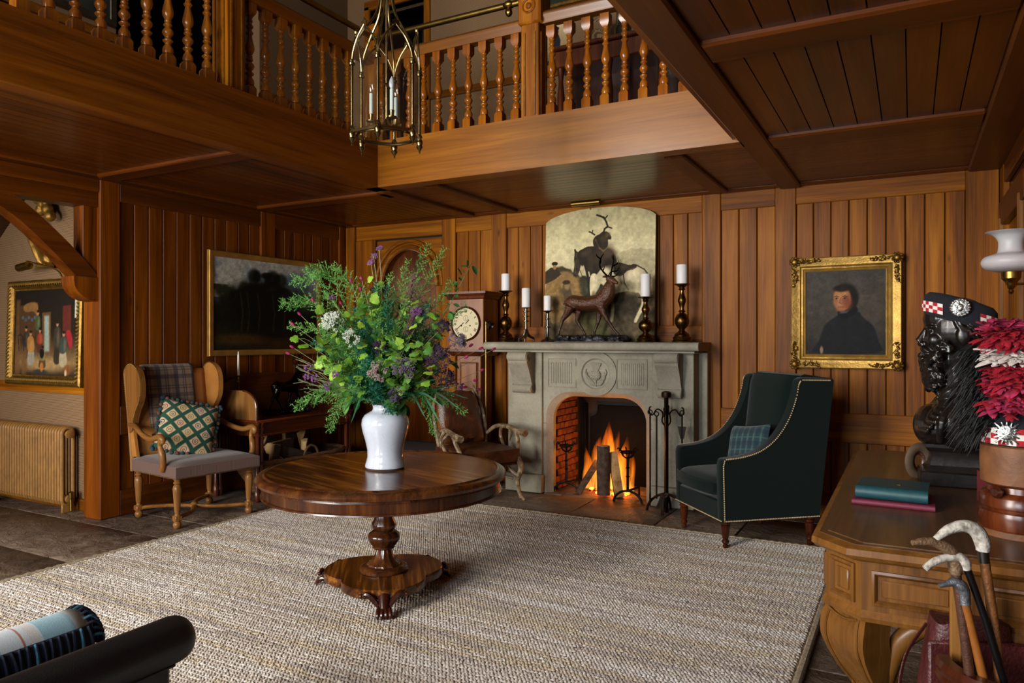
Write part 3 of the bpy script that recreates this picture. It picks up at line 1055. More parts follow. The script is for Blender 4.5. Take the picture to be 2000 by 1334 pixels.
obj('column_foot', MB().lathe([(0.10, 0.160), (0.115, 0.158), (0.132, 0.150), (0.138, 0.140), (0.136, 0.130), (0.128, 0.126)], 48), 'rosewood_z', tb)
tre = []
for k in range(180):
    a = 2 * PI * k / 180
    th = (a + PI / 3) % (2 * PI / 3) - PI / 3
    d_, rc_ = 0.118, 0.232
    rr = d_ * math.cos(th) + math.sqrt(rc_ ** 2 - (d_ * math.sin(th)) ** 2)
    tre.append((rr * math.cos(a), rr * math.sin(a)))
bp = MB()
lv = [(0.985, 0.078), (1.0, 0.083), (1.0, 0.121), (0.985, 0.127)]
vs = [(x * s_, y * s_, z) for s_, z in lv for x, y in tre]
N = len(tre)
bp.add(vs, [(k * N + i, k * N + (i + 1) % N, (k + 1) * N + (i + 1) % N, (k + 1) * N + i) for k in range(3) for i in range(N)] + [tuple(range(N - 1, -1, -1)), tuple(3 * N + i for i in range(N))])
obj('base_plate', bp, 'rosewood', tb)
for k in range(3):
    f = MB()
    for s_ in (-1, 1):
        f.tube(bez([(0.345, s_ * 0.115, 0.098), (0.352, s_ * 0.09, 0.112), (0.358, s_ * 0.065, 0.098), (0.362, s_ * 0.045, 0.075), (0.37, s_ * 0.028, 0.055)], 6), lerpl([0.007, 0.013, 0.016, 0.015, 0.014], 25), 8)
        f.ell((0.345, s_ * 0.117, 0.102), 0.013, 8, 6)
    f.tube([(0.30, 0, 0.085), (0.345, 0, 0.085), (0.365, 0, 0.06), (0.385, 0, 0.032)], [0.012, 0.034, 0.03, 0.028], 12)
    for t_ in (-1.5, -0.5, 0.5, 1.5):
        f.tube(bez([(0.37, t_ * 0.016, 0.045), (0.40, t_ * 0.019, 0.04), (0.42, t_ * 0.021, 0.024), (0.428, t_ * 0.021, 0.006)], 4), lerpl([0.011, 0.0135, 0.012, 0.005], 13), 8)
    obj('claw_foot', f, 'mahogany_dark', tb, rot=2 * PI * k / 3)

# ================================================================ VASE
m = NT('crackle_glaze')
v = m.coord()
vo = m.n('ShaderNodeTexVoronoi', {'Vector': v, 'Scale': 26.0}, feature='DISTANCE_TO_EDGE').outputs[0]
cr = m.ramp(vo, [(0.0, lin('#8d96a6')), (0.02, lin('#c8ced8'))])
bl_ = m.ramp(m.noise(v, 5, 3), [(0.68, (0, 0, 0)), (0.78, (1, 1, 1))])
m.p(col=m.mix(m.mix(lin('#b4bac6'), cr.outputs[0], 0.25), lin('#46576a'), m.math('MULTIPLY', bl_.outputs[0], 0.25)), rough=0.12, coat=0.6, coatr=0.05)
plain('raw_clay', '#3c2a20', 0.9)
ZTB = RZ + zt                   # table surface
vs_ = thing('ceramic_vase', 'white crackle-glazed ceramic baluster vase on the round table', 'vase', (TX + 0.01, TY, ZTB))
prof = [(0.10, 0.006), (0.112, 0.012), (0.113, 0.022), (0.107, 0.04), (0.1, 0.07), (0.101, 0.11), (0.112, 0.16), (0.127, 0.21), (0.134, 0.25), (0.13, 0.28), (0.115, 0.305), (0.092, 0.318), (0.076, 0.326), (0.07, 0.335), (0.07, 0.352), (0.075, 0.36), (0.073, 0.363), (0.063, 0.358), (0.06, 0.33), (0.09, 0.29), (0.11, 0.24), (0.08, 0.1), (0.06, 0.03)]
obj('vase_body', MB().lathe(prof, 64), 'crackle_glaze', vs_, ang=50)
obj('foot_ring', MB().lathe([(0.088, 0.0), (0.104, 0.0), (0.106, 0.008), (0.088, 0.008)], 48), 'raw_clay', vs_)

# ================================================================ FIREPLACE
m = NT('sandstone')
v = m.coord()
a = m.noise(v, 3, 5, 0.6, 0.5)
b = m.noise(v, 45, 3)
m.p(col=m.ramp(m.math('ADD', m.math('MULTIPLY', a, 0.75), m.math('MULTIPLY', b, 0.25)), [(0.3, lin('#7d7666')), (0.5, lin('#969080')), (0.7, lin('#aaa492'))]), rough=0.75, spec=0.25)
m.bump(m.math('ADD', m.math('MULTIPLY', b, 0.4), a), 0.12, 0.01)
FX = -2.52
fp = thing('stone_fireplace', 'pale carved stone fireplace surround with thistle roundel and scroll corbels', 'fireplace', (FX, YB, 0))
PX0, PX1 = 0.45, 0.90          # pilaster span from the centre
for s_ in (-1, 1):
    x0, x1 = sorted((s_ * 0.535, s_ * PX1))
    obj('pilaster', MB().box(x0, x1, -0.31, -0.0, 0.17, 1.33, 0.006), 'sandstone', fp)
    obj('plinth', MB().box(x0 - 0.012, x1 + 0.012, -0.345, 0.0, 0.0, 0.17, 0.008), 'sandstone', fp)
    cx = s_ * 0.71
    # scroll corbel: side profile in (y,z), extruded along x
    pr = [(-0.30, 1.33), (-0.46, 1.33)] + arc(-0.455, 1.285, 0.046, PI / 2, PI * 1.35, 8) + bez([(-0.475, 1.23), (-0.425, 1.15), (-0.385, 1.06), (-0.37, 1.02)], 5) + arc(-0.355, 0.985, 0.045, PI * 0.75, PI * 1.9, 10) + [(-0.30, 0.96)]
    obj('corbel', MB().prism(pr, cx - 0.10, cx + 0.10, MYZ), 'sandstone', fp, ang=45)
    for e in (-1, 1):
        for (yc, zc, r0) in ((-0.445, 1.275, 0.045), (-0.355, 0.99, 0.04)):
            sp = MB()
            pts = []
            for k in range(40):
                t_ = k / 39
                a_ = 4.6 * PI * t_ + 0.8
                rr = r0 * (1 - 0.86 * t_)
                pts.append((cx + e * 0.101, yc + rr * math.cos(a_), zc + rr * math.sin(a_)))
            sp.tube(pts, 0.005, 6)
            obj('scroll', sp, 'sandstone', fp)
    obj('outer_strip', MB().box(*sorted((s_ * PX1, s_ * (PX1 + 0.075))), -0.14, 0.0, 0.0, 1.33, 0.005), 'sandstone', fp)
# arched lintel panel with the opening cut out
OW, OZ, OR = 0.455, 0.915, 0.22


def opening(w, z, r, n=10):
    return [(w, 0)] + arc(w - r, z - r, r, 0, PI / 2, n) + arc(-w + r, z - r, r, PI / 2, PI, n) + [(-w, 0)]


for s_ in (-1, 1):
    q = [(s_ * 0.54, 0.0), (s_ * 0.54, 1.33), (0, 1.33), (0, OZ + 0.045)]
    inn = opening(OW + 0.05, OZ + 0.045, OR + 0.03)
    half = inn[:11 + 1] if s_ > 0 else inn[12:]
    pts = [(s_ * 0.54, 1.33), (0, 1.33), (0, OZ + 0.045)] + (half[::-1] if s_ > 0 else half) + [(s_ * 0.54, 0)]
    obj('lintel_jamb', MB().prism(pts, 0.0, 0.28, MXZ), 'sandstone', fp)
# chamfered reveal of the opening
ro = opening(OW + 0.05, OZ + 0.045, OR + 0.03)
ri = opening(OW, OZ, OR)
rows = [[(x, -0.28, z) for x, z in ro], [(x, -0.22, z) for x, z in ri], [(x, -0.17, z) for x, z in ri]]
obj('reveal', MB().surf(rows), 'sandstone', fp)
for s_ in (-1, 1):
    obj('joint', MB().box(*sorted((s_ * 0.54, s_ * 0.505)), -0.2815, -0.27, 0.655, 0.658), 'grout', fp)
# frieze: panels with flutes and the roundel
ZR = 1.133
for s_ in (-1, 1):
    x0, x1 = sorted((s_ * 0.225, s_ * 0.475))
    bd = MB().sweep([(0, 0.278), (0.01, 0.278), (0.008, 0.288), (0.002, 0.288)], [(x0 - 0.02 * (s_ > 0), ZR - 0.128), (x1 + 0.02 * (s_ < 0), ZR - 0.128), (x1 + 0.02 * (s_ < 0), ZR + 0.128), (x0 - 0.02 * (s_ > 0), ZR + 0.128)], True, MXZ)
    obj('panel_border', bd, 'sandstone', fp)
    for i in range(6):
        cx = s_ * (0.255 + 0.037 * i)
        fl2 = MB()
        z0, z1, hw = ZR - 0.1, ZR + 0.1, 0.012
        path = [(cx - hw, z0 + hw), (cx - hw, z1 - hw)] + arc(cx, z1 - hw, hw, PI, 0, 6)[1:] + arc(cx, z0 + hw, hw, 0, -PI, 6)[:-1]
        fl2.sweep([(-0.001, 0.278), (0.005, 0.278), (0.004, 0.286), (0.0, 0.286)], path, True, MXZ)
        obj('flute', fl2, 'sandstone', fp)


def ringxz(r0, r1, y0, y1, n=48):
    mb = MB()
    mb.lathe([(r0, y0), (r1, y0), (r1 - 0.006, y1), (r0 + 0.006, y1)], n, T(0, 0, ZR) @ R(PI / 2, 'X'), cap=False)
    return mb


obj('roundel_ring', MB().lathe([(0.135, 0.275), (0.205, 0.275), (0.202, 0.296), (0.14, 0.296), (0.132, 0.285)], 64, T(0, 0, ZR) @ R(PI / 2, 'X'), cap=False), 'sandstone', fp)
th_ = MB()
th_.ell((0, -0.286, ZR - 0.012), (0.05, 0.02, 0.05), 20, 12)
for i in range(-4, 5):
    a_ = i * 0.13
    th_.tube([(0.018 * i / 4, -0.286, ZR + 0.03), (0.065 * math.sin(a_ * 1.2) + 0.012 * i / 4, -0.29, ZR + 0.06 + 0.042 * math.cos(a_))], [0.006, 0.007], 6)
th_.tube([(0, -0.286, ZR - 0.06), (0, -0.286, ZR - 0.115)], 0.008, 8)
for s_ in (-1, 1):
    for k in range(5):
        a0 = -0.5 - 0.12 * k
        bx_, bz = s_ * (0.02 + 0.014 * k), ZR - 0.10 + 0.012 * k * k * 0.5
        th_.tube(bez([(s_ * 0.004, -0.285, ZR - 0.10), (bx_ + s_ * 0.02, -0.292, bz), (s_ * (0.045 + 0.012 * k), -0.29, ZR - 0.075 + 0.03 * k)], 5), lerpl([0.004, 0.009, 0.002], 11), 6)
for i in range(5):
    for j in range(5):
        th_.ell((-0.034 + 0.017 * i + 0.008 * (j % 2), -0.304 + 0.00002 * (i * 7), ZR - 0.045 + 0.016 * j), 0.005, 6, 4)
obj('thistle', th_, 'sandstone', fp)
# shelf
sh = MB()
sp = [(-0.08, 1.345)] + [(-0.42 + 0.0 + 0.037 * math.cos(a_), 1.384 + 0.037 * math.sin(a_)) for a_ in [-PI / 2 - PI * k / 10 for k in range(11)]] + [(-0.03, 1.421), (-0.03, 1.345)]
sh.prism(sp, -1.09, 0.975, MYZ)
obj('mantel_shelf', sh, 'sandstone', fp)
obj('shelf_moulding', MB().box(-1.02, 0.93, -0.40, 0.0, 1.326, 1.346, 0.004), 'sandstone', fp)

# ---- firebox: bricks each their own piece
plain('brick_clay', '#643420', 0.85, 0, 0.6, 14, 1.0, 30)
plain('soot_iron', '#080706', 0.85, 0.0, 0.3, 12, 0.3, 30, spec=0.08)
fb_ = thing('firebox', 'brick lined firebox with sooty cast iron fireback behind the fire', 'firebox', (FX, YB, 0))
bk = MB().box(-0.50, 0.50, 0.43, 0.47, 0, 1.0)
bk.box(-0.52, -0.478, -0.17, 0.45, 0, 1.0).box(0.478, 0.52, -0.17, 0.45, 0, 1.0).box(-0.52, 0.52, -0.17, 0.47, 0.97, 1.0)
obj('mortar', bk, 'grout', fb_)
bm_ = MB().box(-0.05, 0.05, -0.012, 0.012, -0.029, 0.029, 0.006).mesh('brick', 'brick_clay')
for s_ in (-1, 1):
    for k in range(14):
        off = 0.055 if k % 2 else 0.0
        for j in range(-2, 5):
            yy = -0.17 + 0.108 * j + off
            if yy > 0.42 or yy < -0.12:
                continue
            xx = s_ * (0.472 + 0.006 * (yy > 9))
            link('brick', bm_, fb_, (s_ * 0.470 + rs.uniform(-0.003, 0.003), yy, 0.035 + 0.064 * k), (rs.uniform(-0.03, 0.03), 0, PI / 2 + rs.uniform(-0.03, 0.03)))
fbk = [(-0.33, 0), (-0.33, 0.66)] + arc(-0.33, 0.74, 0.08, -PI / 2, 0, 6) + [(-0.25, 0.78), (0.25, 0.78)] + arc(0.33, 0.74, 0.08, PI, 1.5 * PI, 6) + [(0.33, 0.66), (0.33, 0)]
obj('fireback', MB().prism(fbk, -0.43, -0.40, MXZ), 'soot_iron', fb_)
obj('fireback_rim', MB().tube([(x, 0.398, z) for x, z in fbk], 0.009, 6), 'soot_iron', fb_)
for s_ in (-1, 1):
    obj('iron_cheek', MB().box(*sorted((s_ * 0.40, s_ * 0.37)), 0.36, 0.43, 0, 0.8, 0.006), 'soot_iron', fb_)

# ---- logs
def log(name, label, p0, p1, r, mat='bark', group='burning logs in the fireplace', sc=1.0):
    d = Vector(p1) - Vector(p0)
    L = d.length
    o = thing(name, label, 'log', p0, tuple(Vector(d).to_track_quat('Z', 'Y').to_euler()), group)
    prof = [(r * 0.97, 0.0), (r, 0.01)] + [(r * (1 + 0.03 * math.sin(5.0 * k)), L * k / 8) for k in range(1, 8)] + [(r, L - 0.01), (r * 0.96, L)]
    obj('bark', MB().lathe(prof, 18, mod=lambda a, z: 1 + 0.05 * math.sin(3 * a + 4 * z) + 0.025 * math.sin(9 * a + 30 * z)), mat, o)
    obj('cut_end', MB().lathe([(r * 0.9, L), (r * 0.88, L + 0.003)], 18), 'log_split', o)
    return o


plain('burnt_log', '#4c3a2e', 0.85, 0, 0.7, 22, 1.0, 34)
log('round_log', 'thick bark-covered log standing upright in front of the flames', (-2.49, 6.335, 0.012), (-2.50, 6.36, 0.46), 0.062, 'burnt_log')
# split logs leaning in
for nm, lb, p0, p1, w_, mt in (('split_log', 'split log leaning left against the standing log with pale sawn face', (-2.33, 6.33, 0.008), (-2.43, 6.42, 0.40), 0.045, 'log_split'), ('split_log', 'charred split log lying at the left foot of the fire', (-2.74, 6.30, 0.008), (-2.60, 6.45, 0.30), 0.035, 'burnt_log'), ('split_log', 'thin glowing stick leaning at the back of the fire', (-2.65, 6.5, 0.008), (-2.55, 6.46, 0.36), 0.022, 'burnt_log')):
    d = Vector(p1) - Vector(p0)
    o = thing(nm, lb, 'log', p0, tuple(d.to_track_quat('Z', 'Y').to_euler()), 'burning logs in the fireplace')
    pl = [(-w_, -w_ * 0.6), (w_ * 0.9, -w_ * 0.7), (w_ * 0.5, w_ * 0.6), (-w_ * 0.5, w_ * 0.8)]
    obj('wedge', MB().prism(pl, 0, d.length), mt, o)
    obj('bark_strip', MB().prism([(-w_ * 1.05, -w_ * 0.65), (w_ * 0.95, -w_ * 0.75), (w_ * 0.9, -w_ * 0.55), (-w_ * 0.95, -w_ * 0.45)], 0.004, d.length - 0.004), 'bark', o)
# ember bed
m = NT('ember')
nz = m.noise(m.coord(), 22, 4, 0.7)
er = m.ramp(nz, [(0.45, (0.0, 0.0, 0.0)), (0.6, (1.0, 0.12, 0.01)), (0.78, (1.0, 0.5, 0.1))])
m.p(col=lin('#2a1c16'), rough=0.95, emc=er, ems=9.0)
em = MB()
for i in range(60):
    a_ = rs.uniform(0, 2 * PI)
    q = rs.uniform(0, 1) ** 0.5
    em.ell((-2.49 + 0.20 * q * math.cos(a_), 6.46 + 0.10 * q * math.sin(a_), 0.018 + 0.05 * (1 - q)), (rs.uniform(0.015, 0.03), rs.uniform(0.015, 0.03), rs.uniform(0.012, 0.022)), 6, 5)
o = obj('ember_bed', em, 'ember')
o['kind'] = 'stuff'
tag(o, 'glowing embers and ash heaped under the burning logs', 'embers')

# ---- flames: emissive gas inside twisting tongues
m = NT('flame')
m.t.nodes.remove(m.b)
tc = m.n('ShaderNodeTexCoord')
sx = m.n('ShaderNodeSeparateXYZ', {0: tc.outputs['Generated']})
g = sx.outputs[2]
stv = m.n('ShaderNodeMapping', {'Vector': tc.outputs['Object'], 'Scale': (26, 26, 3.6)}).outputs[0]
nz = m.noise(stv, 1.0, 3, 0.6, 0.6)
nr_ = m.ramp(nz, [(0.40, (0.02, 0.02, 0.02)), (0.68, (1, 1, 1))]).outputs[0]
rx = m.math('SUBTRACT', sx.outputs[0], 0.5)
ry = m.math('SUBTRACT', sx.outputs[1], 0.5)
rad = m.math('SQRT', m.math('ADD', m.math('MULTIPLY', rx, rx), m.math('MULTIPLY', ry, ry)))
core = m.math('SUBTRACT', 1.0, m.math('MULTIPLY', rad, 1.9))
core = m.math('MAXIMUM', core, 0.05)
fall = m.math('POWER', m.math('SUBTRACT', 1.0, g), 0.7)
den = m.math('MULTIPLY', m.math('MULTIPLY', nr_, fall), core)
colr = m.ramp(g, [(0.0, (1.0, 0.32, 0.04)), (0.45, (1.0, 0.24, 0.015)), (1.0, (1.0, 0.10, 0.004))])
e = m.n('ShaderNodeEmission', {'Color': colr, 'Strength': m.math('MULTIPLY', den, 34.0)})
m.set(m.out.inputs['Volume'], e.outputs[0])
fi = thing('fire', 'orange flames rising behind the standing log in the fireplace', 'fire', (-2.50, 6.45, 0.03))
for i, (dx, dy, w_, h_, lean) in enumerate(((-0.12, 0.02, 0.13, 0.60, 0.05), (0.0, 0.06, 0.16, 0.74, -0.02), (0.13, 0.03, 0.13, 0.60, 0.05), (0.22, 0.0, 0.09, 0.47, 0.02), (-0.20, 0.02, 0.09, 0.46, -0.02), (0.085, -0.07, 0.045, 0.36, 0.0), (-0.06, 0.1, 0.11, 0.52, -0.06), (0.05, 0.08, 0.10, 0.66, 0.03))):
    pts, rr = [], []
    for k in range(13):
        t_ = k / 12
        h_ = h_ if k else h_ * 0.88
        pts.append((dx + lean * t_ * t_ + 0.012 * math.sin(7 * t_ + i), dy + 0.01 * math.sin(5 * t_ + 2 * i), h_ * t_))
        rr.append(w_ * (math.sin(PI * min(1, 0.22 + 0.78 * t_)) ** 0.9 * (1 - 0.35 * t_)) + 0.001)
    obj('flame_tongue', MB().tube(pts, rr, 14, flat=0.6), 'flame', fi)
fl3 = bpy.data.lights.new('fire_glow', 'POINT')
fl3.energy = 11
fl3.color = (1.0, 0.36, 0.08)
fl3.shadow_soft_size = 0.12
fo = bpy.data.objects.new('fire_glow', fl3)
fo.location = (0.02, 0.0, 0.34)
fo.parent = fi
C.objects.link(fo)

# ---- andirons
def andiron(x, y, lb):
    a = thing('andiron', lb, 'andiron', (x, y, 0.0), 0.0, 'pair of wrought iron andirons')
    obj('arched_feet', MB().tube([(px, 0, pz) for px, pz in arc(0, -0.02, 0.135, PI - 0.15, 0.15, 14, 0.12)], 0.011, 8), 'iron', a)
    obj('shaft', MB().tube([(0, 0, 0.095), (0, 0, 0.40)], 0.013, 8).lathe([(0.013, 0), (0.02, 0.008), (0.013, 0.016)], 8, T(0, 0, 0.3)).lathe([(0.013, 0), (0.02, 0.008), (0.013, 0.016)], 8, T(0, 0, 0.22)), 'iron', a)
    cu = MB().tube([(0.062 * math.cos(t_), 0.062 * math.sin(t_), 0.445) for t_ in [2 * PI * k / 20 for k in range(20)]], 0.009, 6, True)
    for k in range(6):
        t_ = 2 * PI * k / 6
        c_, s2 = math.cos(t_), math.sin(t_)
        cu.tube(bez([(0.01 * c_, 0.01 * s2, 0.39), (0.045 * c_, 0.045 * s2, 0.41), (0.062 * c_, 0.062 * s2, 0.445), (0.085 * c_, 0.085 * s2, 0.475), (0.098 * c_, 0.098 * s2, 0.465)], 4), 0.006, 6)
    obj('cup', cu, 'iron', a)
    obj('log_bar', MB().tube([(0, 0, 0.10), (0, 0.15, 0.09), (0, 0.30, 0.08)], 0.011, 8).tube([(0, 0.30, 0.085), (0, 0.31, 0.006)], 0.011, 8), 'iron', a)


andiron(-2.85, 6.30, 'wrought iron andiron with basket cup standing left of the fire')
andiron(-2.21, 6.20, 'wrought iron andiron with basket cup standing right of the fire')
# ================================================================ fabrics
def plaid(name, base, bands, rough=0.9, coords=('y', 'z'), kind='Object', fine=True):
    """bands: (axis 0/1, period, centre, width, colour, strength)"""
    m = NT(name)
    t = m.n('ShaderNodeTexCoord')
    s = m.n('ShaderNodeSeparateXYZ', {0: t.outputs[kind]})
    ax = [s.outputs['xyz'.index(c)] for c in coords]
    col = lin(base)
    for a, per, ctr, w, c, f in bands:
        u = m.math('FRACT', m.math('DIVIDE', m.math('ADD', ax[a], 10 * per), per))
        d = m.math('ABSOLUTE', m.math('SUBTRACT', u, ctr))
        k = m.math('LESS_THAN', d, w / 2)
        col = m.mix(col, lin(c), m.math('MULTIPLY', k, f))
    nz = m.noise(m.coord(), 350, 2)
    col = m.mix(col, (0.02, 0.02, 0.02), m.math('MULTIPLY', nz, 0.25))
    m.p(col=col, rough=rough, sheen=0.2, spec=0.15)
    m.bump(nz, 0.3, 0.003)
    return m


plaid('brown_tartan', '#7a6656', [(0, 0.155, 0.25, 0.24, '#2c2530', 0.75), (0, 0.155, 0.62, 0.05, '#2c2024', 0.7), (0, 0.155, 0.74, 0.05, '#2c2024', 0.7), (0, 0.155, 0.88, 0.10, '#9c7a50', 0.5), (1, 0.155, 0.3, 0.22, '#2c2530', 0.6), (1, 0.155, 0.66, 0.05, '#2c2024', 0.6), (1, 0.155, 0.8, 0.05, '#2c2024', 0.6)])
plaid('green_tartan', '#2e4448', [(0, 0.058, 0.3, 0.45, '#182a3a', 0.7), (0, 0.058, 0.75, 0.16, '#46625a', 0.7), (1, 0.058, 0.3, 0.4, '#1b2c38', 0.6), (1, 0.058, 0.75, 0.2, '#3c5a58', 0.5)])
plaid('hound_check', '#75594e', [(0, 0.012, 0.5, 0.5, '#41302e', 0.75), (1, 0.012, 0.5, 0.5, '#41302e', 0.45)], coords=('x', 'y'))
m = NT('green_wool')
nz = m.noise(m.coord(), 420, 3)
m.p(col=m.ramp(nz, [(0.3, lin('#040d0b')), (0.7, lin('#0a1b17'))]), rough=0.95, sheen=0.12, spec=0.1)
m.bump(nz, 0.4, 0.003)
plain('tan_leather', '#a06a32', 0.36, 0, 0.18, 5, 0.08, 120)
m = NT('worn_leather')
v = m.coord()
a = m.noise(v, 4.5, 6, 0.65, 0.7)
b = m.n('ShaderNodeTexVoronoi', {'Vector': v, 'Scale': 60.0}, feature='DISTANCE_TO_EDGE').outputs[0]
m.p(col=m.ramp(a, [(0.28, lin('#1c0c06')), (0.5, lin('#42200e')), (0.72, lin('#6c4022'))]), rough=0.38, spec=0.5)
m.bump(m.math('ADD', a, m.math('MULTIPLY', b, 0.3)), 0.5, 0.012)
m = NT('antler_horn')
v = m.coord((1, 1, 1), 3)
a = m.noise(v, 14, 5, 0.6, 1.0)
m.p(col=m.ramp(a, [(0.32, lin('#33241a')), (0.5, lin('#6e5840')), (0.7, lin('#a89270'))]), rough=0.5)
m.bump(m.noise(v, 45, 4), 0.5, 0.008)
# lattice cushion: green trellis on the diagonal, embroidered cream squares
m = NT('trellis_embroidery')
t = m.n('ShaderNodeTexCoord')
mp = m.n('ShaderNodeMapping', {'Vector': t.outputs['Object'], 'Rotation': (0, 0, PI / 4), 'Scale': (10.2, 10.2, 10.2)}).outputs[0]
s = m.n('ShaderNodeSeparateXYZ', {0: mp})
ux = m.math('ABSOLUTE', m.math('SUBTRACT', m.math('FRACT', m.math('ADD', s.outputs[0], 20.0)), 0.5))
uy = m.math('ABSOLUTE', m.math('SUBTRACT', m.math('FRACT', m.math('ADD', s.outputs[1], 20.0)), 0.5))
mx = m.math('MAXIMUM', ux, uy)
mn = m.math('MINIMUM', ux, uy)
rad = m.math('SQRT', m.math('ADD', m.math('MULTIPLY', ux, ux), m.math('MULTIPLY', uy, uy)))
fx = m.math('FLOOR', s.outputs[0])
fy = m.math('FLOOR', s.outputs[1])
wn = m.n('ShaderNodeTexWhiteNoise', {'Vector': m.n('ShaderNodeCombineXYZ', {0: fx, 1: fy}).outputs[0]}, noise_dimensions='3D').outputs[0]
fc = m.ramp(wn, [(0.0, lin('#8e3f45')), (0.3, lin('#9a7d2e')), (0.55, lin('#3c3a44')), (0.8, lin('#7a5a80')), (1.0, lin('#b0642c'))])
rosette = m.math('LESS_THAN', m.math('ABSOLUTE', m.math('SUBTRACT', m.math('FRACT', m.math('MULTIPLY', rad, 7.0)), 0.5)), 0.2)
cream = m.mix(lin('#cdb793'), fc.outputs[0], m.math('MULTIPLY', rosette, m.math('LESS_THAN', rad, 0.3)))
inner = m.mix(lin('#b09a80'), cream, m.math('LESS_THAN', mx, 0.315))
brd = m.mix(fc.outputs[0], inner, m.math('LESS_THAN', mx, 0.345))
nz = m.noise(m.coord(), 260, 2)
m.p(col=m.mix(m.mix(lin('#25503f'), brd, m.math('LESS_THAN', mx, 0.37)), (0.03, 0.03, 0.03), m.math('MULTIPLY', nz, 0.35)), rough=0.95, spec=0.1)
m.bump(nz, 0.5, 0.004)
plain('pompom_teal', '#1f3f44', 0.95, 0, 0.4, 80, 0.6, 200)
plain('pompom_brown', '#5a3c34', 0.95, 0, 0.4, 80, 0.6, 200)


def pillow(w, h, t, n=16, pinch=0.06):
    """local x,y in the pillow plane, z thickness"""
    mb = MB()
    for sg in (1, -1):
        rows = []
        for i in range(n + 1):
            row = []
            for j in range(n + 1):
                u, v_ = -1 + 2 * i / n, -1 + 2 * j / n
                k = 1 - pinch * (1 - u * u) * abs(v_) ** 3
                k2 = 1 - pinch * (1 - v_ * v_) * abs(u) ** 3
                z = t / 2 * ((1 - u ** 4) * (1 - v_ ** 4)) ** 0.55
                row.append((w / 2 * u * k2, h / 2 * v_ * k, sg * z))
            rows.append(row)
        mb.surf(rows)
    return mb


def place(o, M):
    o.matrix_local = M
    return o


def turned(prof, n=14):
    return MB().lathe(prof, n)


# ================================================================ WING CHAIR (antique, oak and leather)
wc = thing('wing_armchair', 'antique oak wing armchair with tan leather wings and checked seat by the left wall', 'armchair', (-5.19, 4.045, 0), math.radians(-8))
LEG = [(0.018, 0.0), (0.024, 0.004), (0.03, 0.02), (0.032, 0.03), (0.026, 0.045), (0.018, 0.052), (0.028, 0.056), (0.03, 0.06), (0.03, 0.098), (0.02, 0.102), (0.017, 0.115), (0.022, 0.13), (0.026, 0.2), (0.031, 0.27), (0.034, 0.30), (0.028, 0.325), (0.019, 0.335), (0.028, 0.345), (0.028, 0.352), (0.02, 0.36), (0.03, 0.38), (0.034, 0.41)]
legs = [(0.30, -0.31), (0.30, 0.31), (-0.29, -0.31), (-0.29, 0.31)]
for x, y in legs:
    obj('leg', MB().lathe(LEG, 14).box(x * 0 - 0.028, 0.028, -0.028, 0.028, 0.058, 0.098, 0.005), 'oak', wc, (x, y, 0))
xs = MB()
for a_, b_ in (((0.30, -0.31), (0, 0)), ((0.30, 0.31), (0, 0)), ((-0.29, -0.31), (0, 0)), ((-0.29, 0.31), (0, 0))):
    mid = (a_[0] * 0.5, a_[1] * 0.62)
    for seg in ():
        pass
    xs.tube(bez([(a_[0], a_[1], 0.078), (a_[0] * 0.62, a_[1] * 0.42, 0.078), (a_[0] * 0.2, a_[1] * 0.12, 0.078), (0, 0, 0.078)], 6), 0.02, 8, flat=0.8)
xs.lathe([(0.02, 0.06), (0.035, 0.07), (0.035, 0.09), (0.02, 0.105), (0.0, 0.112)], 12)
obj('cross_stretcher', xs, 'oak_x', wc)
st_ = MB()
rows = []
n = 18
for i in range(n + 1):
    u = -1 + 2 * i / n
    row = []
    for j in range(n + 1):
        w_ = -1 + 2 * j / n
        z = 0.475 + 0.035 * ((1 - u ** 6) * (1 - w_ ** 6)) ** 0.5
        row.append((0.03 + 0.345 * u, 0.362 * w_, z))
    rows.append(row)
st_.surf(rows)
st_.box(-0.315, 0.375, -0.362, 0.362, 0.385, 0.476)
obj('seat', st_, 'hound_check', wc)
nt = MB()
for k in range(70):
    nt.ell((0.376, -0.355 + 0.71 * k / 69, 0.392), 0.004, 5, 4)
for sd in (-1, 1):
    for k in range(60):
        nt.ell((-0.30 + 0.67 * k / 59, sd * 0.363, 0.392), 0.004, 5, 4)
o = obj('nail_trim', nt, 'brass_dark', wc)
o['kind'] = 'stuff'
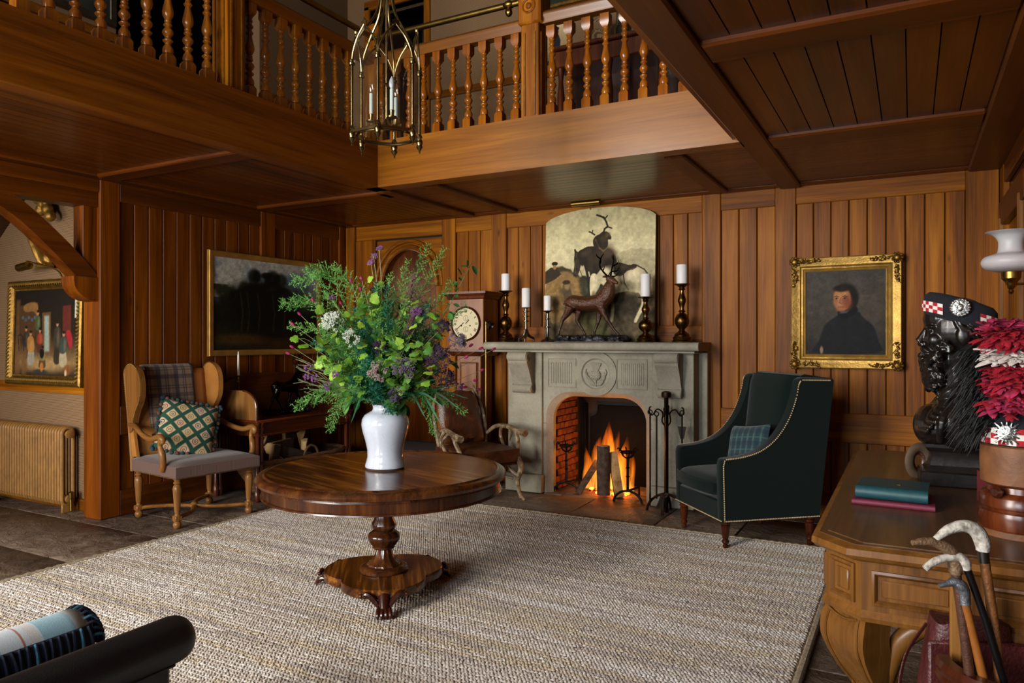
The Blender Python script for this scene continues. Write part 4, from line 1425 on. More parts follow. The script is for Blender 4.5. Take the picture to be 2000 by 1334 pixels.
# raked back frame, wings
rake = lambda z: -0.31 - 0.16 * max(0, (z - 0.45)) ** 1.0
for sd in (-1, 1):
    up = [(rake(z), z) for z in (0.10, 0.40, 0.7, 1.0, 1.16)]
    ru = MB().tube([(rake(z) - 0.0, sd * 0.345, z) for z in (0.38, 0.5, 0.8, 1.1, 1.17)], 0.022, 8)
    obj('back_upright', ru, 'oak', wc)
    wp = bez([(rake(0.68) + 0.0, 0.68), (rake(0.75) - 0.0, 0.80), (rake(1.0), 1.0), (rake(1.15) + 0.0, 1.16), (rake(1.2) + 0.05, 1.225), (rake(1.2) + 0.13, 1.245), (rake(1.1) + 0.215, 1.19), (rake(1.05) + 0.245, 1.08), (rake(0.95) + 0.215, 0.96), (rake(0.85) + 0.14, 0.87), (rake(0.8) + 0.09, 0.78), (rake(0.72) + 0.06, 0.70)], 5)
    MXZp = Matrix(((1, 0, 0, 0), (0, 0, 1, 0), (0, 1, 0, 0), (0, 0, 0, 1)))
    w_o = MB().prism(wp, sd * 0.345 - 0.018, sd * 0.345 + 0.018, MXZp)
    wo = obj('wing', w_o, 'oak' if sd < 0 else 'tan_leather', wc)
    if sd < 0:
        obj('wing_lining', MB().prism([(x * 0.985 - 0.005, z * 0.99 + 0.01) for x, z in wp], -0.326, -0.318, MXZp), 'tan_leather', wo)
    nl = MB()
    for k in range(6, len(wp) - 1):
        for f_ in (0.0, 0.5):
            x_ = wp[k][0] + (wp[k + 1][0] - wp[k][0]) * f_
            z_ = wp[k][1] + (wp[k + 1][1] - wp[k][1]) * f_
            nl.ell((x_ - 0.004, sd * 0.345 - 0.02, z_), 0.005, 5, 4)
    q = obj('wing_nails', nl, 'brass_dark', wo)
    q['kind'] = 'stuff'
    ar = bez([(rake(0.75), sd * 0.345, 0.755), (-0.24, sd * 0.36, 0.745), (-0.08, sd * 0.385, 0.695), (0.08, sd * 0.40, 0.675), (0.2, sd * 0.40, 0.70), (0.245, sd * 0.40, 0.69), (0.255, sd * 0.40, 0.665), (0.235, sd * 0.40, 0.655)], 5)
    obj('arm', MB().tube(ar, lerpl([0.022, 0.022, 0.021, 0.022, 0.026, 0.026, 0.018, 0.012], len(ar)), 10), 'oak_x', wc)
    sup = bez([(0.225, sd * 0.40, 0.69), (0.205, sd * 0.395, 0.63), (0.23, sd * 0.39, 0.57), (0.235, sd * 0.385, 0.50), (0.20, sd * 0.375, 0.44)], 5)
    obj('arm_support', MB().tube(sup, lerpl([0.02, 0.018, 0.025, 0.022, 0.026], len(sup)), 10), 'oak', wc)
    obj('arm_panel', MB().prism([(rake(0.5), 0.50), (rake(0.72), 0.72), (rake(0.72) + 0.07, 0.71), (rake(0.5) + 0.09, 0.50)], sd * 0.345 - 0.012, sd * 0.345 + 0.012, MXZp), 'tan_leather', wc)
rows = []
for i in range(15):
    z = 0.49 + 0.70 * i / 14
    rows.append([(rake(z) + 0.035 * math.cos(PI / 2 * w_) + 0.01, 0.325 * w_, z) for w_ in [-1 + 2 * j / 12 for j in range(13)]])
solid(obj('back_panel', MB().surf(rows), 'tan_leather', wc), 0.03)
# tartan throw over the back
rows = []
prof = [(rake(0.72) + 0.075, 0.72), (rake(0.85) + 0.072, 0.85), (rake(1.0) + 0.07, 1.0), (rake(1.12) + 0.066, 1.12), (rake(1.18) + 0.06, 1.19), (rake(1.19) + 0.035, 1.222), (rake(1.19) - 0.005, 1.228), (rake(1.19) - 0.035, 1.205), (rake(1.1) - 0.042, 1.1), (rake(0.9) - 0.045, 0.9), (rake(0.72) - 0.045, 0.72)]
tp = bez([(x, 0, z) for x, z in prof], 4)
for i, (x, _, z) in enumerate(tp):
    rows.append([(x + 0.005 * math.sin(9 * w_ + 0.25 * i), 0.205 * w_ * (1 + 0.06 * i / len(tp)) - 0.01, z) for w_ in [-1 + 2 * j / 16 for j in range(17)]])
th2 = obj('tartan_throw', MB().surf(rows), 'brown_tartan', None, (-5.19, 4.045, 0), math.radians(-8))
solid(th2, 0.012)
tag(th2, 'brown and grey tartan throw hung over the back of the wing armchair', 'throw')
# patterned cushion with pompom fringe
cu = thing('trellis_cushion', 'green trellis embroidered cushion with pompom fringe on the wing armchair', 'cushion', (-5.19, 4.045, 0), math.radians(-8))
M_ = T(-0.07, -0.02, 0.715) @ R(math.radians(-16), 'Z') @ R(math.radians(62), 'Y') @ R(PI / 2 + math.radians(-16), 'Z')
place(obj('cover', pillow(0.46, 0.46, 0.15), 'trellis_embroidery', cu), M_)
pm = [MB().ell((0, 0, 0), 0.017, 8, 6).mesh('pompom', c_) for c_ in ('pompom_teal', 'pompom_brown')]
for e in range(4):
    for k in range(13):
        u = -0.23 + 0.46 * k / 12
        p_ = [(u, 0.222, 0), (0.222, u, 0), (u, -0.222, 0), (-0.222, u, 0)][e]
        q = M_ @ Vector((p_[0] * 1.03 + rs.uniform(-0.006, 0.006), p_[1] * 1.03 + rs.uniform(-0.006, 0.006), rs.uniform(-0.008, 0.008)))
        link('pompom', pm[(k + e) % 2 if k % 3 else 0], cu, q)

# ================================================================ HALL BENCH TABLE on the left wall
ht = thing('hall_table', 'dark mahogany hall table with arched back board and clustered column legs', 'table', (-5.375, 5.25, 0), 0)
hx0, hx1, hy0, hy1 = -0.295, 0.30, -0.65, 0.62
obj('table_top', MB().box(hx0, hx1, hy0, hy1, 0.70, 0.725, 0.008), 'mahogany_y', ht)
obj('front_rail', MB().box(hx1 - 0.05, hx1 - 0.02, hy0 + 0.02, hy1 - 0.02, 0.58, 0.70, 0.005), 'mahogany_y', ht)
obj('rail_bead', MB().box(hx1 - 0.022, hx1 - 0.008, hy0 + 0.02, hy1 - 0.02, 0.58, 0.60, 0.005), 'mahogany_y', ht)
for yy in (hy0 + 0.035, hy1 - 0.035):
    obj('end_rail', MB().box(hx0 + 0.02, hx1 - 0.03, yy - 0.015, yy + 0.015, 0.58, 0.70, 0.005), 'mahogany', ht)
col = [(0.024, 0), (0.027, 0.01), (0.027, 0.09), (0.02, 0.10), (0.0195, 0.33), (0.025, 0.335), (0.025, 0.345), (0.0195, 0.35), (0.0195, 0.62), (0.026, 0.63), (0.026, 0.65), (0.02, 0.66), (0.02, 0.68), (0.028, 0.69), (0.028, 0.70)]
cm = MB().lathe(col, 14).mesh('column_leg', 'mahogany')
for yy, dy in ((hy0 + 0.03, 0.046), (hy1 - 0.03, -0.046)):
    for xx in (hx1 - 0.03, hx0 + 0.03):
        link('column_leg', cm, ht, (xx, yy, 0))
        link('column_leg', cm, ht, (xx + (-0.0 if xx > 0 else 0.0), yy + dy, 0))
bkp = [(hy0, 0.725), (hy0, 0.93)] + arc(hy0 + 0.65, 0.93, 0.63, PI, 0, 20, 0.19)[0:] + [(hy1, 0.93), (hy1, 0.725)]
obj('back_board', MB().prism(bkp, hx0, hx0 + 0.025, MYZ), 'mahogany_y', ht)
ep = [(hx0 + 0.025, 0.725), (hx0 + 0.025, 0.985), (hx1 - 0.20, 0.985)] + arc(hx1 - 0.20, 0.83, 0.17, PI / 2, 0, 10, 0.155)[1:] + [(hx1 - 0.03, 0.725)]
MXZp = Matrix(((1, 0, 0, 0), (0, 0, 1, 0), (0, 1, 0, 0), (0, 0, 0, 1)))
for yy in (hy0 + 0.02, hy1 - 0.04):
    o = obj('end_panel', MB().prism(ep, yy, yy + 0.022, MXZp), 'oak' if yy < 0 else 'mahogany', ht)
    obj('panel_bead', MB().tube([(x, yy - 0.001, z) for x, z in ep[2:]], 0.008, 6), 'mahogany', o)

# ================================================================ ANTLER CHAIR
ac = thing('antler_chair', 'rustic antler framed chair with worn brown leather cushions left of the fireplace', 'chair', (-3.43, 5.64, 0), math.radians(-26))


def antl(name, pts, rad, parent, tines=(), mat='antler_horn'):
    mb = MB()
    p = bez(pts, 6)
    mb.tube(p, lerpl(rad, len(p)), 9)
    for tp_, tr in tines:
        q = bez(tp_, 5)
        mb.tube(q, lerpl(tr, len(q)), 7)
    return obj(name, mb, mat, parent)


sc_ = MB()
rows = []
for i in range(13):
    u = -1 + i / 6
    rows.append([(0.0 + 0.27 * u, 0.275 * w_, 0.47 + 0.025 * ((1 - u ** 4) * (1 - w_ ** 4)) ** 0.5) for w_ in [-1 + j / 6 for j in range(13)]])
sc_.surf(rows)
sc_.box(-0.27, 0.27, -0.275, 0.275, 0.36, 0.471, 0.0)
obj('seat_cushion', sc_, 'worn_leather', ac)
Mb = T(-0.235, 0, 0.48) @ R(math.radians(-16), 'Y')
bk2 = MB()
for sg in (1, -1):
    rows = []
    for i in range(17):
        u = i / 16
        hw = 0.235 * (1 - 0.10 * u) * (1 - max(0, (u - 0.8) / 0.2) ** 2 * 0.22)
        rows.append([(sg * 0.06 * ((1 - (2 * u - 1) ** 6) * (1 - w_ ** 6)) ** 0.5 * (1 + 0.10 * math.sin(7 * w_ + 9 * u)), hw * w_, 0.50 * u + 0.008 * math.sin(6 * w_)) for w_ in [-1 + j / 8 for j in range(17)]])
    bk2.surf(rows)
place(obj('back_cushion', bk2, 'worn_leather', ac), Mb)
obj('seat_frame', MB().box(-0.26, 0.26, -0.265, 0.265, 0.325, 0.362, 0.01), 'mahogany_dark', ac)
for s_ in (-1, 1):
    antl('leg', [(0.24, s_ * 0.26, 0.42), (0.27, s_ * 0.29, 0.30), (0.225, s_ * 0.285, 0.18), (0.24, s_ * 0.30, 0.06), (0.28, s_ * 0.32, 0.008)], [0.024, 0.026, 0.022, 0.018, 0.012], ac, [([(0.235, s_ * 0.285, 0.22), (0.19, s_ * 0.25, 0.26), (0.14, s_ * 0.22, 0.335)], [0.016, 0.014, 0.012]), ([(0.24, s_ * 0.30, 0.06), (0.215, s_ * 0.32, 0.02), (0.20, s_ * 0.335, 0.005)], [0.014, 0.01, 0.006])])
    antl('leg', [(-0.24, s_ * 0.24, 0.42), (-0.25, s_ * 0.25, 0.28), (-0.28, s_ * 0.26, 0.12), (-0.34, s_ * 0.27, 0.008)], [0.022, 0.024, 0.02, 0.012], ac)
    antl('arm', [(-0.24, s_ * 0.26, 0.56), (-0.14, s_ * 0.29, 0.63), (0.0, s_ * 0.315, 0.645), (0.14, s_ * 0.33, 0.62), (0.27, s_ * 0.34, 0.60)], [0.016, 0.019, 0.022, 0.026, 0.032], ac, [([(0.12, s_ * 0.33, 0.62), (0.17, s_ * 0.325, 0.54), (0.22, s_ * 0.29, 0.42)], [0.02, 0.019, 0.02]), ([(-0.06, s_ * 0.305, 0.64), (-0.10, s_ * 0.32, 0.55), (-0.02, s_ * 0.31, 0.44), (0.05, s_ * 0.29, 0.37)], [0.016, 0.015, 0.014, 0.014]), ([(0.05, s_ * 0.32, 0.63), (0.02, s_ * 0.36, 0.58), (-0.02, s_ * 0.37, 0.50)], [0.015, 0.012, 0.005])])
    antl('back_antler', [(-0.25, s_ * 0.24, 0.42), (-0.28, s_ * 0.265, 0.62), (-0.34, s_ * 0.26, 0.80), (-0.385, s_ * 0.20, 0.98)], [0.022, 0.02, 0.018, 0.01], ac, [([(-0.38, s_ * 0.2, 0.96), (-0.375, s_ * 0.12, 0.99), (-0.385, s_ * 0.09, 1.03)], [0.01, 0.009, 0.003]), ([(-0.35, s_ * 0.25, 0.86), (-0.37, s_ * 0.19, 1.0), (-0.38, s_ * 0.17, 1.04)], [0.012, 0.009, 0.004])])
    antl('brace', [(0.20, s_ * 0.25, 0.20), (0.05, s_ * 0.1, 0.25), (-0.1, -s_ * 0.1, 0.25), (-0.25, -s_ * 0.24, 0.22)], [0.014, 0.013, 0.013, 0.014], ac)

plain('stud_brass', '#e0c294', 0.35, 0.4, 0.1, 9)
# ================================================================ GREEN ARMCHAIR
ga = thing('green_armchair', 'dark green wool armchair with sloping arms and brass nail trim right of the fireplace', 'armchair', (-1.10, 5.54, 0), math.radians(-138.7))
MXZp = Matrix(((1, 0, 0, 0), (0, 0, 1, 0), (0, 1, 0, 0), (0, 0, 0, 1)))
BL = 0.20
side = [(0.345, BL), (0.355, 0.585), (0.345, 0.622)] + bez([(0.33, 0.632), (0.20, 0.645), (0.06, 0.685), (-0.06, 0.77), (-0.155, 0.90), (-0.215, 1.05), (-0.235, 1.145), (-0.25, 1.172)], 5) + [(-0.27, 1.18), (-0.50, 1.175), (-0.515, 1.16), (-0.40, BL)]
for s_ in (-1, 1):
    yo = s_ * 0.365
    sd = MB()
    t0, t1 = sorted((yo, yo - s_ * 0.085))
    # rounded side: extrude with a softened edge
    N = len(side)
    cx_, cz_ = -0.08, 0.6
    lay = [(t0, 0.985), (t0 + 0.012, 1.0), (t1 - 0.012, 1.0), (t1, 0.985)]
    vs = [(cx_ + (x - cx_) * k, yy, cz_ + (z - cz_) * k) for yy, k in lay for x, z in side]
    sd.add(vs, [(k * N + i, k * N + (i + 1) % N, (k + 1) * N + (i + 1) % N, (k + 1) * N + i) for k in range(3) for i in range(N)] + [tuple(range(N)), tuple(3 * N + i for i in range(N - 1, -1, -1))])
    obj('arm_side', sd, 'green_wool', ga, ang=45)
    nm = MB()
    pts = [Vector((x, yo + s_ * 0.002, z)) for x, z in side[:-2]]
    nails = []
    ctr = Vector((cx_, yo, cz_))
    for a_, b_ in zip([Vector((-0.40, yo, BL))] + pts[:1] + pts, pts[:1] + pts[:1] + pts[1:]):
        d = (b_ - a_).length
        for k in range(max(1, int(d / 0.0125))):
            nails.append(a_ + (b_ - a_) * (k / max(1, int(d / 0.0125))))
    for p_ in nails:
        p_ = ctr + (p_ - ctr) * 0.972
        p_.y = yo + s_ * 0.002
        nm.ell(tuple(p_), 0.0055, 6, 4)
    o = obj('nail_trim', nm, 'stud_brass', ga)
    o['kind'] = 'stuff'
fr = MB()
for k in range(54):
    fr.ell((0.352, -0.355 + 0.71 * k / 53, BL + 0.012), 0.0048, 6, 4)
o = obj('front_nail_trim', fr, 'stud_brass', ga)
o['kind'] = 'stuff'
obj('front_rail', MB().box(0.24, 0.348, -0.30, 0.30, BL, 0.345, 0.012), 'green_wool', ga)
obj('base', MB().box(-0.40, 0.26, -0.30, 0.30, BL, 0.34, 0.01), 'green_wool', ga)
sc_ = MB()
for sg in (1, -1):
    rows = []
    for i in range(15):
        u = -1 + i / 7
        row = []
        for j in range(15):
            w_ = -1 + j / 7
            bow = 0.035 * (1 - w_ * w_) if u > 0 else 0
            z = 0.418 + sg * (0.035 + 0.052 * ((1 - u ** 4) * (1 - w_ ** 4)) ** 0.5)
            row.append((0.09 + 0.28 * u + bow * u, 0.278 * w_, z))
        rows.append(row)
    sc_.surf(rows)
rim_ = []
for sg in (1, -1):
    pass
rr0 = [(0.09 + 0.28 * u + 0.035 * (1 - w_ * w_) * max(0, u), 0.278 * w_) for u, w_ in [(-1, -1 + k / 7) for k in range(15)] + [(-1 + k / 7, 1) for k in range(15)] + [(1, 1 - k / 7) for k in range(15)] + [(1 - k / 7, -1) for k in range(15)]]
sc_.surf([[(x, y, 0.383) for x, y in rr0], [(x * 1.015, y * 1.01, 0.418) for x, y in rr0], [(x, y, 0.453) for x, y in rr0]])
obj('seat_cushion', sc_, 'green_wool', ga, ang=60)
pl_ = MB().tube([(x * 1.005, y * 1.005, 0.455) for x, y in rr0], 0.006, 6, True).tube([(x * 1.005, y * 1.005, 0.384) for x, y in rr0], 0.006, 6, True)
o = obj('piping', pl_, 'green_wool', ga)
o['kind'] = 'stuff'
rows = []
for i in range(15):
    z = 0.40 + 0.79 * i / 14
    xb = -0.17 - 0.12 * (z - 0.40)
    rows.append([(xb + 0.055 * ((1 - w_ ** 4) * (1 - (max(0, (z - 1.1)) / 0.1) ** 2)) ** 0.5 if z < 1.199 else xb - 0.02, 0.282 * w_, z) for w_ in [-1 + j / 7 for j in range(15)]])
bkm = MB().surf(rows)
bkm.prism([(-0.22, 0.30), (-0.30, 1.19), (-0.33, 1.20), (-0.50, 1.175), (-0.40, BL), (-0.22, BL)], -0.285, 0.285, MXZp)
obj('backrest', bkm, 'green_wool', ga, ang=45)
LG = [(0.014, 0.0), (0.018, 0.006), (0.02, 0.02), (0.014, 0.028), (0.022, 0.036), (0.027, 0.046), (0.022, 0.058), (0.016, 0.064), (0.022, 0.07), (0.026, 0.10), (0.03, 0.14), (0.032, 0.155), (0.024, 0.16), (0.034, 0.168), (0.034, 0.178), (0.028, 0.182), (0.036, 0.19), (0.036, 0.205)]
lm = MB().lathe(LG, 16).mesh('leg', 'mahogany')
for x, y in ((0.30, 0.315), (0.30, -0.315), (-0.35, 0.315), (-0.35, -0.315)):
    link('leg', lm, ga, (x, y, 0.016 if x > 0 and y > 0 else 0.0))
cu = thing('tartan_cushion', 'small blue-green tartan cushion on the green armchair', 'cushion', (-1.10, 5.54, 0), math.radians(-138.7))
M_ = T(0.0, 0.10, 0.655) @ R(math.radians(14), 'Z') @ R(math.radians(72), 'Y') @ R(PI / 2 + math.radians(8), 'Z')
plaid('green_tartan2', '#2c4046', [(0, 0.052, 0.3, 0.5, '#22353f', 0.75), (0, 0.052, 0.78, 0.2, '#4a6a64', 0.6), (1, 0.09, 0.3, 0.35, '#1b2c38', 0.5), (1, 0.09, 0.8, 0.12, '#4a6a64', 0.4)], coords=('x', 'y'))
place(obj('cover', pillow(0.36, 0.36, 0.13), 'green_tartan2', cu), M_)
pp = MB().tube([(M_ @ Vector((x, y, 0)))[:] for x, y in [(-0.18, 0.172 - 0.0), (-0.09, 0.168), (0, 0.167), (0.09, 0.168), (0.18, 0.172)]], 0.005, 6)
obj('gold_piping', pp, 'brass_old', cu)

# ================================================================ BLACK LEATHER CLUB CHAIR (near left) AND FRINGED THROW
cc = thing('leather_club_chair', 'black leather club chair with rolled arm in the near left corner', 'armchair', (-2.12, 0.85, 0), 0)
ra = MB()
pts = [(0.34, y, 0.645 + 0.03 * (1 if y > 0.2 else 1)) for y in (-0.75, -0.4, -0.1, 0.2, 0.40, 0.46)]
pts = [(0.345, y, 0.628) for y in (-0.75, -0.4, 0.0, 0.38)] + [(0.345, 0.46 + 0.055 * math.sin(PI / 2 * k / 8), 0.628) for k in range(9)]
ra.tube(pts, [0.062] * 4 + [0.003 + 0.06 * math.cos(PI / 2 * k / 8) ** 0.7 for k in range(9)], 32)
obj('rolled_arm', ra, 'black_leather', cc, ang=60)
obj('arm_panel', MB().box(0.285, 0.365, -0.75, 0.455, 0.10, 0.61, 0.02), 'black_leather', cc)
obj('arm_piping', MB().tube([(0.37, -0.75, 0.57), (0.37, 0.45, 0.57)], 0.007, 6), 'black_leather', cc)
obj('seat', MB().box(-0.25, 0.285, -0.6, 0.42, 0.14, 0.44, 0.05), 'black_leather', cc)
obj('base', MB().box(-0.36, 0.34, -0.75, 0.40, 0.06, 0.16, 0.01), 'black_leather', cc)
la = MB().tube([(-0.30, -0.75, 0.465), (-0.30, 0.50, 0.465), (-0.30, 0.60, 0.465)], [0.075, 0.075, 0.07], 20)
obj('low_arm', la, 'black_leather', cc, ang=60)
obj('arm_panel', MB().box(-0.36, -0.24, -0.75, 0.56, 0.10, 0.465, 0.02), 'black_leather', cc)
obj('backrest', MB().box(-0.37, 0.40, -0.98, -0.74, 0.10, 0.86, 0.05), 'black_leather', cc)
for x, y in ((-0.30, -0.9), (0.30, -0.9), (-0.30, 0.34), (0.30, 0.34)):
    obj('foot', MB().lathe([(0.02, 0.0), (0.028, 0.01), (0.03, 0.07)], 12), 'mahogany_dark', cc, (x, y, RZ - 0.004))
plaid('blue_throw', '#c3ccd4', [(0, 0.22, 0.2, 0.5, '#6aa8bc', 0.7), (0, 0.22, 0.75, 0.03, '#a0522c', 0.9), (0, 0.22, 0.9, 0.12, '#c8c2ba', 0.7)], coords=('y', 'z'))
plain('fringe_navy', '#141c2e', 0.95, 0, 0.4, 60)
plain('fringe_blue', '#35637a', 0.95, 0, 0.4, 60)
tw = thing('fringed_throw', 'blue and cream fringed wool throw over the low arm of the leather chair', 'throw', (-2.42, 0.85, 0.465), 0)
rows = []
for i in range(15):
    a_ = math.radians(190 - 175 * i / 14)
    rows.append([(0.092 * math.cos(a_), y, 0.092 * math.sin(a_)) for y in [-0.5 + 1.08 * j / 20 for j in range(21)]])
solid(obj('cloth', MB().surf(rows), 'blue_throw', tw), 0.008)
rows = []
for i in range(8):
    a_ = math.radians(36 - 40 * i / 7)
    rows.append([(0.099 * math.cos(a_), y, 0.099 * math.sin(a_)) for y in [-0.5 + 1.075 * j / 20 for j in range(21)]])
solid(obj('hem', MB().surf(rows), 'fringe_navy', tw), 0.006)
for k in range(44):
    y = -0.42 + 0.99 * k / 43
    w1_ = rs.uniform(-0.012, 0.012)
    pts = [(0.104 * math.cos(math.radians(34)), y, 0.104 * math.sin(math.radians(34))), (0.104 * math.cos(math.radians(12)), y + w1_ * 0.5, 0.104 * math.sin(math.radians(12))), (0.107, y + w1_, -0.03), (0.103, y + w1_ * 1.5, -0.10 - rs.uniform(0, 0.03))]
    obj('tassel', MB().tube(bez(pts, 3), 0.0052, 5), 'fringe_navy' if k % 6 else 'fringe_blue', tw)
for k in range(13):
    a_ = math.radians(165 - 150 * k / 12)
    pts = [(0.094 * math.cos(a_), 0.575, 0.094 * math.sin(a_)), (0.10 * math.cos(a_), 0.60, 0.098 * math.sin(a_)), (0.085 * math.cos(a_ - 0.1), 0.625, 0.07 * math.sin(a_) - 0.01), (0.07 * math.cos(a_ - 0.2), 0.625, 0.03 * math.sin(a_) - 0.05)]
    obj('tassel', MB().tube(bez(pts, 3), 0.005, 5), 'fringe_blue' if k % 3 == 0 else 'fringe_navy', tw)
# ================================================================ CANDLESTICKS AND CANDLES on the mantel
ZM = 1.421
CS = {
    'ball': [(0.066, 0.0), (0.068, 0.01), (0.058, 0.018), (0.06, 0.026), (0.062, 0.034), (0.052, 0.042), (0.05, 0.052), (0.044, 0.062), (0.03, 0.072), (0.018, 0.085), (0.02, 0.094), (0.034, 0.108), (0.046, 0.13), (0.049, 0.152), (0.046, 0.174), (0.032, 0.198), (0.018, 0.208), (0.016, 0.214), (0.026, 0.22), (0.016, 0.228), (0.014, 0.245), (0.02, 0.27), (0.028, 0.292), (0.027, 0.31), (0.018, 0.335), (0.014, 0.36), (0.016, 0.372), (0.024, 0.378), (0.016, 0.386), (0.024, 0.396), (0.036, 0.405), (0.05, 0.41), (0.052, 0.416), (0.03, 0.417)],
    'slim': [(0.05, 0.0), (0.052, 0.008), (0.044, 0.016), (0.03, 0.024), (0.016, 0.034), (0.011, 0.045), (0.01, 0.12), (0.022, 0.125), (0.022, 0.13), (0.01, 0.135), (0.01, 0.19), (0.02, 0.195), (0.02, 0.2), (0.01, 0.205), (0.01, 0.245), (0.016, 0.255), (0.034, 0.262), (0.036, 0.268), (0.02, 0.269)],
    'tripod': [(0.008, 0.0), (0.014, 0.01), (0.012, 0.04), (0.012, 0.11), (0.028, 0.114), (0.028, 0.12), (0.012, 0.124), (0.012, 0.158), (0.03, 0.162), (0.03, 0.168), (0.012, 0.172), (0.012, 0.205), (0.03, 0.21), (0.03, 0.216), (0.012, 0.22), (0.012, 0.24), (0.04, 0.246), (0.042, 0.25), (0.02, 0.251)],
}


def candlestick(kind, x, y, h, mat, label, cl, ch, cr):
    pr = CS[kind]
    z1 = pr[-1][1]
    base = 0.085 if kind == 'tripod' else 0.0
    k = (h - base) / z1
    kr = {'ball': 1.28, 'slim': 1.3, 'tripod': 1.12}[kind]
    pr = [(r * kr, z) for r, z in pr]
    t = thing('candlestick', label, 'candlestick', (x, y, ZM), 0.4)
    if kind == 'tripod':
        obj('stem', MB().lathe([(r, base + z * k) for r, z in pr], 20), mat, t)
        for q in range(3):
            a_ = 2 * PI * q / 3 + 0.5
            c_, s_ = math.cos(a_), math.sin(a_)
            obj('foot', MB().tube(bez([(0.006 * c_, 0.006 * s_, 0.12), (0.02 * c_, 0.02 * s_, 0.07), (0.055 * c_, 0.055 * s_, 0.045), (0.078 * c_, 0.078 * s_, 0.035), (0.082 * c_, 0.082 * s_, 0.0)], 5), lerpl([0.012, 0.016, 0.012, 0.01, 0.007], 21), 8), mat, t)
    else:
        obj('base', MB().lathe([(r, z * k) for r, z in pr[:10]], 28), mat, t)
        obj('stem', MB().lathe([(r, z * k) for r, z in pr[9:-4]], 28), mat, t)
        obj('drip_pan', MB().lathe([(r, z * k) for r, z in pr[-5:]], 28), mat, t)
    c = thing('pillar_candle', cl, 'candle', (x, y, ZM + h), 0.0)
    obj('wax', MB().lathe([(cr * 0.98, 0), (cr, 0.004), (cr, ch - 0.006), (cr * 0.9, ch), (cr * 0.3, ch - 0.003)], 24), 'white_wax', c)
    obj('wick', MB().tube([(0, 0, ch - 0.004), (0.002, 0, ch + 0.01)], 0.0012, 5), 'iron', c)


candlestick('ball', -3.476, 6.25, 0.50, 'brass_dark', 'tall brass ball-stem candlestick at the left end of the mantel', 'white pillar candle on the leftmost mantel candlestick', 0.165, 0.043)
candlestick('tripod', -3.253, 6.25, 0.332, 'pewter', 'pewter tripod candlestick with stacked rings on the mantel', 'white pillar candle on the pewter tripod candlestick', 0.185, 0.042)
candlestick('slim', -3.023, 6.25, 0.298, 'pewter', 'small slim pewter candlestick beside the mantel painting', 'short white candle on the slim pewter candlestick', 0.14, 0.036)
candlestick('ball', -2.052, 6.22, 0.40, 'brass_dark', 'shorter brass ball-stem candlestick right of the mantel stag', 'white pillar candle on the shorter brass candlestick', 0.20, 0.044)
candlestick('ball', -1.737, 6.25, 0.505, 'brass_dark', 'tall brass ball-stem candlestick at the right end of the mantel', 'white pillar candle on the rightmost mantel candlestick', 0.165, 0.046)

# ================================================================ BRONZE STAGS
m = NT('stag_bronze')
v = m.coord()
a = m.noise(v, 10, 4, 0.6)
sz = m.n('ShaderNodeSeparateXYZ', {0: m.n('ShaderNodeTexCoord').outputs['Object']}).outputs[2]
hr_ = m.ramp(sz, [(0.10, lin('#120a07')), (0.24, lin('#3c1a0c')), (0.42, lin('#4c2c18'))])
m.p(col=m.mix(hr_.outputs[0], lin('#7c4a22'), m.math('MULTIPLY', a, 0.3)), rough=0.3, metal=0.25, spec=0.6)
m.bump(m.math('ADD', m.noise(v, 34, 4, 0.6, 1.5), m.noise(m.coord((140, 140, 40)), 1.0, 3)), 0.7, 0.008)
plain('rock_bronze', '#2c2b2e', 0.4, 0.4, 0.5, 30, 0.9, 40)


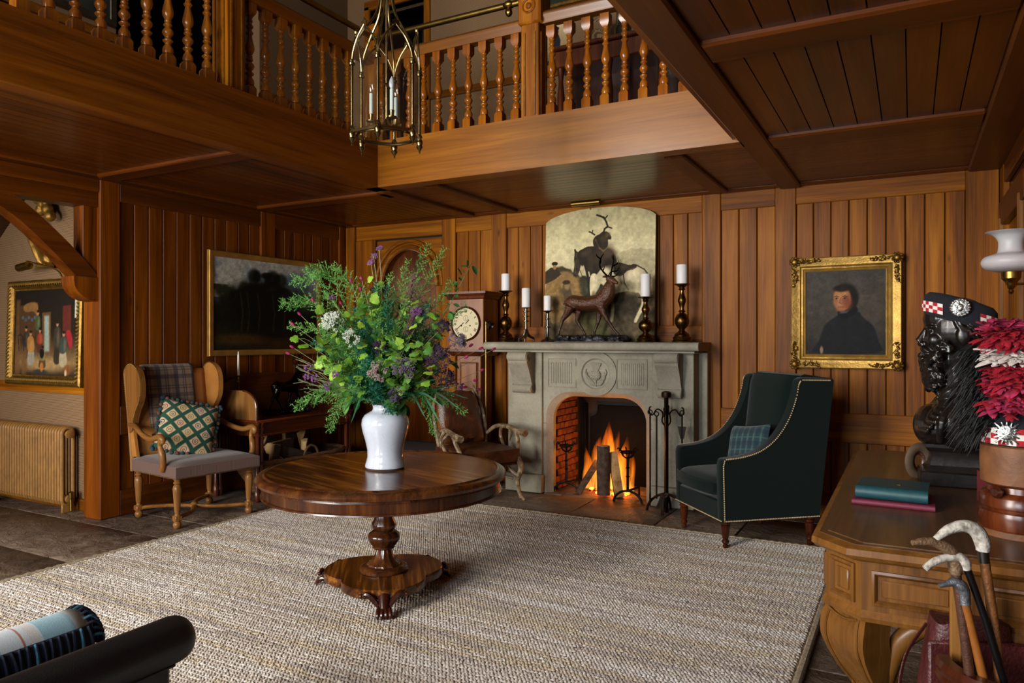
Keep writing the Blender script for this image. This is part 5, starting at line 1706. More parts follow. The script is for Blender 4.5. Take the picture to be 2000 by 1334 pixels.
def stag(name, label, loc, rz, sc, mat, rock, turn=-0.5):
    t = thing(name, label, 'statue', loc, rz)
    t.scale = (sc, sc, sc)
    b = MB()
    # trunk and neck (x forward)
    b.tube(bez([(-0.205, 0, 0.285), (-0.15, 0, 0.30), (-0.03, 0, 0.285), (0.08, 0, 0.292), (0.15, 0, 0.305), (0.185, 0, 0.30)], 4), lerpl([0.035, 0.068, 0.066, 0.074, 0.075, 0.03], 21), 14)
    b.tube(bez([(0.12, 0, 0.30), (0.175, 0, 0.36), (0.20, -0.005, 0.43), (0.205, -0.01, 0.47)], 4), lerpl([0.078, 0.074, 0.058, 0.04], 13), 12)
    hx, hz = 0.205, 0.49
    dx, dy = math.cos(turn), math.sin(turn)
    hp = lambda f, z: (hx + f * dx, -0.01 + f * dy, hz + z)
    b.tube([hp(-0.03, 0.012), hp(0.0, 0.012), hp(0.04, -0.004), hp(0.075, -0.022), hp(0.098, -0.03)], [0.022, 0.034, 0.028, 0.019, 0.014], 12)
    for s_ in (-1, 1):
        b.tube([(hx - s_ * 0.02 * dy, -0.01 + s_ * 0.02 * dx, hz + 0.025), (hx - s_ * 0.055 * dy - 0.01 * dx, -0.01 + s_ * 0.055 * dx, hz + 0.032), (hx - s_ * 0.078 * dy - 0.015 * dx, -0.01 + s_ * 0.078 * dx, hz + 0.024)], [0.009, 0.012, 0.004], 8)
    b.ell((-0.16, 0, 0.27), (0.06, 0.062, 0.07), 12, 8)
    b.ell((0.13, 0, 0.27), (0.06, 0.06, 0.075), 12, 8)
    b.tube([(-0.215, 0, 0.31), (-0.24, 0, 0.28)], [0.014, 0.008], 8)
    # legs: hind pair (knee forward high, hock back), front pair walking
    for s_, k in ((-1, 0), (1, 1)):
        y = 0.035 * s_
        if k == 0:
            hind = [(-0.16, y, 0.26), (-0.185, y, 0.20), (-0.235, y, 0.135), (-0.255, y, 0.07), (-0.275, y, 0.015), (-0.262, y, 0.0)]
            front = [(0.13, y, 0.26), (0.155, y, 0.19), (0.20, y, 0.12), (0.245, y, 0.055), (0.285, y, 0.01), (0.30, y, 0.0)]
        else:
            hind = [(-0.15, y, 0.26), (-0.10, y, 0.20), (-0.115, y, 0.125), (-0.075, y, 0.065), (-0.045, y, 0.012), (-0.03, y, 0.0)]
            front = [(0.11, y, 0.26), (0.095, y, 0.18), (0.085, y, 0.12), (0.062, y, 0.06), (0.045, y, 0.012), (0.055, y, 0.0)]
        b.tube(hind, [0.05, 0.034, 0.018, 0.0125, 0.0125, 0.011], 10)
        b.tube(front, [0.042, 0.026, 0.018, 0.0125, 0.0125, 0.011], 10)
    remesh(obj('body', b, mat, t), 0.0065, 1)
    for s_ in (-1, 1):
        # antler beam with tines; local right/left via (-dy,dx)
        lx, ly = -dy * s_, dx * s_
        q = lambda f, l, z: (hx + f * dx + l * lx, -0.01 + f * dy + l * ly, hz + z)
        am = MB()
        main = bez([q(-0.005, 0.014, 0.03), q(-0.03, 0.05, 0.075), q(-0.045, 0.082, 0.13), q(-0.03, 0.085, 0.19), q(-0.015, 0.06, 0.24)], 5)
        am.tube(main, lerpl([0.010, 0.0085, 0.0078, 0.007, 0.003], len(main)), 7)
        for tn in ([q(-0.01, 0.02, 0.036), q(0.03, 0.045, 0.04), q(0.06, 0.055, 0.07)], [q(-0.035, 0.058, 0.085), q(0.005, 0.085, 0.09), q(0.03, 0.095, 0.12)], [q(-0.045, 0.082, 0.135), q(-0.01, 0.105, 0.155), q(0.005, 0.112, 0.185)], [q(-0.03, 0.085, 0.19), q(-0.06, 0.098, 0.215), q(-0.07, 0.10, 0.24)]):
            p_ = bez(tn, 4)
            am.tube(p_, lerpl([0.0075, 0.0065, 0.002], len(p_)), 6)
        obj('antler', am, 'bronze_dark', t)
    r_ = MB()
    for i in range(26):
        r_.ell((-0.28 + 0.62 * i / 25 + rs.uniform(-0.02, 0.02), rs.uniform(-0.05, 0.05), -0.034), (rs.uniform(0.035, 0.055), rs.uniform(0.03, 0.045), rs.uniform(0.03, 0.04)), 8, 6)
    for i in range(50):
        r_.ell((rs.uniform(-0.29, 0.33), rs.uniform(-0.075, 0.075), rs.uniform(-0.05, -0.012)), (rs.uniform(0.012, 0.03), rs.uniform(0.012, 0.025), rs.uniform(0.012, 0.024)), 7, 5)
    r_.box(-0.31, 0.35, -0.08, 0.08, -0.065, -0.05)
    remesh(obj('rocky_base', r_, rock, t), 0.008, 1)
    return t


stag('stag_statuette', 'brown bronze stag statuette on a rocky base in the middle of the mantel', (-2.585, 6.19, ZM + 0.066), 0.1, 1.0, 'stag_bronze', 'rock_bronze')
stag('stag_statuette', 'black bronze stag statuette on the dark hall table', (-5.36, 5.22, 0.774), PI / 2 - 0.1, 0.74, 'bronze_dark', 'bronze_dark', turn=-0.2)

# ================================================================ FIRE TOOLS
ft = thing('fire_tool_stand', 'wrought iron fire tool stand with curled hooks and arched feet', 'tool stand', (-1.80, 6.00, 0), 0)
sh_ = MB().tube([(0, 0, 0.0), (0, 0, 0.96)], 0.019, 4)
sh_.lathe([(0.02, 0), (0.04, 0.008), (0.043, 0.03), (0.04, 0.05), (0.02, 0.058)], 12, T(0, 0, 0.955))
obj('post', sh_, 'iron_red', ft)
obj('arched_feet', MB().tube([(px, 0, pz) for px, pz in arc(0, -0.02, 0.17, PI - 0.13, 0.13, 14, 0.17)], 0.012, 8), 'iron_red', ft)
obj('arched_feet', MB().tube([(0, px, pz) for px, pz in arc(0, -0.02, 0.12, PI - 0.13, 0.13, 14, 0.16)], 0.012, 8), 'iron_red', ft)
for k in range(4):
    a_ = PI / 2 * k + 0.15
    c_, s_ = math.cos(a_), math.sin(a_)
    p_ = bez([(0.01 * c_, 0.01 * s_, 0.72), (0.035 * c_, 0.035 * s_, 0.76), (0.03 * c_, 0.03 * s_, 0.83), (0.075 * c_, 0.075 * s_, 0.86), (0.115 * c_, 0.115 * s_, 0.81), (0.14 * c_, 0.14 * s_, 0.83), (0.14 * c_, 0.14 * s_, 0.87), (0.125 * c_, 0.125 * s_, 0.88)], 4)
    obj('hook', MB().tube(p_, 0.007, 6), 'iron_red', ft)


def tool(name, label, x, y, head):
    t = thing(name, label, 'fire tool', (x, y, 0.0), 0.0, 'fire tools on the stand')
    obj('handle', MB().tube([(0, 0, 0.14), (0, 0, 0.82)], 0.0075, 8).tube([(0.018 * math.cos(a_), 0, 0.835 + 0.018 * math.sin(a_)) for a_ in [2 * PI * k / 12 for k in range(12)]], 0.005, 6, True), 'iron', t)
    head(t)
    return t


tool('poker', 'straight iron poker hanging left on the fire tool stand', -1.93, 5.97, lambda t: obj('tip', MB().lathe([(0.002, 0.03), (0.009, 0.09), (0.0085, 0.15)], 8), 'iron', t))
tool('fire_shovel', 'flat-headed iron slice hanging right on the fire tool stand', -1.675, 6.03, lambda t: obj('blade', MB().prism([(-0.035, 0.72), (0.035, 0.72), (0.015, 0.62), (-0.015, 0.62)], -0.004, 0.004, MXZ), 'iron', t))


def brush_head(t):
    obj('block', MB().box(-0.02, 0.02, -0.045, 0.045, 0.17, 0.20, 0.005, R(0.35, 'Y')), 'mahogany_dark', t)
    br2 = MB()
    for i in range(70):
        x_, y_ = rs.uniform(-0.016, 0.016), rs.uniform(-0.042, 0.042)
        br2.tube([(x_ + 0.06, y_, 0.165), (x_ * 2 + 0.04, y_ * 1.3, 0.06 + rs.uniform(0, 0.02))], 0.0025, 4)
    o_ = obj('bristles', br2, 'bark', t)
    o_['kind'] = 'stuff'


tool('hearth_brush', 'hearth brush with dark bristles low on the fire tool stand', -1.835, 5.845, brush_head)

# ================================================================ LONGCASE CLOCK
plain('clock_face', '#cfc29a', 0.5, 0, 0.06, 6)
plain('ink', '#17120e', 0.7)
ck = thing('longcase_clock', 'mahogany longcase clock with round cream Roman numeral dial', 'clock', (-3.86, 6.28, 0), 0)
obj('plinth', MB().box(-0.21, 0.21, -0.14, 0.15, 0.0, 0.42, 0.006).box(-0.225, 0.225, -0.155, 0.15, 0.0, 0.09, 0.008), 'clock_wood', ck)
obj('trunk', MB().box(-0.135, 0.135, -0.09, 0.13, 0.42, 1.30, 0.005), 'clock_wood', ck)
obj('trunk_door', MB().box(-0.105, 0.105, -0.102, -0.088, 0.50, 1.22, 0.008), 'clock_wood', ck)
obj('door_moulding', MB().sweep([(0, 0.1), (0.012, 0.1), (0.009, 0.112), (0.003, 0.112)], [(-0.085, 0.52), (0.085, 0.52), (0.085, 1.20), (-0.085, 1.20)], True, MXZ), 'mahogany', ck)
obj('hood', MB().box(-0.20, 0.20, -0.15, 0.14, 1.34, 1.86, 0.006), 'clock_wood', ck)
obj('hood_base', MB().sweep([(0, 1.28), (0.01, 1.28), (0.05, 1.325), (0.05, 1.345), (0, 1.345)], [(-0.17, 0.14), (-0.17, -0.12), (0.17, -0.12), (0.17, 0.14)], False).box(-0.17, 0.17, -0.12, 0.14, 1.28, 1.345), 'mahogany', ck)
obj('cornice', MB().sweep([(0, 1.84), (0.015, 1.85), (0.02, 1.872), (0.05, 1.895), (0.05, 1.915), (0, 1.915)], [(-0.20, 0.14), (-0.20, -0.15), (0.20, -0.15), (0.20, 0.14)], False).box(-0.2, 0.2, -0.15, 0.14, 1.84, 1.915), 'mahogany', ck)
ZD = 1.60
Mdl = T(0, -0.151, ZD) @ R(PI / 2, 'X')
dial = obj('dial', MB().lathe([(0.155, -0.002), (0.155, 0.004), (0.001, 0.0041)], 48, Mdl), 'clock_face', ck)
obj('bezel', MB().lathe([(0.150, 0.0), (0.172, 0.0), (0.17, 0.012), (0.162, 0.02), (0.153, 0.014)], 48, Mdl, cap=False), 'mahogany_dark', ck)
ROM = ['XII', 'I', 'II', 'III', 'IIII', 'V', 'VI', 'VII', 'VIII', 'IX', 'X', 'XI']


def flat_strip(mb, a, b, w, M):
    a, b = Vector(a), Vector(b)
    d = (b - a).normalized()
    n_ = Vector((-d.y, d.x)) * w / 2
    mb.prism([tuple(a + n_), tuple(a - n_), tuple(b - n_), tuple(b + n_)], 0.0043, 0.0056, M)


for h in range(12):
    nm_ = MB()
    s_ = ROM[h]
    wd = {'X': 0.016, 'V': 0.016, 'I': 0.0075}
    tw_ = sum(wd[c_] for c_ in s_)
    x = -tw_ / 2
    Mh = Mdl @ R(-2 * PI * h / 12, 'Z') @ T(0, 0.125, 0)
    for c_ in s_:
        w_ = wd[c_]
        if c_ == 'I':
            flat_strip(nm_, (x + w_ / 2, -0.014), (x + w_ / 2, 0.014), 0.0042, Mh)
        elif c_ == 'V':
            flat_strip(nm_, (x + 0.002, 0.014), (x + w_ / 2, -0.014), 0.0045, Mh)
            flat_strip(nm_, (x + w_ - 0.002, 0.014), (x + w_ / 2, -0.014), 0.002, Mh)
        else:
            flat_strip(nm_, (x + 0.002, 0.014), (x + w_ - 0.002, -0.014), 0.0045, Mh)
            flat_strip(nm_, (x + w_ - 0.002, 0.014), (x + 0.002, -0.014), 0.002, Mh)
        x += w_
    obj('numeral', nm_, 'ink', dial)
hd = MB()
flat_strip(hd, (0, 0), (0.055 * math.sin(0.78), 0.055 * math.cos(0.78)), 0.007, Mdl @ T(0, 0, 0.003))
obj('hour_hand', hd, 'ink', dial)
hd = MB()
flat_strip(hd, (-0.02, 0.012), (0.115 * math.sin(-2.05), 0.115 * math.cos(-2.05)), 0.005, Mdl @ T(0, 0, 0.005))
obj('minute_hand', hd, 'ink', dial)
for (cx_, cz_) in ((0, 0.055), (0, -0.055)):
    obj('subdial', MB().tube([(cx_ + 0.026 * math.cos(a_), -0.1563, ZD + cz_ + 0.026 * math.sin(a_)) for a_ in [2 * PI * k / 24 for k in range(24)]], 0.0012, 4, True).tube([(cx_, -0.157, ZD + cz_ - 0.02), (cx_, -0.157, ZD + cz_ + 0.02)], 0.0014, 4), 'ink', dial)
for sx_ in (-0.05, 0.05):
    obj('winding_hole', MB().ell((sx_, -0.1553, ZD - 0.02), (0.008, 0.002, 0.008), 8, 6), 'ink', dial)
# small reading lamp between the clock and the mantel
rl = thing('reading_lamp', 'slender brass reading lamp between the clock and the mantel', 'lamp', (-3.632, 6.13, 0), 0)
obj('pole', MB().tube([(0, 0, 0.02), (0, 0, 1.62)], 0.008, 8), 'brass_old', rl)
obj('base', MB().lathe([(0.09, 0.0), (0.092, 0.012), (0.03, 0.02), (0.012, 0.03)], 24), 'brass_old', rl)
obj('shade', MB().lathe([(0.022, 0.0), (0.038, 0.05), (0.040, 0.05), (0.026, -0.004), (0.01, -0.012)], 20, T(0.035, -0.02, 1.60) @ R(2.2, 'Y')), 'pewter', rl)
obj('arm', MB().tube([(0, 0, 1.62), (0.035, -0.02, 1.60)], 0.006, 6), 'brass_old', rl)

# ================================================================ TAPER CANDLE on the hall table
tc_ = thing('candlestick', 'small turned brass candlestick at the back of the hall table', 'candlestick', (-5.54, 4.80, 0.725), 0)
obj('base', MB().lathe([(0.05, 0.0), (0.05, 0.008), (0.03, 0.018), (0.012, 0.03)], 20), 'brass_dark', tc_)
obj('stem', MB().lathe([(0.012, 0.03), (0.018, 0.06), (0.01, 0.09), (0.009, 0.18), (0.016, 0.2), (0.009, 0.22), (0.01, 0.30), (0.018, 0.32), (0.01, 0.34), (0.011, 0.375)], 16), 'brass_dark', tc_)
obj('drip_pan', MB().lathe([(0.012, 0.37), (0.034, 0.376), (0.034, 0.38), (0.014, 0.384)], 20), 'brass_dark', tc_)
tc_ = thing('taper_candle', 'tall ivory taper candle standing on the hall table candlestick', 'candle', (-5.54, 4.80, 1.11), 0)
obj('wax', MB().lathe([(0.0115, 0), (0.012, 0.01), (0.009, 0.18), (0.005, 0.215), (0.002, 0.225)], 14), 'ivory_wax', tc_)
obj('wick', MB().tube([(0, 0, 0.222), (0.002, 0, 0.236)], 0.001, 5), 'iron', tc_)

# ================================================================ LOG BASKET under the hall table
plain('wicker', '#6b4a2c', 0.8, 0, 0.4, 30, 0.5, 90)
lb_ = thing('log_basket', 'large wicker log basket under the hall table', 'basket', (-5.33, 5.25, 0), 0)
for k in range(9):
    z = 0.03 + 0.038 * k
    g_ = 0.22 + 0.015 * k
    obj('wicker_band', MB().tube([(0.86 * g_ * math.copysign(abs(math.cos(a_)) ** 0.6, math.cos(a_)), 1.75 * g_ * math.copysign(abs(math.sin(a_)) ** 0.6, math.sin(a_)), z + 0.004 * math.sin(18 * a_)) for a_ in [2 * PI * q / 60 for q in range(60)]], 0.021, 6, True), 'wicker', lb_)
obj('bottom', MB().box(-0.17, 0.17, -0.36, 0.36, 0.005, 0.03, 0.005), 'wicker', lb_)
obj('handle', MB().tube([(0.27, px, pz) for px, pz in arc(0.0, 0.33, 0.09, PI, 0, 12, 0.10)], 0.012, 6), 'wicker', lb_)
for i, (x, y, z, rz_, ry_, L, w_) in enumerate(((-5.24, 5.02, 0.44, 0.25, 0.1, 0.36, 0.055), (-5.20, 5.13, 0.36, -0.2, 0.05, 0.40, 0.05), (-5.36, 5.06, 0.42, 0.1, -0.05, 0.34, 0.05), (-5.30, 5.40, 0.38, 0.5, 0.08, 0.36, 0.05), (-5.17, 5.27, 0.40, 0.9, 0.25, 0.16, 0.035), (-5.36, 5.25, 0.34, 0.0, 0.0, 0.42, 0.06), (-5.16, 4.86, 0.33, 0.15, 0.0, 0.30, 0.045), (-5.37, 4.88, 0.36, 0.1, 0.0, 0.34, 0.05))):
    lbs = ['pale split log on top of the basket, squarest of the pile', 'split log lying across the front of the basket', 'split log behind the squarest one in the basket', 'split log at the far end of the basket', 'short split log end sticking up in the basket', 'split log low in the middle of the basket', 'split log at the near front end of the basket', 'split log at the near back end of the basket']
    o = thing('firewood_log', lbs[i], 'log', (x, y, z), (ry_, 0.3 * i, PI / 2 + rz_), 'split logs in the basket')
    pl = [(-w_, -w_ * 0.7), (w_, -w_ * 0.8), (w_ * 0.8, w_ * 0.4), (-w_ * 0.2, w_ * 0.9), (-w_ * 0.9, w_ * 0.3)]
    obj('wood', MB().prism(pl, -L / 2, L / 2, R(PI / 2, 'Y')), 'log_split', o)
    obj('bark_strip', MB().prism([(-w_ * 1.02, -w_ * 0.72), (w_ * 1.02, -w_ * 0.83), (w_ * 0.98, -w_ * 0.62), (-w_ * 0.99, -w_ * 0.5)], -L / 2 + 0.004, L / 2 - 0.004, R(PI / 2, 'Y')), 'bark', o)

# ================================================================ RADIATOR in the corridor
plain('radiator_paint', '#8e6430', 0.45, 0.05, 0.25, 12, 0.1, 60)
rd = thing('column_radiator', 'old gold painted column radiator under the wallpapered corridor wall', 'radiator', (-6.18, 3.60, 0), 0)
cmesh = MB()
for yy in (-0.045, 0.045):
    cmesh.tube([(0, yy, 0.10), (0, yy, 0.66)], 0.0145, 8)
lo = [(0, -0.045, 0.66)] + [(0, 0.045 * -math.cos(a_), 0.66 + 0.045 * math.sin(a_)) for a_ in [PI * k / 8 for k in range(9)]]
cmesh.tube(lo, 0.0155, 8)
cmesh.tube([(0, -0.045 * math.cos(a_), 0.10 - 0.035 * math.sin(a_)) for a_ in [PI * k / 8 for k in range(9)]], 0.0145, 8)
cmesh = cmesh.mesh('radiator_column', 'radiator_paint')
for k in range(38):
    link('radiator_column', cmesh, rd, (-0.02 - 0.040 * k, 0, 0))
for zz in (0.655, 0.115):
    obj('header_pipe', MB().tube([(-1.56, 0, zz), (0.01, 0, zz)], 0.022, 10).lathe([(0.024, 0), (0.036, 0.004), (0.036, 0.02), (0.02, 0.026)], 12, T(0.0, 0, zz) @ R(PI / 2, 'Y')), 'radiator_paint', rd)
obj('valve', MB().tube([(0.03, 0, 0.115), (0.035, 0, 0.02)], 0.016, 10).lathe([(0.02, 0.0), (0.022, 0.05), (0.01, 0.06)], 12, T(0.03, 0, 0.12)), 'brass_old', rd)
for k in (0, 37):
    obj('foot', MB().box(-0.03 - 0.04 * k, -0.01 - 0.04 * k, -0.05, 0.05, 0.0, 0.075, 0.004), 'radiator_paint', rd)
ds = thing('iron_doorstop', 'small black cast iron doorstop beside the radiator', 'doorstop', (-7.27, 3.52, 0), 0.4)
obj('base', MB().box(-0.09, 0.09, -0.04, 0.04, 0, 0.02, 0.006), 'iron', ds)
db = MB().ell((0, 0, 0.06), (0.075, 0.03, 0.05), 12, 8).ell((-0.05, 0, 0.12), (0.03, 0.025, 0.04), 10, 8).ell((-0.075, 0, 0.11), (0.02, 0.018, 0.016), 8, 6).tube([(0.05, 0, 0.05), (0.08, 0, 0.09), (0.07, 0, 0.12)], [0.012, 0.009, 0.006], 8)
remesh(obj('lion_body', db, 'iron', ds), 0.006, 2)
obj('ring_handle', MB().tube([(-0.02 + 0.05 * math.cos(a_), 0, 0.16 + 0.035 * math.sin(a_)) for a_ in [2 * PI * k / 16 for k in range(16)]], 0.007, 6, True), 'iron', ds)
plain('gilt', '#8a6628', 0.45, 0.7, 0.3, 16, 0.3, 50)
# gilded wall carving
gw = thing('gilded_carving', 'gilded carved scroll ornament on the corridor wallpaper', 'carving', (-6.62, 3.66, 2.10), 0)
gb = MB()
gb.tube(bez([(-0.13, -0.03, 0.40), (-0.10, -0.05, 0.30), (-0.02, -0.06, 0.20), (0.03, -0.06, 0.10), (0.06, -0.05, 0.0)], 5), lerpl([0.03, 0.06, 0.085, 0.075, 0.06], 21), 12, flat=0.6)
gb.tube(bez([(-0.14, -0.03, 0.40), (-0.06, -0.06, 0.36), (0.0, -0.06, 0.27), (0.09, -0.05, 0.22), (0.12, -0.04, 0.10), (0.10, -0.03, 0.02)], 5), 0.03, 10)
for (x, z, r_) in ((0.05, 0.52, 0.06), (0.12, 0.46, 0.055), (-0.02, 0.56, 0.05), (0.16, 0.40, 0.05), (0.08, 0.58, 0.045), (0.02, 0.46, 0.05), (0.11, 0.53, 0.04)):
    gb.ell((x, -0.055, z), (r_, 0.045, r_), 10, 8)
gb.box(0.0, 0.13, -0.09, 0.0, -0.04, 0.0, 0.01)
remesh(obj('scroll', gb, 'gilt', gw), 0.010, 2)

# ================================================================ WALL LAMP on the right wall
m = NT('frosted_glass')
m.p(col=lin('#d9d3d6'), rough=0.45, trans=0.35, sss=0.2)
wl_ = thing('wall_lamp', 'frosted glass oil-style lamp on a brass wall arm at the right edge', 'lamp', (0.40, 4.02, 1.70), 0)
obj('shade', MB().lathe([(max(0.001, p_[0]), p_[1]) for p_ in bez([(r_, z_, 0) for r_, z_ in [(0.03, 0.055), (0.07, 0.06), (0.105, 0.075), (0.118, 0.10), (0.105, 0.125), (0.07, 0.138), (0.055, 0.145), (0.05, 0.17), (0.052, 0.20), (0.07, 0.225), (0.098, 0.238), (0.10, 0.24), (0.085, 0.236), (0.046, 0.205), (0.044, 0.17)]], 4)], 56), 'frosted_glass', wl_, ang=85)
obj('burner', MB().lathe([(0.005, -0.045), (0.012, -0.035), (0.008, -0.025), (0.018, -0.012), (0.022, 0.0), (0.026, 0.012), (0.038, 0.025), (0.04, 0.055), (0.03, 0.06)], 24), 'brass_old', wl_)
obj('arm', MB().tube([(0.0, 0, 0.0), (0.19, 0, 0.0)], 0.006, 8), 'brass_old', wl_)
obj('wall_rose', MB().lathe([(0.04, 0), (0.045, 0.006), (0.02, 0.014)], 20, T(0.20, 0, 0) @ R(-PI / 2, 'Y')), 'brass_old', wl_)
# ================================================================ DESK
DX0, DX1, DY0, DY1 = -0.285, 0.565, 2.56, 4.83
dk = thing('carved_desk', 'carved oak desk with canted corners and scrolled legs along the right wall', 'desk', (0, 0, 0), 0)


def canted(g, c=0.115):
    x0, x1, y0, y1 = DX0 - g, DX1, DY0 - g, DY1 + g
    return [(x0 + c, y0), (x1, y0), (x1, y1), (x0 + c, y1), (x0, y1 - c), (x0, y0 + c)]


tp = MB()
for g0, z0, g1, z1 in ((-0.02, 0.742, 0.0, 0.752), (0.0, 0.752, 0.012, 0.765), (0.012, 0.765, 0.010, 0.785), (0.010, 0.785, -0.012, 0.794)):
    a_, b_ = canted(g0), canted(g1)
    tp.add([(x, y, z0) for x, y in a_] + [(x, y, z1) for x, y in b_], [(i, (i + 1) % 6, 6 + (i + 1) % 6, 6 + i) for i in range(6)])
tp.add([(x, y, 0.742) for x, y in canted(-0.02)], [(5, 4, 3, 2, 1, 0)])
obj('top_moulding', tp, 'desk_oak', dk, ang=25)
pb = canted(-0.012)
tb_ = MB().prism(pb, 0.79, 0.7965)
tb_.prism(canted(-0.035), 0.796, 0.800)
obj('top_board', tb_, 'oak_y', dk, ang=25)
fz = MB().prism(canted(-0.03), 0.575, 0.745)
obj('frieze', fz, 'desk_oak', dk, ang=25)
bm2 = MB()
bm2.sweep([(0, 0.55), (0.012, 0.55), (0.018, 0.565), (0.006, 0.585), (0, 0.585)], canted(-0.035), True)
bm2.prism(canted(-0.034), 0.552, 0.577)
obj('base_moulding', bm2, 'desk_oak', dk, ang=30)


def frame_panel(p0, p1, z0, z1, ins=0.03):
    a_, b_ = Vector((p0[0], p0[1], 0)), Vector((p1[0], p1[1], 0))
    d = (b_ - a_).normalized()
    nrm = Vector((d.y, -d.x, 0))
    L = (b_ - a_).length
    M_ = Matrix.Translation(a_ + nrm * 0.0) @ Matrix(((d.x, 0, nrm.x, 0), (d.y, 0, nrm.y, 0), (0, 1, 0, 0), (0, 0, 0, 1)))
    pth = [(ins, z0), (L - ins, z0), (L - ins, z1), (ins, z1)]
    o_ = obj('panel_moulding', MB().sweep([(0, -0.002), (0.0, 0.008), (-0.008, 0.011), (-0.016, 0.004), (-0.018, -0.002)], pth, True, M_), 'desk_oak', dk)
    obj('panel_field', MB().box(ins + 0.028, L - ins - 0.028, z0 + 0.028, z1 - 0.028, -0.001, 0.006, 0.004, M_), 'desk_oak', o_)


cz = canted(-0.03)
frame_panel(cz[5], cz[0], 0.60, 0.725, 0.025)
frame_panel(cz[0], (cz[0][0] + 0.30, cz[0][1]), 0.605, 0.715, 0.03)
frame_panel((cz[0][0] + 0.30, cz[0][1]), cz[1], 0.605, 0.715, 0.03)
for i in range(4):
    ya, yb_ = cz[4][1] + (cz[5][1] - cz[4][1]) * i / 4, cz[4][1] + (cz[5][1] - cz[4][1]) * (i + 1) / 4
    frame_panel((cz[4][0], ya), (cz[5][0], yb_), 0.605, 0.715, 0.03)


def desk_leg(x, y, rz):
    """S-scrolled bracket leg; local x points outwards from the desk corner"""
    pts = bez([(0.03, 0.565), (0.055, 0.50), (0.055, 0.43), (0.01, 0.34), (-0.05, 0.26), (-0.085, 0.18), (-0.07, 0.10), (-0.02, 0.05), (0.0, 0.0)], 6)
    wid = lerpl([0.088, 0.10, 0.10, 0.086, 0.068, 0.058, 0.052, 0.058, 0.064], len(pts))
    thk = lerpl([0.075, 0.075, 0.075, 0.07, 0.055, 0.045, 0.04, 0.05, 0.055], len(pts))
    vs, fs = [], []
    for i, (px, pz) in enumerate(pts):
        w_, t_ = wid[i], thk[i]
        for (ux, uy) in ((0, -w_), (0, w_), (-t_ * 1.6, w_ * 0.85), (-t_ * 1.6, -w_ * 0.85)):
            vs.append((px + ux, uy, pz))
    n_ = len(pts)
    for i in range(n_ - 1):
        for k in range(4):
            fs.append((i * 4 + k, i * 4 + (k + 1) % 4, (i + 1) * 4 + (k + 1) % 4, (i + 1) * 4 + k))
    fs += [(0, 1, 2, 3), tuple((n_ - 1) * 4 + k for k in (3, 2, 1, 0))]
    mb = MB()
    mb.add(vs, fs)
    L_ = obj('leg', mb, 'desk_oak', dk, (x, y, 0), rz, ang=40)
    cv = MB()
    for s_ in (-1, 1):
        cv.tube([(px + 0.003, s_ * wid[i] * 0.72, pz) for i, (px, pz) in enumerate(pts[2:26])], 0.006, 6)
    cv.tube([(pts[4][0] + 0.004, wid[4] * 0.7 * u, pts[4][1] + 0.015 * u * u) for u in [-1 + k / 6 for k in range(13)]], 0.005, 6)
    cv.tube([(pts[22][0] + 0.006 + 0.0, 0.022 * math.cos(a_) * (1 - t2), pts[22][1] + 0.022 * math.sin(a_) * (1 - t2)) for a_, t2 in [(3.5 * PI * k / 24, k / 30) for k in range(25)]], 0.005, 6)
    for k in range(3):
        cv.ell((pts[26 + 2 * k][0] + 0.004, 0, pts[26 + 2 * k][1]), (0.006, 0.014 - 0.003 * k, 0.012), 8, 6)
    o_ = obj('carving', cv, 'desk_oak', L_)
    o_['kind'] = 'stuff'
    for s_ in (-1, 1):
        e_ = lambda q, z: (-0.05 - 0.707 * q, s_ * (0.02 + 0.707 * q), z)
        p_ = bez([e_(0.03, 0.27), e_(0.05, 0.36), e_(0.09, 0.46), e_(0.17, 0.525), e_(0.25, 0.53), e_(0.285, 0.50), e_(0.26, 0.48)], 5)
        obj('scroll_bracket', MB().tube(p_, lerpl([0.026, 0.03, 0.032, 0.032, 0.03, 0.026, 0.018], len(p_)), 10), 'desk_oak', L_)
    obj('scroll_foot', MB().lathe([(0.03, 0.0), (0.06, 0.006), (0.062, 0.03), (0.045, 0.045)], 16, T(-0.02, 0, 0)), 'desk_oak', L_)


desk_leg(-0.165, 2.71, math.radians(-135))
desk_leg(-0.165, 4.68, math.radians(135))
for y in (2.72, 4.66):
    obj('wall_leg', MB().box(0.44, 0.52, y - 0.04, y + 0.04, 0.0, 0.56, 0.01), 'desk_oak', dk)
    obj('paw_foot', MB().ell((0.42, y, 0.03), (0.06, 0.04, 0.03), 10, 8), 'desk_oak', dk)
# carved claw foot seen beneath the desk
cf = thing('claw_foot_stool', 'small gilt claw-footed stool in the shadow under the desk', 'stool', (0.13, 4.35, 0), 0)
obj('stool_top', MB().box(-0.20, 0.20, -0.20, 0.20, 0.22, 0.30, 0.02), 'worn_leather', cf)
for sx_, sy_ in ((-1, -1), (1, -1), (-1, 1), (1, 1)):
    f = MB().tube([(0.14 * sx_, 0.14 * sy_, 0.22), (0.17 * sx_, 0.17 * sy_, 0.12), (0.15 * sx_, 0.15 * sy_, 0.03)], [0.03, 0.024, 0.03], 10)
    for t_ in (-1, 0, 1):
        f.tube([(0.15 * sx_ + 0.015 * t_, 0.15 * sy_ - 0.015 * t_ * sx_ * sy_, 0.035), (0.185 * sx_ + 0.02 * t_, 0.185 * sy_ - 0.02 * t_ * sx_ * sy_, 0.012)], [0.015, 0.011], 8)
    obj('claw_foot', f, 'gilt', cf)

# ================================================================ BOOKS
plain('book_red', '#6a2036', 0.6, 0, 0.15, 60, 0.06, 300)
plain('book_teal', '#17454c', 0.5, 0, 0.15, 60, 0.06, 300)
plain('book_maroon', '#5a1a1e', 0.55, 0, 0.15, 60, 0.06, 300)
plain('paper', '#c9b796', 0.9, 0, 0.2, 200)
ZDK = 0.800


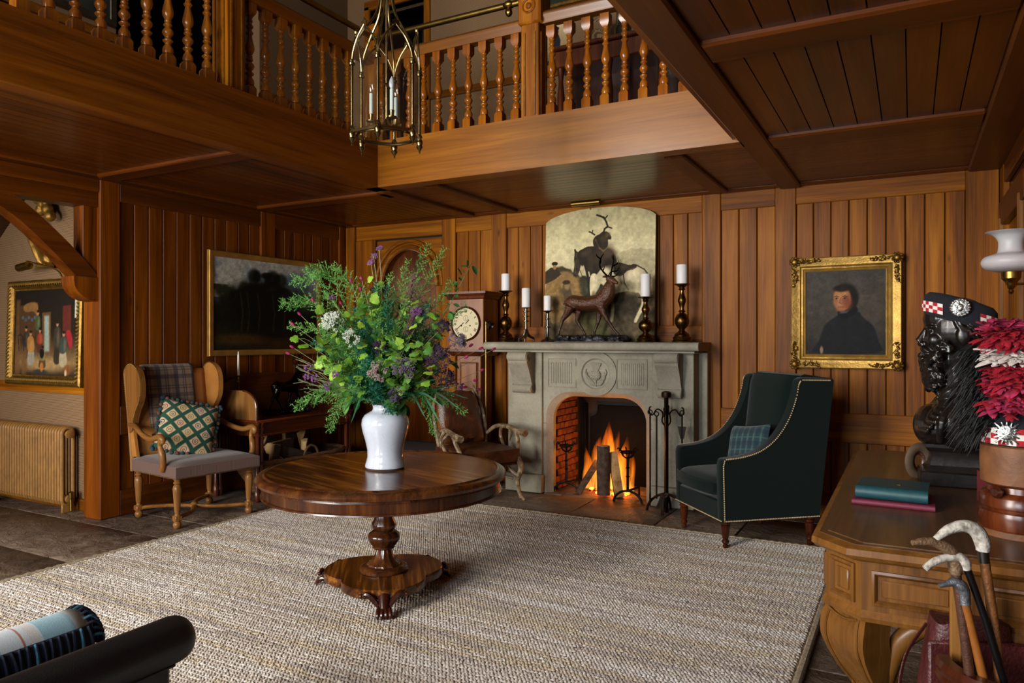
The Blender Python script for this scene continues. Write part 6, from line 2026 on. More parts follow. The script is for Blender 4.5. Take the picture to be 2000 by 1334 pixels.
def book(label, mat, x, y, z, w, d, h, rz, group=None):
    b = thing('hardback_book', label, 'book', (x, y, z), rz, group)
    obj('cover', MB().box(-w / 2, w / 2, -d / 2, d / 2, 0, 0.004, 0.0015).box(-w / 2, w / 2, -d / 2, d / 2, h - 0.004, h, 0.0015).tube([(-w / 2, -d / 2 + 0.001, h / 2), (w / 2, -d / 2 + 0.001, h / 2)], h / 2 + 0.0005, 12, flat=0.99), mat, b)
    obj('pages', MB().box(-w / 2 + 0.004, w / 2 - 0.004, -d / 2 + 0.006, d / 2 - 0.006, 0.004, h - 0.004), 'paper', b)
    return b


book('burgundy hardback book lying under the teal one on the desk', 'book_red', -0.06, 3.28, ZDK, 0.285, 0.21, 0.022, -0.03)
tb2 = book('thick teal hardback book lying on top of the burgundy one', 'book_teal', -0.062, 3.30, ZDK + 0.0225, 0.25, 0.20, 0.05, -0.06)
obj('gilt_stamp', MB().box(-0.006, 0.006, -0.012, 0.012, 0.0499, 0.0506), 'gilt', tb2, (0.02, -0.02, 0))
sb = book('maroon book standing on edge behind the wooden hat block', 'book_maroon', 0.243, 3.33, ZDK + 0.0005, 0.16, 0.12, 0.035, 0.0)
sb.rotation_euler = (PI / 2, 0, PI / 2 + 0.35)
sb.location = (0.26, 3.42, ZDK + 0.062)

# ================================================================ BRONZE BUST AND CAP
plain('bust_bronze', '#1d1714', 0.32, 0.35, 0.5, 9, 0.12, 40, coat=0.3, coatr=0.2)
bu = thing('bearded_bust', 'dark bronze bust of a bearded man in a coat on the desk', 'bust', (0.18, 3.83, ZDK), math.radians(183))
obj('socle_base', MB().box(-0.16, 0.15, -0.11, 0.11, 0.0, 0.065, 0.006), 'bust_bronze', bu)
sc2 = []
for z, k in ((0.065, 1.0), (0.075, 0.95), (0.09, 0.85), (0.12, 0.80), (0.15, 0.86), (0.16, 0.95), (0.17, 1.0), (0.185, 1.0)):
    sc2.append([(x * k, y * k, z) for x, y in ((-0.14, -0.095), (0.13, -0.095), (0.13, 0.095), (-0.14, 0.095))])
mb = MB().surf(sc2, closed_u=True)
mb.add(sc2[-1], [(0, 1, 2, 3)])
obj('socle', mb, 'bust_bronze', bu, ang=20)
b = MB()
b.ell((-0.02, 0, 0.28), (0.145, 0.215, 0.13), 24, 14)            # chest
b.ell((0.09, 0.0, 0.26), (0.085, 0.15, 0.10), 20, 12)
b.ell((-0.06, 0.15, 0.33), (0.085, 0.075, 0.07), 16, 10)
b.ell((-0.06, -0.15, 0.33), (0.085, 0.075, 0.07), 16, 10)
b.tube([(-0.03, 0, 0.36), (-0.01, 0, 0.50), (0.0, 0, 0.58)], [0.10, 0.08, 0.08], 16)     # neck
b.ell((-0.01, 0, 0.70), (0.128, 0.098, 0.135), 28, 18)           # cranium
b.ell((0.055, 0, 0.64), (0.075, 0.072, 0.105), 20, 14)           # face
b.ell((0.098, 0, 0.705), (0.034, 0.068, 0.016), 14, 8)            # brow
b.ell((0.06, 0, 0.74), (0.075, 0.075, 0.06), 16, 10)              # forehead
b.tube([(0.118, 0, 0.70), (0.140, 0, 0.655), (0.152, 0, 0.637)], [0.011, 0.015, 0.017], 10)   # nose
b.ell((0.135, 0, 0.628), (0.022, 0.024, 0.014), 10, 8)
for s_ in (-1, 1):
    b.ell((0.085, s_ * 0.052, 0.645), (0.035, 0.022, 0.03), 12, 8)   # cheekbone
    b.ell((-0.015, s_ * 0.10, 0.665), (0.028, 0.014, 0.042), 12, 8)  # ear
    b.ell((0.104, s_ * 0.036, 0.678), (0.014, 0.018, 0.010), 10, 8)  # eyeball
    b.tube([(0.116, s_ * 0.02, 0.686), (0.117, s_ * 0.036, 0.690), (0.106, s_ * 0.055, 0.684)], 0.005, 6)  # lid
    b.tube(bez([(0.135, s_ * 0.004, 0.612), (0.128, s_ * 0.03, 0.603), (0.10, s_ * 0.055, 0.58)], 4), lerpl([0.012, 0.014, 0.008], 9), 8)   # moustache
b.ell((0.118, 0, 0.588), (0.02, 0.022, 0.008), 10, 6)            # lip
b.ell((0.085, 0, 0.54), (0.055, 0.075, 0.07), 16, 10)            # beard mass
b.ell((0.095, 0, 0.475), (0.045, 0.05, 0.06), 14, 10)
b.ell((0.03, 0, 0.56), (0.05, 0.085, 0.07), 14, 10)
for s_ in (-1, 1):                                               # coat collar, lapels and folds
    b.tube(bez([(-0.085, s_ * 0.04, 0.475), (-0.03, s_ * 0.10, 0.455), (0.04, s_ * 0.105, 0.415), (0.075, s_ * 0.09, 0.395)], 5), lerpl([0.022, 0.028, 0.03, 0.012], 16), 8)
    for k in range(7):
        t_ = k / 6
        b.tube([(0.06 + 0.075 * t_, s_ * (0.045 + 0.01 * t_), 0.40 - 0.15 * t_), (0.055 + 0.085 * t_, s_ * (0.10 + 0.035 * math.sin(PI * t_)), 0.385 - 0.14 * t_), (0.045 + 0.08 * t_, s_ * (0.125 + 0.05 * math.sin(PI * t_ * 0.8)), 0.375 - 0.13 * t_)], [0.014, 0.017, 0.010], 8)
    for a_ in (0.55, 0.95, 1.4, 1.85, 2.3):
        c_, q = math.cos(a_), math.sin(a_) * s_
        b.tube(bez([(-0.03 + 0.12 * c_, 0.16 * q, 0.37), (-0.015 + 0.15 * c_, 0.215 * q, 0.29), (0.0 + 0.135 * c_, 0.19 * q, 0.20)], 4), lerpl([0.012, 0.022, 0.014], 9), 8)
r2 = random.Random(3)
for i in range(190):                                             # beard curls
    z = r2.uniform(0.42, 0.64)
    u = r2.uniform(-1.75, 1.75)
    w_ = 0.045 + 0.055 * min(1, (z - 0.42) / 0.14)
    cx_ = 0.075 + 0.07 * math.cos(u) * (0.55 + 0.45 * min(1, (z - 0.40) / 0.2)) - (0.03 if z > 0.585 else 0)
    if z > 0.575 and abs(u) < 0.75:
        continue
    c0 = (cx_, w_ * math.sin(u) * 1.05, z)
    q = r2.uniform(0, 6)
    pts = [(c0[0] + 0.012 * math.cos(q + a_) * (1 - a_ / 9), c0[1] + 0.010 * math.sin(q * 2 + a_), c0[2] + 0.014 * math.sin(q + a_) * (1 - a_ / 9)) for a_ in [0.9 * k for k in range(6)]]
    b.tube(pts, 0.0075, 6)
for i in range(150):                                             # wavy hair
    u = r2.uniform(1.1, 2 * PI - 1.1)
    z = r2.uniform(0.60, 0.80)
    if z < 0.70 and (u < 1.85 or u > 2 * PI - 1.85):
        continue
    k = math.sqrt(max(0.05, 1 - ((z - 0.70) / 0.14) ** 2))
    pts = []
    for j in range(6):
        uu = u + (0.07 * j if u < PI else -0.07 * j)
        zz = z - 0.012 * j + 0.006 * math.sin(2 * j + i)
        pts.append((-0.01 + 0.133 * k * math.cos(uu), 0.105 * k * math.sin(uu), zz))
    b.tube(pts, [0.004, 0.007, 0.008, 0.008, 0.006, 0.003], 6)
remesh(obj('figure', b, 'bust_bronze', bu), 0.0040, 1, 0.4)
# glengarry cap with red and white dicing
plain('navy_wool', '#10131c', 0.95, 0, 0.3, 80, 0.4, 300)
m = NT('dicing')
chk = m.n('ShaderNodeTexChecker', {'Vector': m.n('ShaderNodeTexCoord').outputs['UV'], 'Scale': 1.0, 'Color1': lin('#d8cfc6'), 'Color2': lin('#a01520')})
m.p(col=chk.outputs[0], rough=0.9)
plain('badge_silver', '#b5b5b0', 0.3, 1.0, 0.4, 40, 0.5, 90)
cp_ = thing('diced_cap', 'dark glengarry cap with red and white diced band on the bust', 'cap', (0.18, 3.83, ZDK), math.radians(183))
b = MB()
rows = []
for z, kx, ky, sh in ((0.745, 1.0, 1.0, 0.0), (0.76, 1.03, 1.02, 0.0), (0.80, 1.06, 1.04, 0.0), (0.835, 1.03, 0.98, -0.004), (0.853, 0.9, 0.85, -0.006), (0.86, 0.6, 0.5, -0.006), (0.862, 0.05, 0.05, -0.006)):
    rows.append([(-0.01 + sh + 0.136 * kx * math.cos(a_), 0.106 * ky * math.sin(a_), z - 0.030 + 0.045 * min(1, kx) * math.cos(a_)) for a_ in [2 * PI * k / 40 for k in range(40)]])
b.surf(rows, closed_u=True)
obj('crown', b, 'navy_wool', cp_, ang=60)


def diced(parent, a0, a1, n_, z0, z1, name):
    """curved band strip with its own checker uv, 3 rows"""
    vs, fs, uv = [], [], []
    K = n_ * 2
    for i in range(K + 1):
        a_ = a0 + (a1 - a0) * i / K
        for z in (z0, z1):
            vs.append((-0.01 + 0.147 * math.cos(a_), 0.1145 * math.sin(a_), z - 0.030 + 0.045 * math.cos(a_)))
    for i in range(K):
        fs.append((2 * i, 2 * i + 2, 2 * i + 3, 2 * i + 1))
    me = bpy.data.meshes.new(name)
    me.from_pydata(vs, [], fs)
    ul_ = me.uv_layers.new(name='UVMap')
    for p_ in me.polygons:
        for li, vi in zip(p_.loop_indices, p_.vertices):
            ul_.data[li].uv = ((vi // 2) / 2.0 + 0.01, (vi % 2) * 2.98 + 0.01)
    me.materials.append(MATS['dicing'])
    o_ = link(name, me, parent)
    solid(o_, 0.003)


diced(cp_, 0.1, 1.05, 6, 0.763, 0.81, 'diced_band')
diced(cp_, 2.05, 3.1, 6, 0.763, 0.81, 'diced_band')
bd = MB()
Mbd = T(-0.0 + 0.00, 0.118, 0.808) @ R(-PI / 2, 'X')
bd.lathe([(0.001, 0.0), (0.034, 0.0), (0.036, 0.004), (0.028, 0.006), (0.001, 0.008)], 24, Mbd)
for k in range(18):
    a_ = 2 * PI * k / 18
    bd.ell((0.034 * math.cos(a_), 0.122, 0.808 + 0.034 * math.sin(a_)), (0.007, 0.004, 0.007), 6, 5)
bd.ell((0, 0.126, 0.808), (0.012, 0.006, 0.016), 8, 6)
obj('badge', bd, 'badge_silver', cp_, (0.0, 0.0, -0.022))
# striped water bottle / pouch at the bust's foot
plain('khaki_strap', '#453524', 0.7, 0, 0.4, 14)
bn = thing('binocular_pouch', 'brown and khaki rolled strap lying at the foot of the bust', 'strap', (0.035, 3.93, ZDK), 0.5)
for k, (r_, c_) in enumerate(((0.055, 'khaki_strap'), (0.042, 'worn_leather'))):
    obj('coil', MB().tube([(r_ * math.cos(a_) * 0.9, 0.012 * k, 0.075 + r_ * 1.25 * math.sin(a_)) for a_ in [2 * PI * q / 24 for q in range(24)]], 0.0095, 8, True, flat=2.2), c_, bn)

# ================================================================ HAT BLOCK WITH FEATHER BONNET
plain('worn_block', '#6e4424', 0.6, 0, 0.35, 12, 0.3, 40)
BXc, BYc = 0.325, 2.97
hb = thing('hat_block', 'turned mahogany hat block barrel with a side knob on the desk', 'hat block', (BXc, BYc, ZDK), 0)
obj('lower_drum', MB().lathe([(0.124, 0.0), (0.126, 0.004), (0.126, 0.02), (0.122, 0.024), (0.128, 0.06), (0.124, 0.078), (0.116, 0.082), (0.118, 0.09), (0.122, 0.094), (0.122, 0.125), (0.115, 0.135), (0.10, 0.142), (0.098, 0.16), (0.11, 0.168)], 48), 'mahogany', hb)
obj('felt_foot', MB().lathe([(0.12, 0.0), (0.128, 0.0), (0.128, 0.02), (0.12, 0.02)], 48, cap=False), 'worn_block', hb)
obj('upper_block', MB().lathe([(0.11, 0.166), (0.118, 0.172), (0.12, 0.24), (0.119, 0.293), (0.112, 0.298)], 48), 'worn_block', hb)
obj('knob', MB().lathe([(0.008, 0), (0.008, 0.02), (0.018, 0.024), (0.02, 0.035), (0.012, 0.045)], 14, T(-0.06, -0.08, 0.148) @ frame_to((-0.6, -0.8, 0))), 'mahogany_dark', hb)
fbn = thing('feather_bonnet', 'black feather bonnet with red and white hackle and silver badge on the hat block', 'hat', (BXc, BYc, ZDK + 0.298), 0)
obj('cap_body', MB().lathe([(0.112, 0.0), (0.116, 0.004), (0.116, 0.075), (0.09, 0.12), (0.06, 0.22), (0.03, 0.26), (0.01, 0.27)], 36), 'navy_wool', fbn)
# diced headband
vs, fs, uvs = [], [], []
me = bpy.data.meshes.new('diced_headband')
K = 56
for i in range(K + 1):
    a_ = 2 * PI * i / K
    for z in (0.005, 0.06):
        vs.append((0.118 * math.cos(a_), 0.118 * math.sin(a_), z))
me.from_pydata(vs, [], [(2 * i, 2 * i + 2, 2 * i + 3, 2 * i + 1) for i in range(K)])
ul_ = me.uv_layers.new(name='UVMap')
for p_ in me.polygons:
    for li, vi in zip(p_.loop_indices, p_.vertices):
        ul_.data[li].uv = ((vi // 2) / 2.0 + 0.01, (vi % 2) * 2.98 + 0.01)
me.materials.append(MATS['dicing'])
solid(link('diced_headband', me, fbn), 0.003)
RV = Vector((0.994, -0.109, 0))      # towards the right wall
FV = Vector((-0.109, -0.994, 0))     # towards the front of the room
plain('feather_red', '#9c0f24', 0.75, 0, 0.45, 30)
plain('feather_pink', '#a8284e', 0.75, 0, 0.4, 30)
plain('feather_white', '#cfc3bb', 0.8, 0, 0.2, 30)
plain('feather_black', '#060606', 0.6, 0, 0.3, 30)


def feather_tuft(name, parent, base, spread, n, L, w, mats, seed, droop=0.4, up=0.5):
    r_ = random.Random(seed)
    for mi, mt in enumerate(mats):
        mb_ = MB()
        for i in range(n // len(mats)):
            a_ = r_.uniform(0, 2 * PI)
            d = (RV * math.cos(a_) * spread[0] + FV * (0.35 + abs(math.sin(a_)) * spread[1]))
            d = Vector((d.x, d.y, up + r_.uniform(-0.5, 0.4)))
            d.normalize()
            p = Vector(base) + RV * r_.uniform(-0.035, 0.035) + FV * r_.uniform(-0.01, 0.02) + Vector((0, 0, r_.uniform(-0.02, 0.02)))
            l_ = L * r_.uniform(0.7, 1.2)
            sd = d.cross(Vector((r_.uniform(-0.4, 0.4), r_.uniform(-0.4, 0.4), 1))).normalized()
            rows_ = []
            for k in range(6):
                t_ = k / 5
                c_ = p + d * (l_ * t_) + Vector((0, 0, -droop * l_ * t_ * t_)) + sd * (0.012 * math.sin(3 * t_ + i))
                ww = w * (math.sin(PI * (0.12 + 0.86 * t_)) ** 0.7) * r_.uniform(0.85, 1.1)
                rows_.append([tuple(c_ - sd * ww), tuple(c_ + Vector((0, 0, 0.004))), tuple(c_ + sd * ww)])
            mb_.surf(rows_)
        o_ = obj(name, mb_, mt, parent, ang=170)
        o_['kind'] = 'stuff'


OFS = RV * -0.01
hb_ = FV * 0.10 - RV * 0.035
feather_tuft('red_plume', fbn, hb_ + Vector((0, 0, 0.13)), (0.7, 0.6), 170, 0.07, 0.016, ['feather_red', 'feather_pink'], 1)
feather_tuft('red_plume', fbn, hb_ + Vector((0, 0, 0.185)), (0.7, 0.6), 170, 0.07, 0.016, ['feather_red', 'feather_pink'], 2)
feather_tuft('red_plume', fbn, hb_ + Vector((0, 0, 0.24)), (0.75, 0.6), 160, 0.07, 0.016, ['feather_red'], 3)
feather_tuft('white_plume', fbn, hb_ + Vector((0, 0, 0.295)), (0.85, 0.6), 190, 0.07, 0.016, ['feather_white'], 4)
feather_tuft('red_plume', fbn, hb_ + Vector((0, 0, 0.345)), (1.0, 0.6), 180, 0.085, 0.016, ['feather_red'], 5)
feather_tuft('pink_plume', fbn, hb_ + Vector((0, 0, 0.375)) - RV * 0.02, (0.8, 0.4), 40, 0.07, 0.016, ['feather_pink'], 6, up=0.9)


def black_mass(side, n, seed):
    r_ = random.Random(seed)
    mb_ = MB()
    for i in range(n):
        z0 = r_.uniform(0.05, 0.33)
        p = OFS + RV * (side * r_.uniform(0.05, 0.11)) + FV * r_.uniform(-0.08, 0.09) + Vector((0, 0, z0))
        d = (RV * side * r_.uniform(0.4, 1.0) + FV * r_.uniform(-0.4, 0.9) + Vector((0, 0, r_.uniform(-0.2, 0.8)))).normalized()
        L = r_.uniform(0.06, 0.12)
        pts = [tuple(p + d * (L * t_) + Vector((0, 0, -0.09 * t_ * t_))) for t_ in (0, 0.35, 0.7, 1.0)]
        mb_.tube(pts, [0.0020, 0.0026, 0.0020, 0.0006], 4)
    mb_.ell(tuple(OFS + RV * (side * 0.07) + Vector((0, 0, 0.19))), (0.055, 0.08, 0.16), 12, 8)
    o_ = obj('ostrich_plumes', mb_, 'feather_black', fbn, ang=None)
    o_['kind'] = 'stuff'


black_mass(-1, 1000, 8)
black_mass(1, 800, 9)
bc_ = FV * 0.115 - RV * 0.04
Mb2 = Matrix.Translation(bc_ + Vector((0, 0, 0.045))) @ frame_to(FV)
bdg = MB().lathe([(0.001, 0.0), (0.03, 0.0), (0.026, 0.006), (0.012, 0.01), (0.001, 0.012)], 16, Mb2)
for k in range(16):
    a_ = 2 * PI * k / 16
    bdg.tube([(Mb2 @ Vector((0.012 * math.cos(a_), 0.012 * math.sin(a_), 0.006)))[:], (Mb2 @ Vector(((0.046 if k % 4 == 2 else 0.038) * math.cos(a_), (0.046 if k % 4 == 2 else 0.038) * math.sin(a_), 0.003)))[:]], [0.005, 0.0025], 5)
obj('star_badge', bdg, 'badge_silver', fbn)

# ================================================================ STICK STAND, WALKING STICKS, BAG (near right)
m = NT('antler_white')
v = m.coord((1, 1, 1), 3)
a = m.noise(v, 60, 4, 0.6)
m.p(col=m.ramp(a, [(0.35, lin('#857c70')), (0.6, lin('#c9c2b6'))]), rough=0.5)
m.bump(m.noise(v, 130, 3), 0.6, 0.004)
plain('horn_brown', '#6a5138', 0.5, 0, 0.4, 40, 0.5, 120)
plain('stick_brown', '#6e4320', 0.4, 0, 0.25, 30, 0.3, 90)
plain('bamboo', '#8a5220', 0.35, 0, 0.2, 18)
plain('black_lacquer', '#0b0a0b', 0.3, 0, 0.2, 10)
plain('stick_dark', '#4a2a1c', 0.45, 0, 0.25, 30, 0.3, 90)
plain('silver_dark', '#77797e', 0.42, 0.7, 0.35, 50, 0.3, 120)


def stick(name, label, hpts, hr, hmat, spts, sr, smat, collar=None):
    t = thing(name, label, 'walking stick', tuple(spts[-1]), 0.0)
    o0 = Vector(spts[-1])
    L_ = lambda P: [tuple(Vector(p) - o0) for p in P]
    hp = bez(L_(hpts), 6)
    obj('handle', MB().tube(hp, lerpl(hr, len(hp)), 10), hmat, t)
    obj('shaft', MB().tube(L_(spts), sr, 10), smat, t)
    if collar:
        obj('collar', MB().tube(L_(collar), 0.0135, 12), 'pewter' if hmat != 'silver_dark' else 'silver_dark', t)
    return t


ST = (0.20, 2.36, 0.06)
stick('walking_stick', 'walking stick with long pale antler handle, tallest in the stand', [(0.055, 2.194, 0.93), (0.085, 2.21, 0.955), (0.122, 2.23, 0.965), (0.15, 2.246, 0.95), (0.163, 2.253, 0.918), (0.163, 2.254, 0.90)], [0.008, 0.013, 0.016, 0.019, 0.019, 0.016], 'antler_white', [(0.163, 2.254, 0.905), (0.19, 2.27, 0.70), (0.25, 2.30, 0.06)], 0.0125, 'stick_brown', [(0.163, 2.254, 0.905), (0.166, 2.256, 0.87)])
stick('walking_stick', 'knobbly brown walking stick with forked antler handle', [(0.002, 2.165, 0.921), (0.03, 2.18, 0.925), (0.058, 2.196, 0.92), (0.088, 2.212, 0.90), (0.10, 2.219, 0.87), (0.102, 2.22, 0.84)], [0.007, 0.0105, 0.013, 0.017, 0.017, 0.015], 'horn_brown', [(0.101, 2.22, 0.85), (0.115, 2.227, 0.74), (0.19, 2.27, 0.06)], 0.0125, 'stick_dark')
stick('walking_stick', 'black walking stick with small pale antler handle', [(0.031, 2.171, 0.857), (0.055, 2.184, 0.876), (0.083, 2.20, 0.885), (0.108, 2.213, 0.886), (0.122, 2.22, 0.872), (0.126, 2.223, 0.855)], [0.009, 0.010, 0.010, 0.013, 0.014, 0.011], 'antler_white', [(0.126, 2.223, 0.86), (0.165, 2.245, 0.735), (0.345, 2.33, 0.06)], 0.0095, 'black_lacquer')
sd4 = stick('walking_stick', 'bamboo walking stick with dark silver hound head handle', [(0.063, 2.189, 0.812), (0.08, 2.198, 0.817), (0.098, 2.208, 0.822), (0.113, 2.216, 0.812), (0.121, 2.22, 0.79), (0.12, 2.22, 0.768)], [0.005, 0.0075, 0.0125, 0.0155, 0.014, 0.0115], 'silver_dark', [(0.12, 2.22, 0.775), (0.164, 2.245, 0.573), (0.27, 2.29, 0.06)], 0.0115, 'bamboo', [(0.12, 2.22, 0.79), (0.1225, 2.221, 0.765)])
obj('ear', MB().ell((0, 0, 0), (0.016, 0.004, 0.008), 8, 6), 'silver_dark', sd4, tuple(Vector((0.115, 2.203, 0.812)) - Vector((0.27, 2.29, 0.06))), (0, 0.6, 0.4))
stick('walking_stick', 'plain thin hazel stick behind the bamboo stick', [(0.088, 2.236, 0.885), (0.092, 2.238, 0.86), (0.094, 2.239, 0.84)], [0.008, 0.010, 0.009], 'horn_brown', [(0.094, 2.239, 0.85), (0.14, 2.262, 0.60), (0.215, 2.32, 0.06)], 0.0085, 'horn_brown')
ss = thing('stick_stand', 'dark wooden stick stand with curved front rail at the lower right', 'stick stand', (0.26, 2.31, 0), 0)
obj('drip_tray', MB().box(-0.17, 0.17, -0.13, 0.13, 0.0, 0.045, 0.01), 'mahogany', ss)
for x in (-0.15, 0.15):
    obj('upright', MB().box(x - 0.015, x + 0.015, 0.07, 0.12, 0.04, 0.775, 0.005), 'desk_oak', ss)
rl_ = []
for k in range(15):
    a_ = PI + PI * k / 14
    rl_.append((0.185 * math.cos(a_), 0.03 + 0.16 * math.sin(a_)))
cr_ = MB()
for zz, w_ in ((0.565, 0.02), (0.535, 0.014)):
    cr_.sweep([(-0.018, zz - w_), (0.012, zz - w_), (0.02, zz), (0.012, zz + w_ * 0.8), (-0.018, zz + w_ * 0.8)], rl_, False)
obj('curved_rail', cr_, 'mahogany_dark', ss, ang=30)
for x in (-0.16, 0.16):
    obj('front_post', MB().tube([(x, -0.04, 0.04), (x, -0.04, 0.54)], 0.014, 10), 'mahogany', ss)
plain('bag_leather', '#4a1c1c', 0.45, 0, 0.3, 9, 0.4, 90)
bg = thing('leather_bag', 'burgundy leather bag with long strap hanging behind the walking sticks', 'bag', (0.15, 2.56, 0.0), 0.4)
rows = []
for i in range(13):
    z = 0.02 + 0.60 * i / 12
    k = (1 - 0.35 * (i / 12) ** 2)
    rows.append([(0.16 * k * math.copysign(abs(math.cos(a_)) ** 0.6, math.cos(a_)), 0.075 * k * math.copysign(abs(math.sin(a_)) ** 0.6, math.sin(a_)), z + 0.01 * math.sin(3 * a_)) for a_ in [2 * PI * q / 28 for q in range(28)]])
mb = MB().surf(rows, closed_u=True)
mb.add(rows[-1], [tuple(range(28))])
mb.add(rows[0], [tuple(range(27, -1, -1))])
obj('body', mb, 'bag_leather', bg, ang=60)
obj('strap', MB().tube(bez([(-0.12, 0.0, 0.60), (-0.20, -0.05, 0.52), (-0.23, -0.08, 0.40), (-0.20, -0.09, 0.28), (-0.12, -0.09, 0.26)], 6), 0.0035, 6, flat=1.8), 'bag_leather', bg)
obj('flap', MB().box(-0.15, 0.15, -0.085, -0.07, 0.30, 0.58, 0.006), 'bag_leather', bg)
# dark red leather trunk under the sticks
tk = thing('travel_chest', 'dark red leather travelling chest against the wall at the right edge', 'chest', (0.40, 2.50, 0), 0)
obj('chest_body', MB().box(-0.04, 0.17, -0.06, 0.03, 0.0, 0.40, 0.01), 'book_maroon', tk)
obj('lid', MB().box(-0.045, 0.175, -0.065, 0.035, 0.40, 0.47, 0.012), 'book_maroon', tk)
obj('strap_band', MB().box(0.03, 0.06, -0.07, 0.036, 0.0, 0.475, 0.004), 'bag_leather', tk)
# ================================================================ PAINTINGS (colour laid on as a fine vertex grid)
class Paint:
    """a small raster painter; coordinates run 0..1 in x and 0..asp in y (up)"""

    def __init__(s, nx, ny, w, h, seed=1):
        s.nx, s.ny, s.w, s.h = nx, ny, w, h
        s.X, s.Y = np.meshgrid(np.linspace(0, w, nx), np.linspace(0, h, ny))
        s.I = np.zeros((ny, nx, 3))
        s.r = np.random.default_rng(seed)

    def c(s, h):
        h = h.lstrip('#')
        return np.array([int(h[i:i + 2], 16) / 255 for i in (0, 2, 4)])

    def noise(s, k, ky=None):
        """smooth noise with about k cells across"""
        ky = ky or max(2, int(k * s.h / s.w))
        g = s.r.random((ky + 2, k + 2))
        fx, fy = s.X / s.w * k, s.Y / s.h * ky
        ix, iy = np.minimum(fx.astype(int), k), np.minimum(fy.astype(int), ky)
        tx, ty = fx - ix, fy - iy
        tx, ty = tx * tx * (3 - 2 * tx), ty * ty * (3 - 2 * ty)
        a = g[iy, ix] * (1 - tx) + g[iy, np.minimum(ix + 1, k + 1)] * tx
        b = g[np.minimum(iy + 1, ky + 1), ix] * (1 - tx) + g[np.minimum(iy + 1, ky + 1), np.minimum(ix + 1, k + 1)] * tx
        return a * (1 - ty) + b * ty

    def fbm(s, k, o=3):
        v, a, t = 0, 1.0, 0
        for i in range(o):
            v = v + a * s.noise(k * 2 ** i)
            t += a
            a *= 0.55
        return v / t

    def put(s, m, col, al=1.0):
        m = np.clip(m * al, 0, 1)[..., None]
        col = s.c(col) if isinstance(col, str) else col
        s.I = s.I * (1 - m) + col * m

    def grad(s, stops):
        t = s.Y / s.h
        ps = [p for p, _ in stops]
        cs = np.array([s.c(c_) for _, c_ in stops])
        s.I = np.stack([np.interp(t, ps, cs[:, k]) for k in range(3)], -1)

    def ell(s, x, y, rx, ry, col, soft=0.15, al=1.0, ang=0.0):
        dx, dy = s.X - x, s.Y - y
        ca, sa = math.cos(ang), math.sin(ang)
        d = np.sqrt(((dx * ca + dy * sa) / rx) ** 2 + ((-dx * sa + dy * ca) / ry) ** 2)
        s.put(np.clip((1 - d) / soft + 0.5, 0, 1), col, al)

    def poly(s, pts, col, al=1.0, soft=0.006, jit=0.0):
        X, Y = s.X, s.Y
        if len(pts) > 6:
            for _ in range(2):
                pts = [q for i in range(len(pts)) for q in ((0.75 * pts[i][0] + 0.25 * pts[(i + 1) % len(pts)][0], 0.75 * pts[i][1] + 0.25 * pts[(i + 1) % len(pts)][1]), (0.25 * pts[i][0] + 0.75 * pts[(i + 1) % len(pts)][0], 0.25 * pts[i][1] + 0.75 * pts[(i + 1) % len(pts)][1]))]
        if jit:
            X = X + (s.noise(24) - 0.5) * jit
            Y = Y + (s.noise(24) - 0.5) * jit
        ins = np.zeros(X.shape, bool)
        dist = np.full(X.shape, 9.0)
        n = len(pts)
        for i in range(n):
            (x0, y0), (x1, y1) = pts[i], pts[(i + 1) % n]
            cond = (y0 > Y) != (y1 > Y)
            with np.errstate(divide='ignore', invalid='ignore'):
                xi = (x1 - x0) * (Y - y0) / (y1 - y0 + 1e-12) + x0
            ins ^= cond & (X < xi)
            L2 = (x1 - x0) ** 2 + (y1 - y0) ** 2 + 1e-12
            t = np.clip(((X - x0) * (x1 - x0) + (Y - y0) * (y1 - y0)) / L2, 0, 1)
            dist = np.minimum(dist, np.hypot(X - x0 - t * (x1 - x0), Y - y0 - t * (y1 - y0)))
        sd = np.where(ins, dist, -dist)
        s.put(np.clip(sd / soft + 0.5, 0, 1), col, al)

    def line(s, pts, w, col, al=1.0):
        for (x0, y0), (x1, y1) in zip(pts[:-1], pts[1:]):
            L2 = (x1 - x0) ** 2 + (y1 - y0) ** 2 + 1e-12
            t = np.clip(((s.X - x0) * (x1 - x0) + (s.Y - y0) * (y1 - y0)) / L2, 0, 1)
            d = np.hypot(s.X - x0 - t * (x1 - x0), s.Y - y0 - t * (y1 - y0))
            s.put(np.clip((w - d) / (w * 0.6) + 0.5, 0, 1), col, al)

    def grain(s, amt):
        s.I = s.I * (1 + amt * (s.fbm(40, 2) - 0.5)[..., None] + 0.5 * amt * (s.r.random((s.ny, s.nx, 1)) - 0.5))


m = NT('oil_paint')
at = m.n('ShaderNodeVertexColor', layer_name='Col')
v = m.coord((1, 1, 1))
m.p(col=at.outputs[0], rough=0.6, spec=0.12)
m.bump(m.noise(v, 260, 3), 0.25, 0.003)


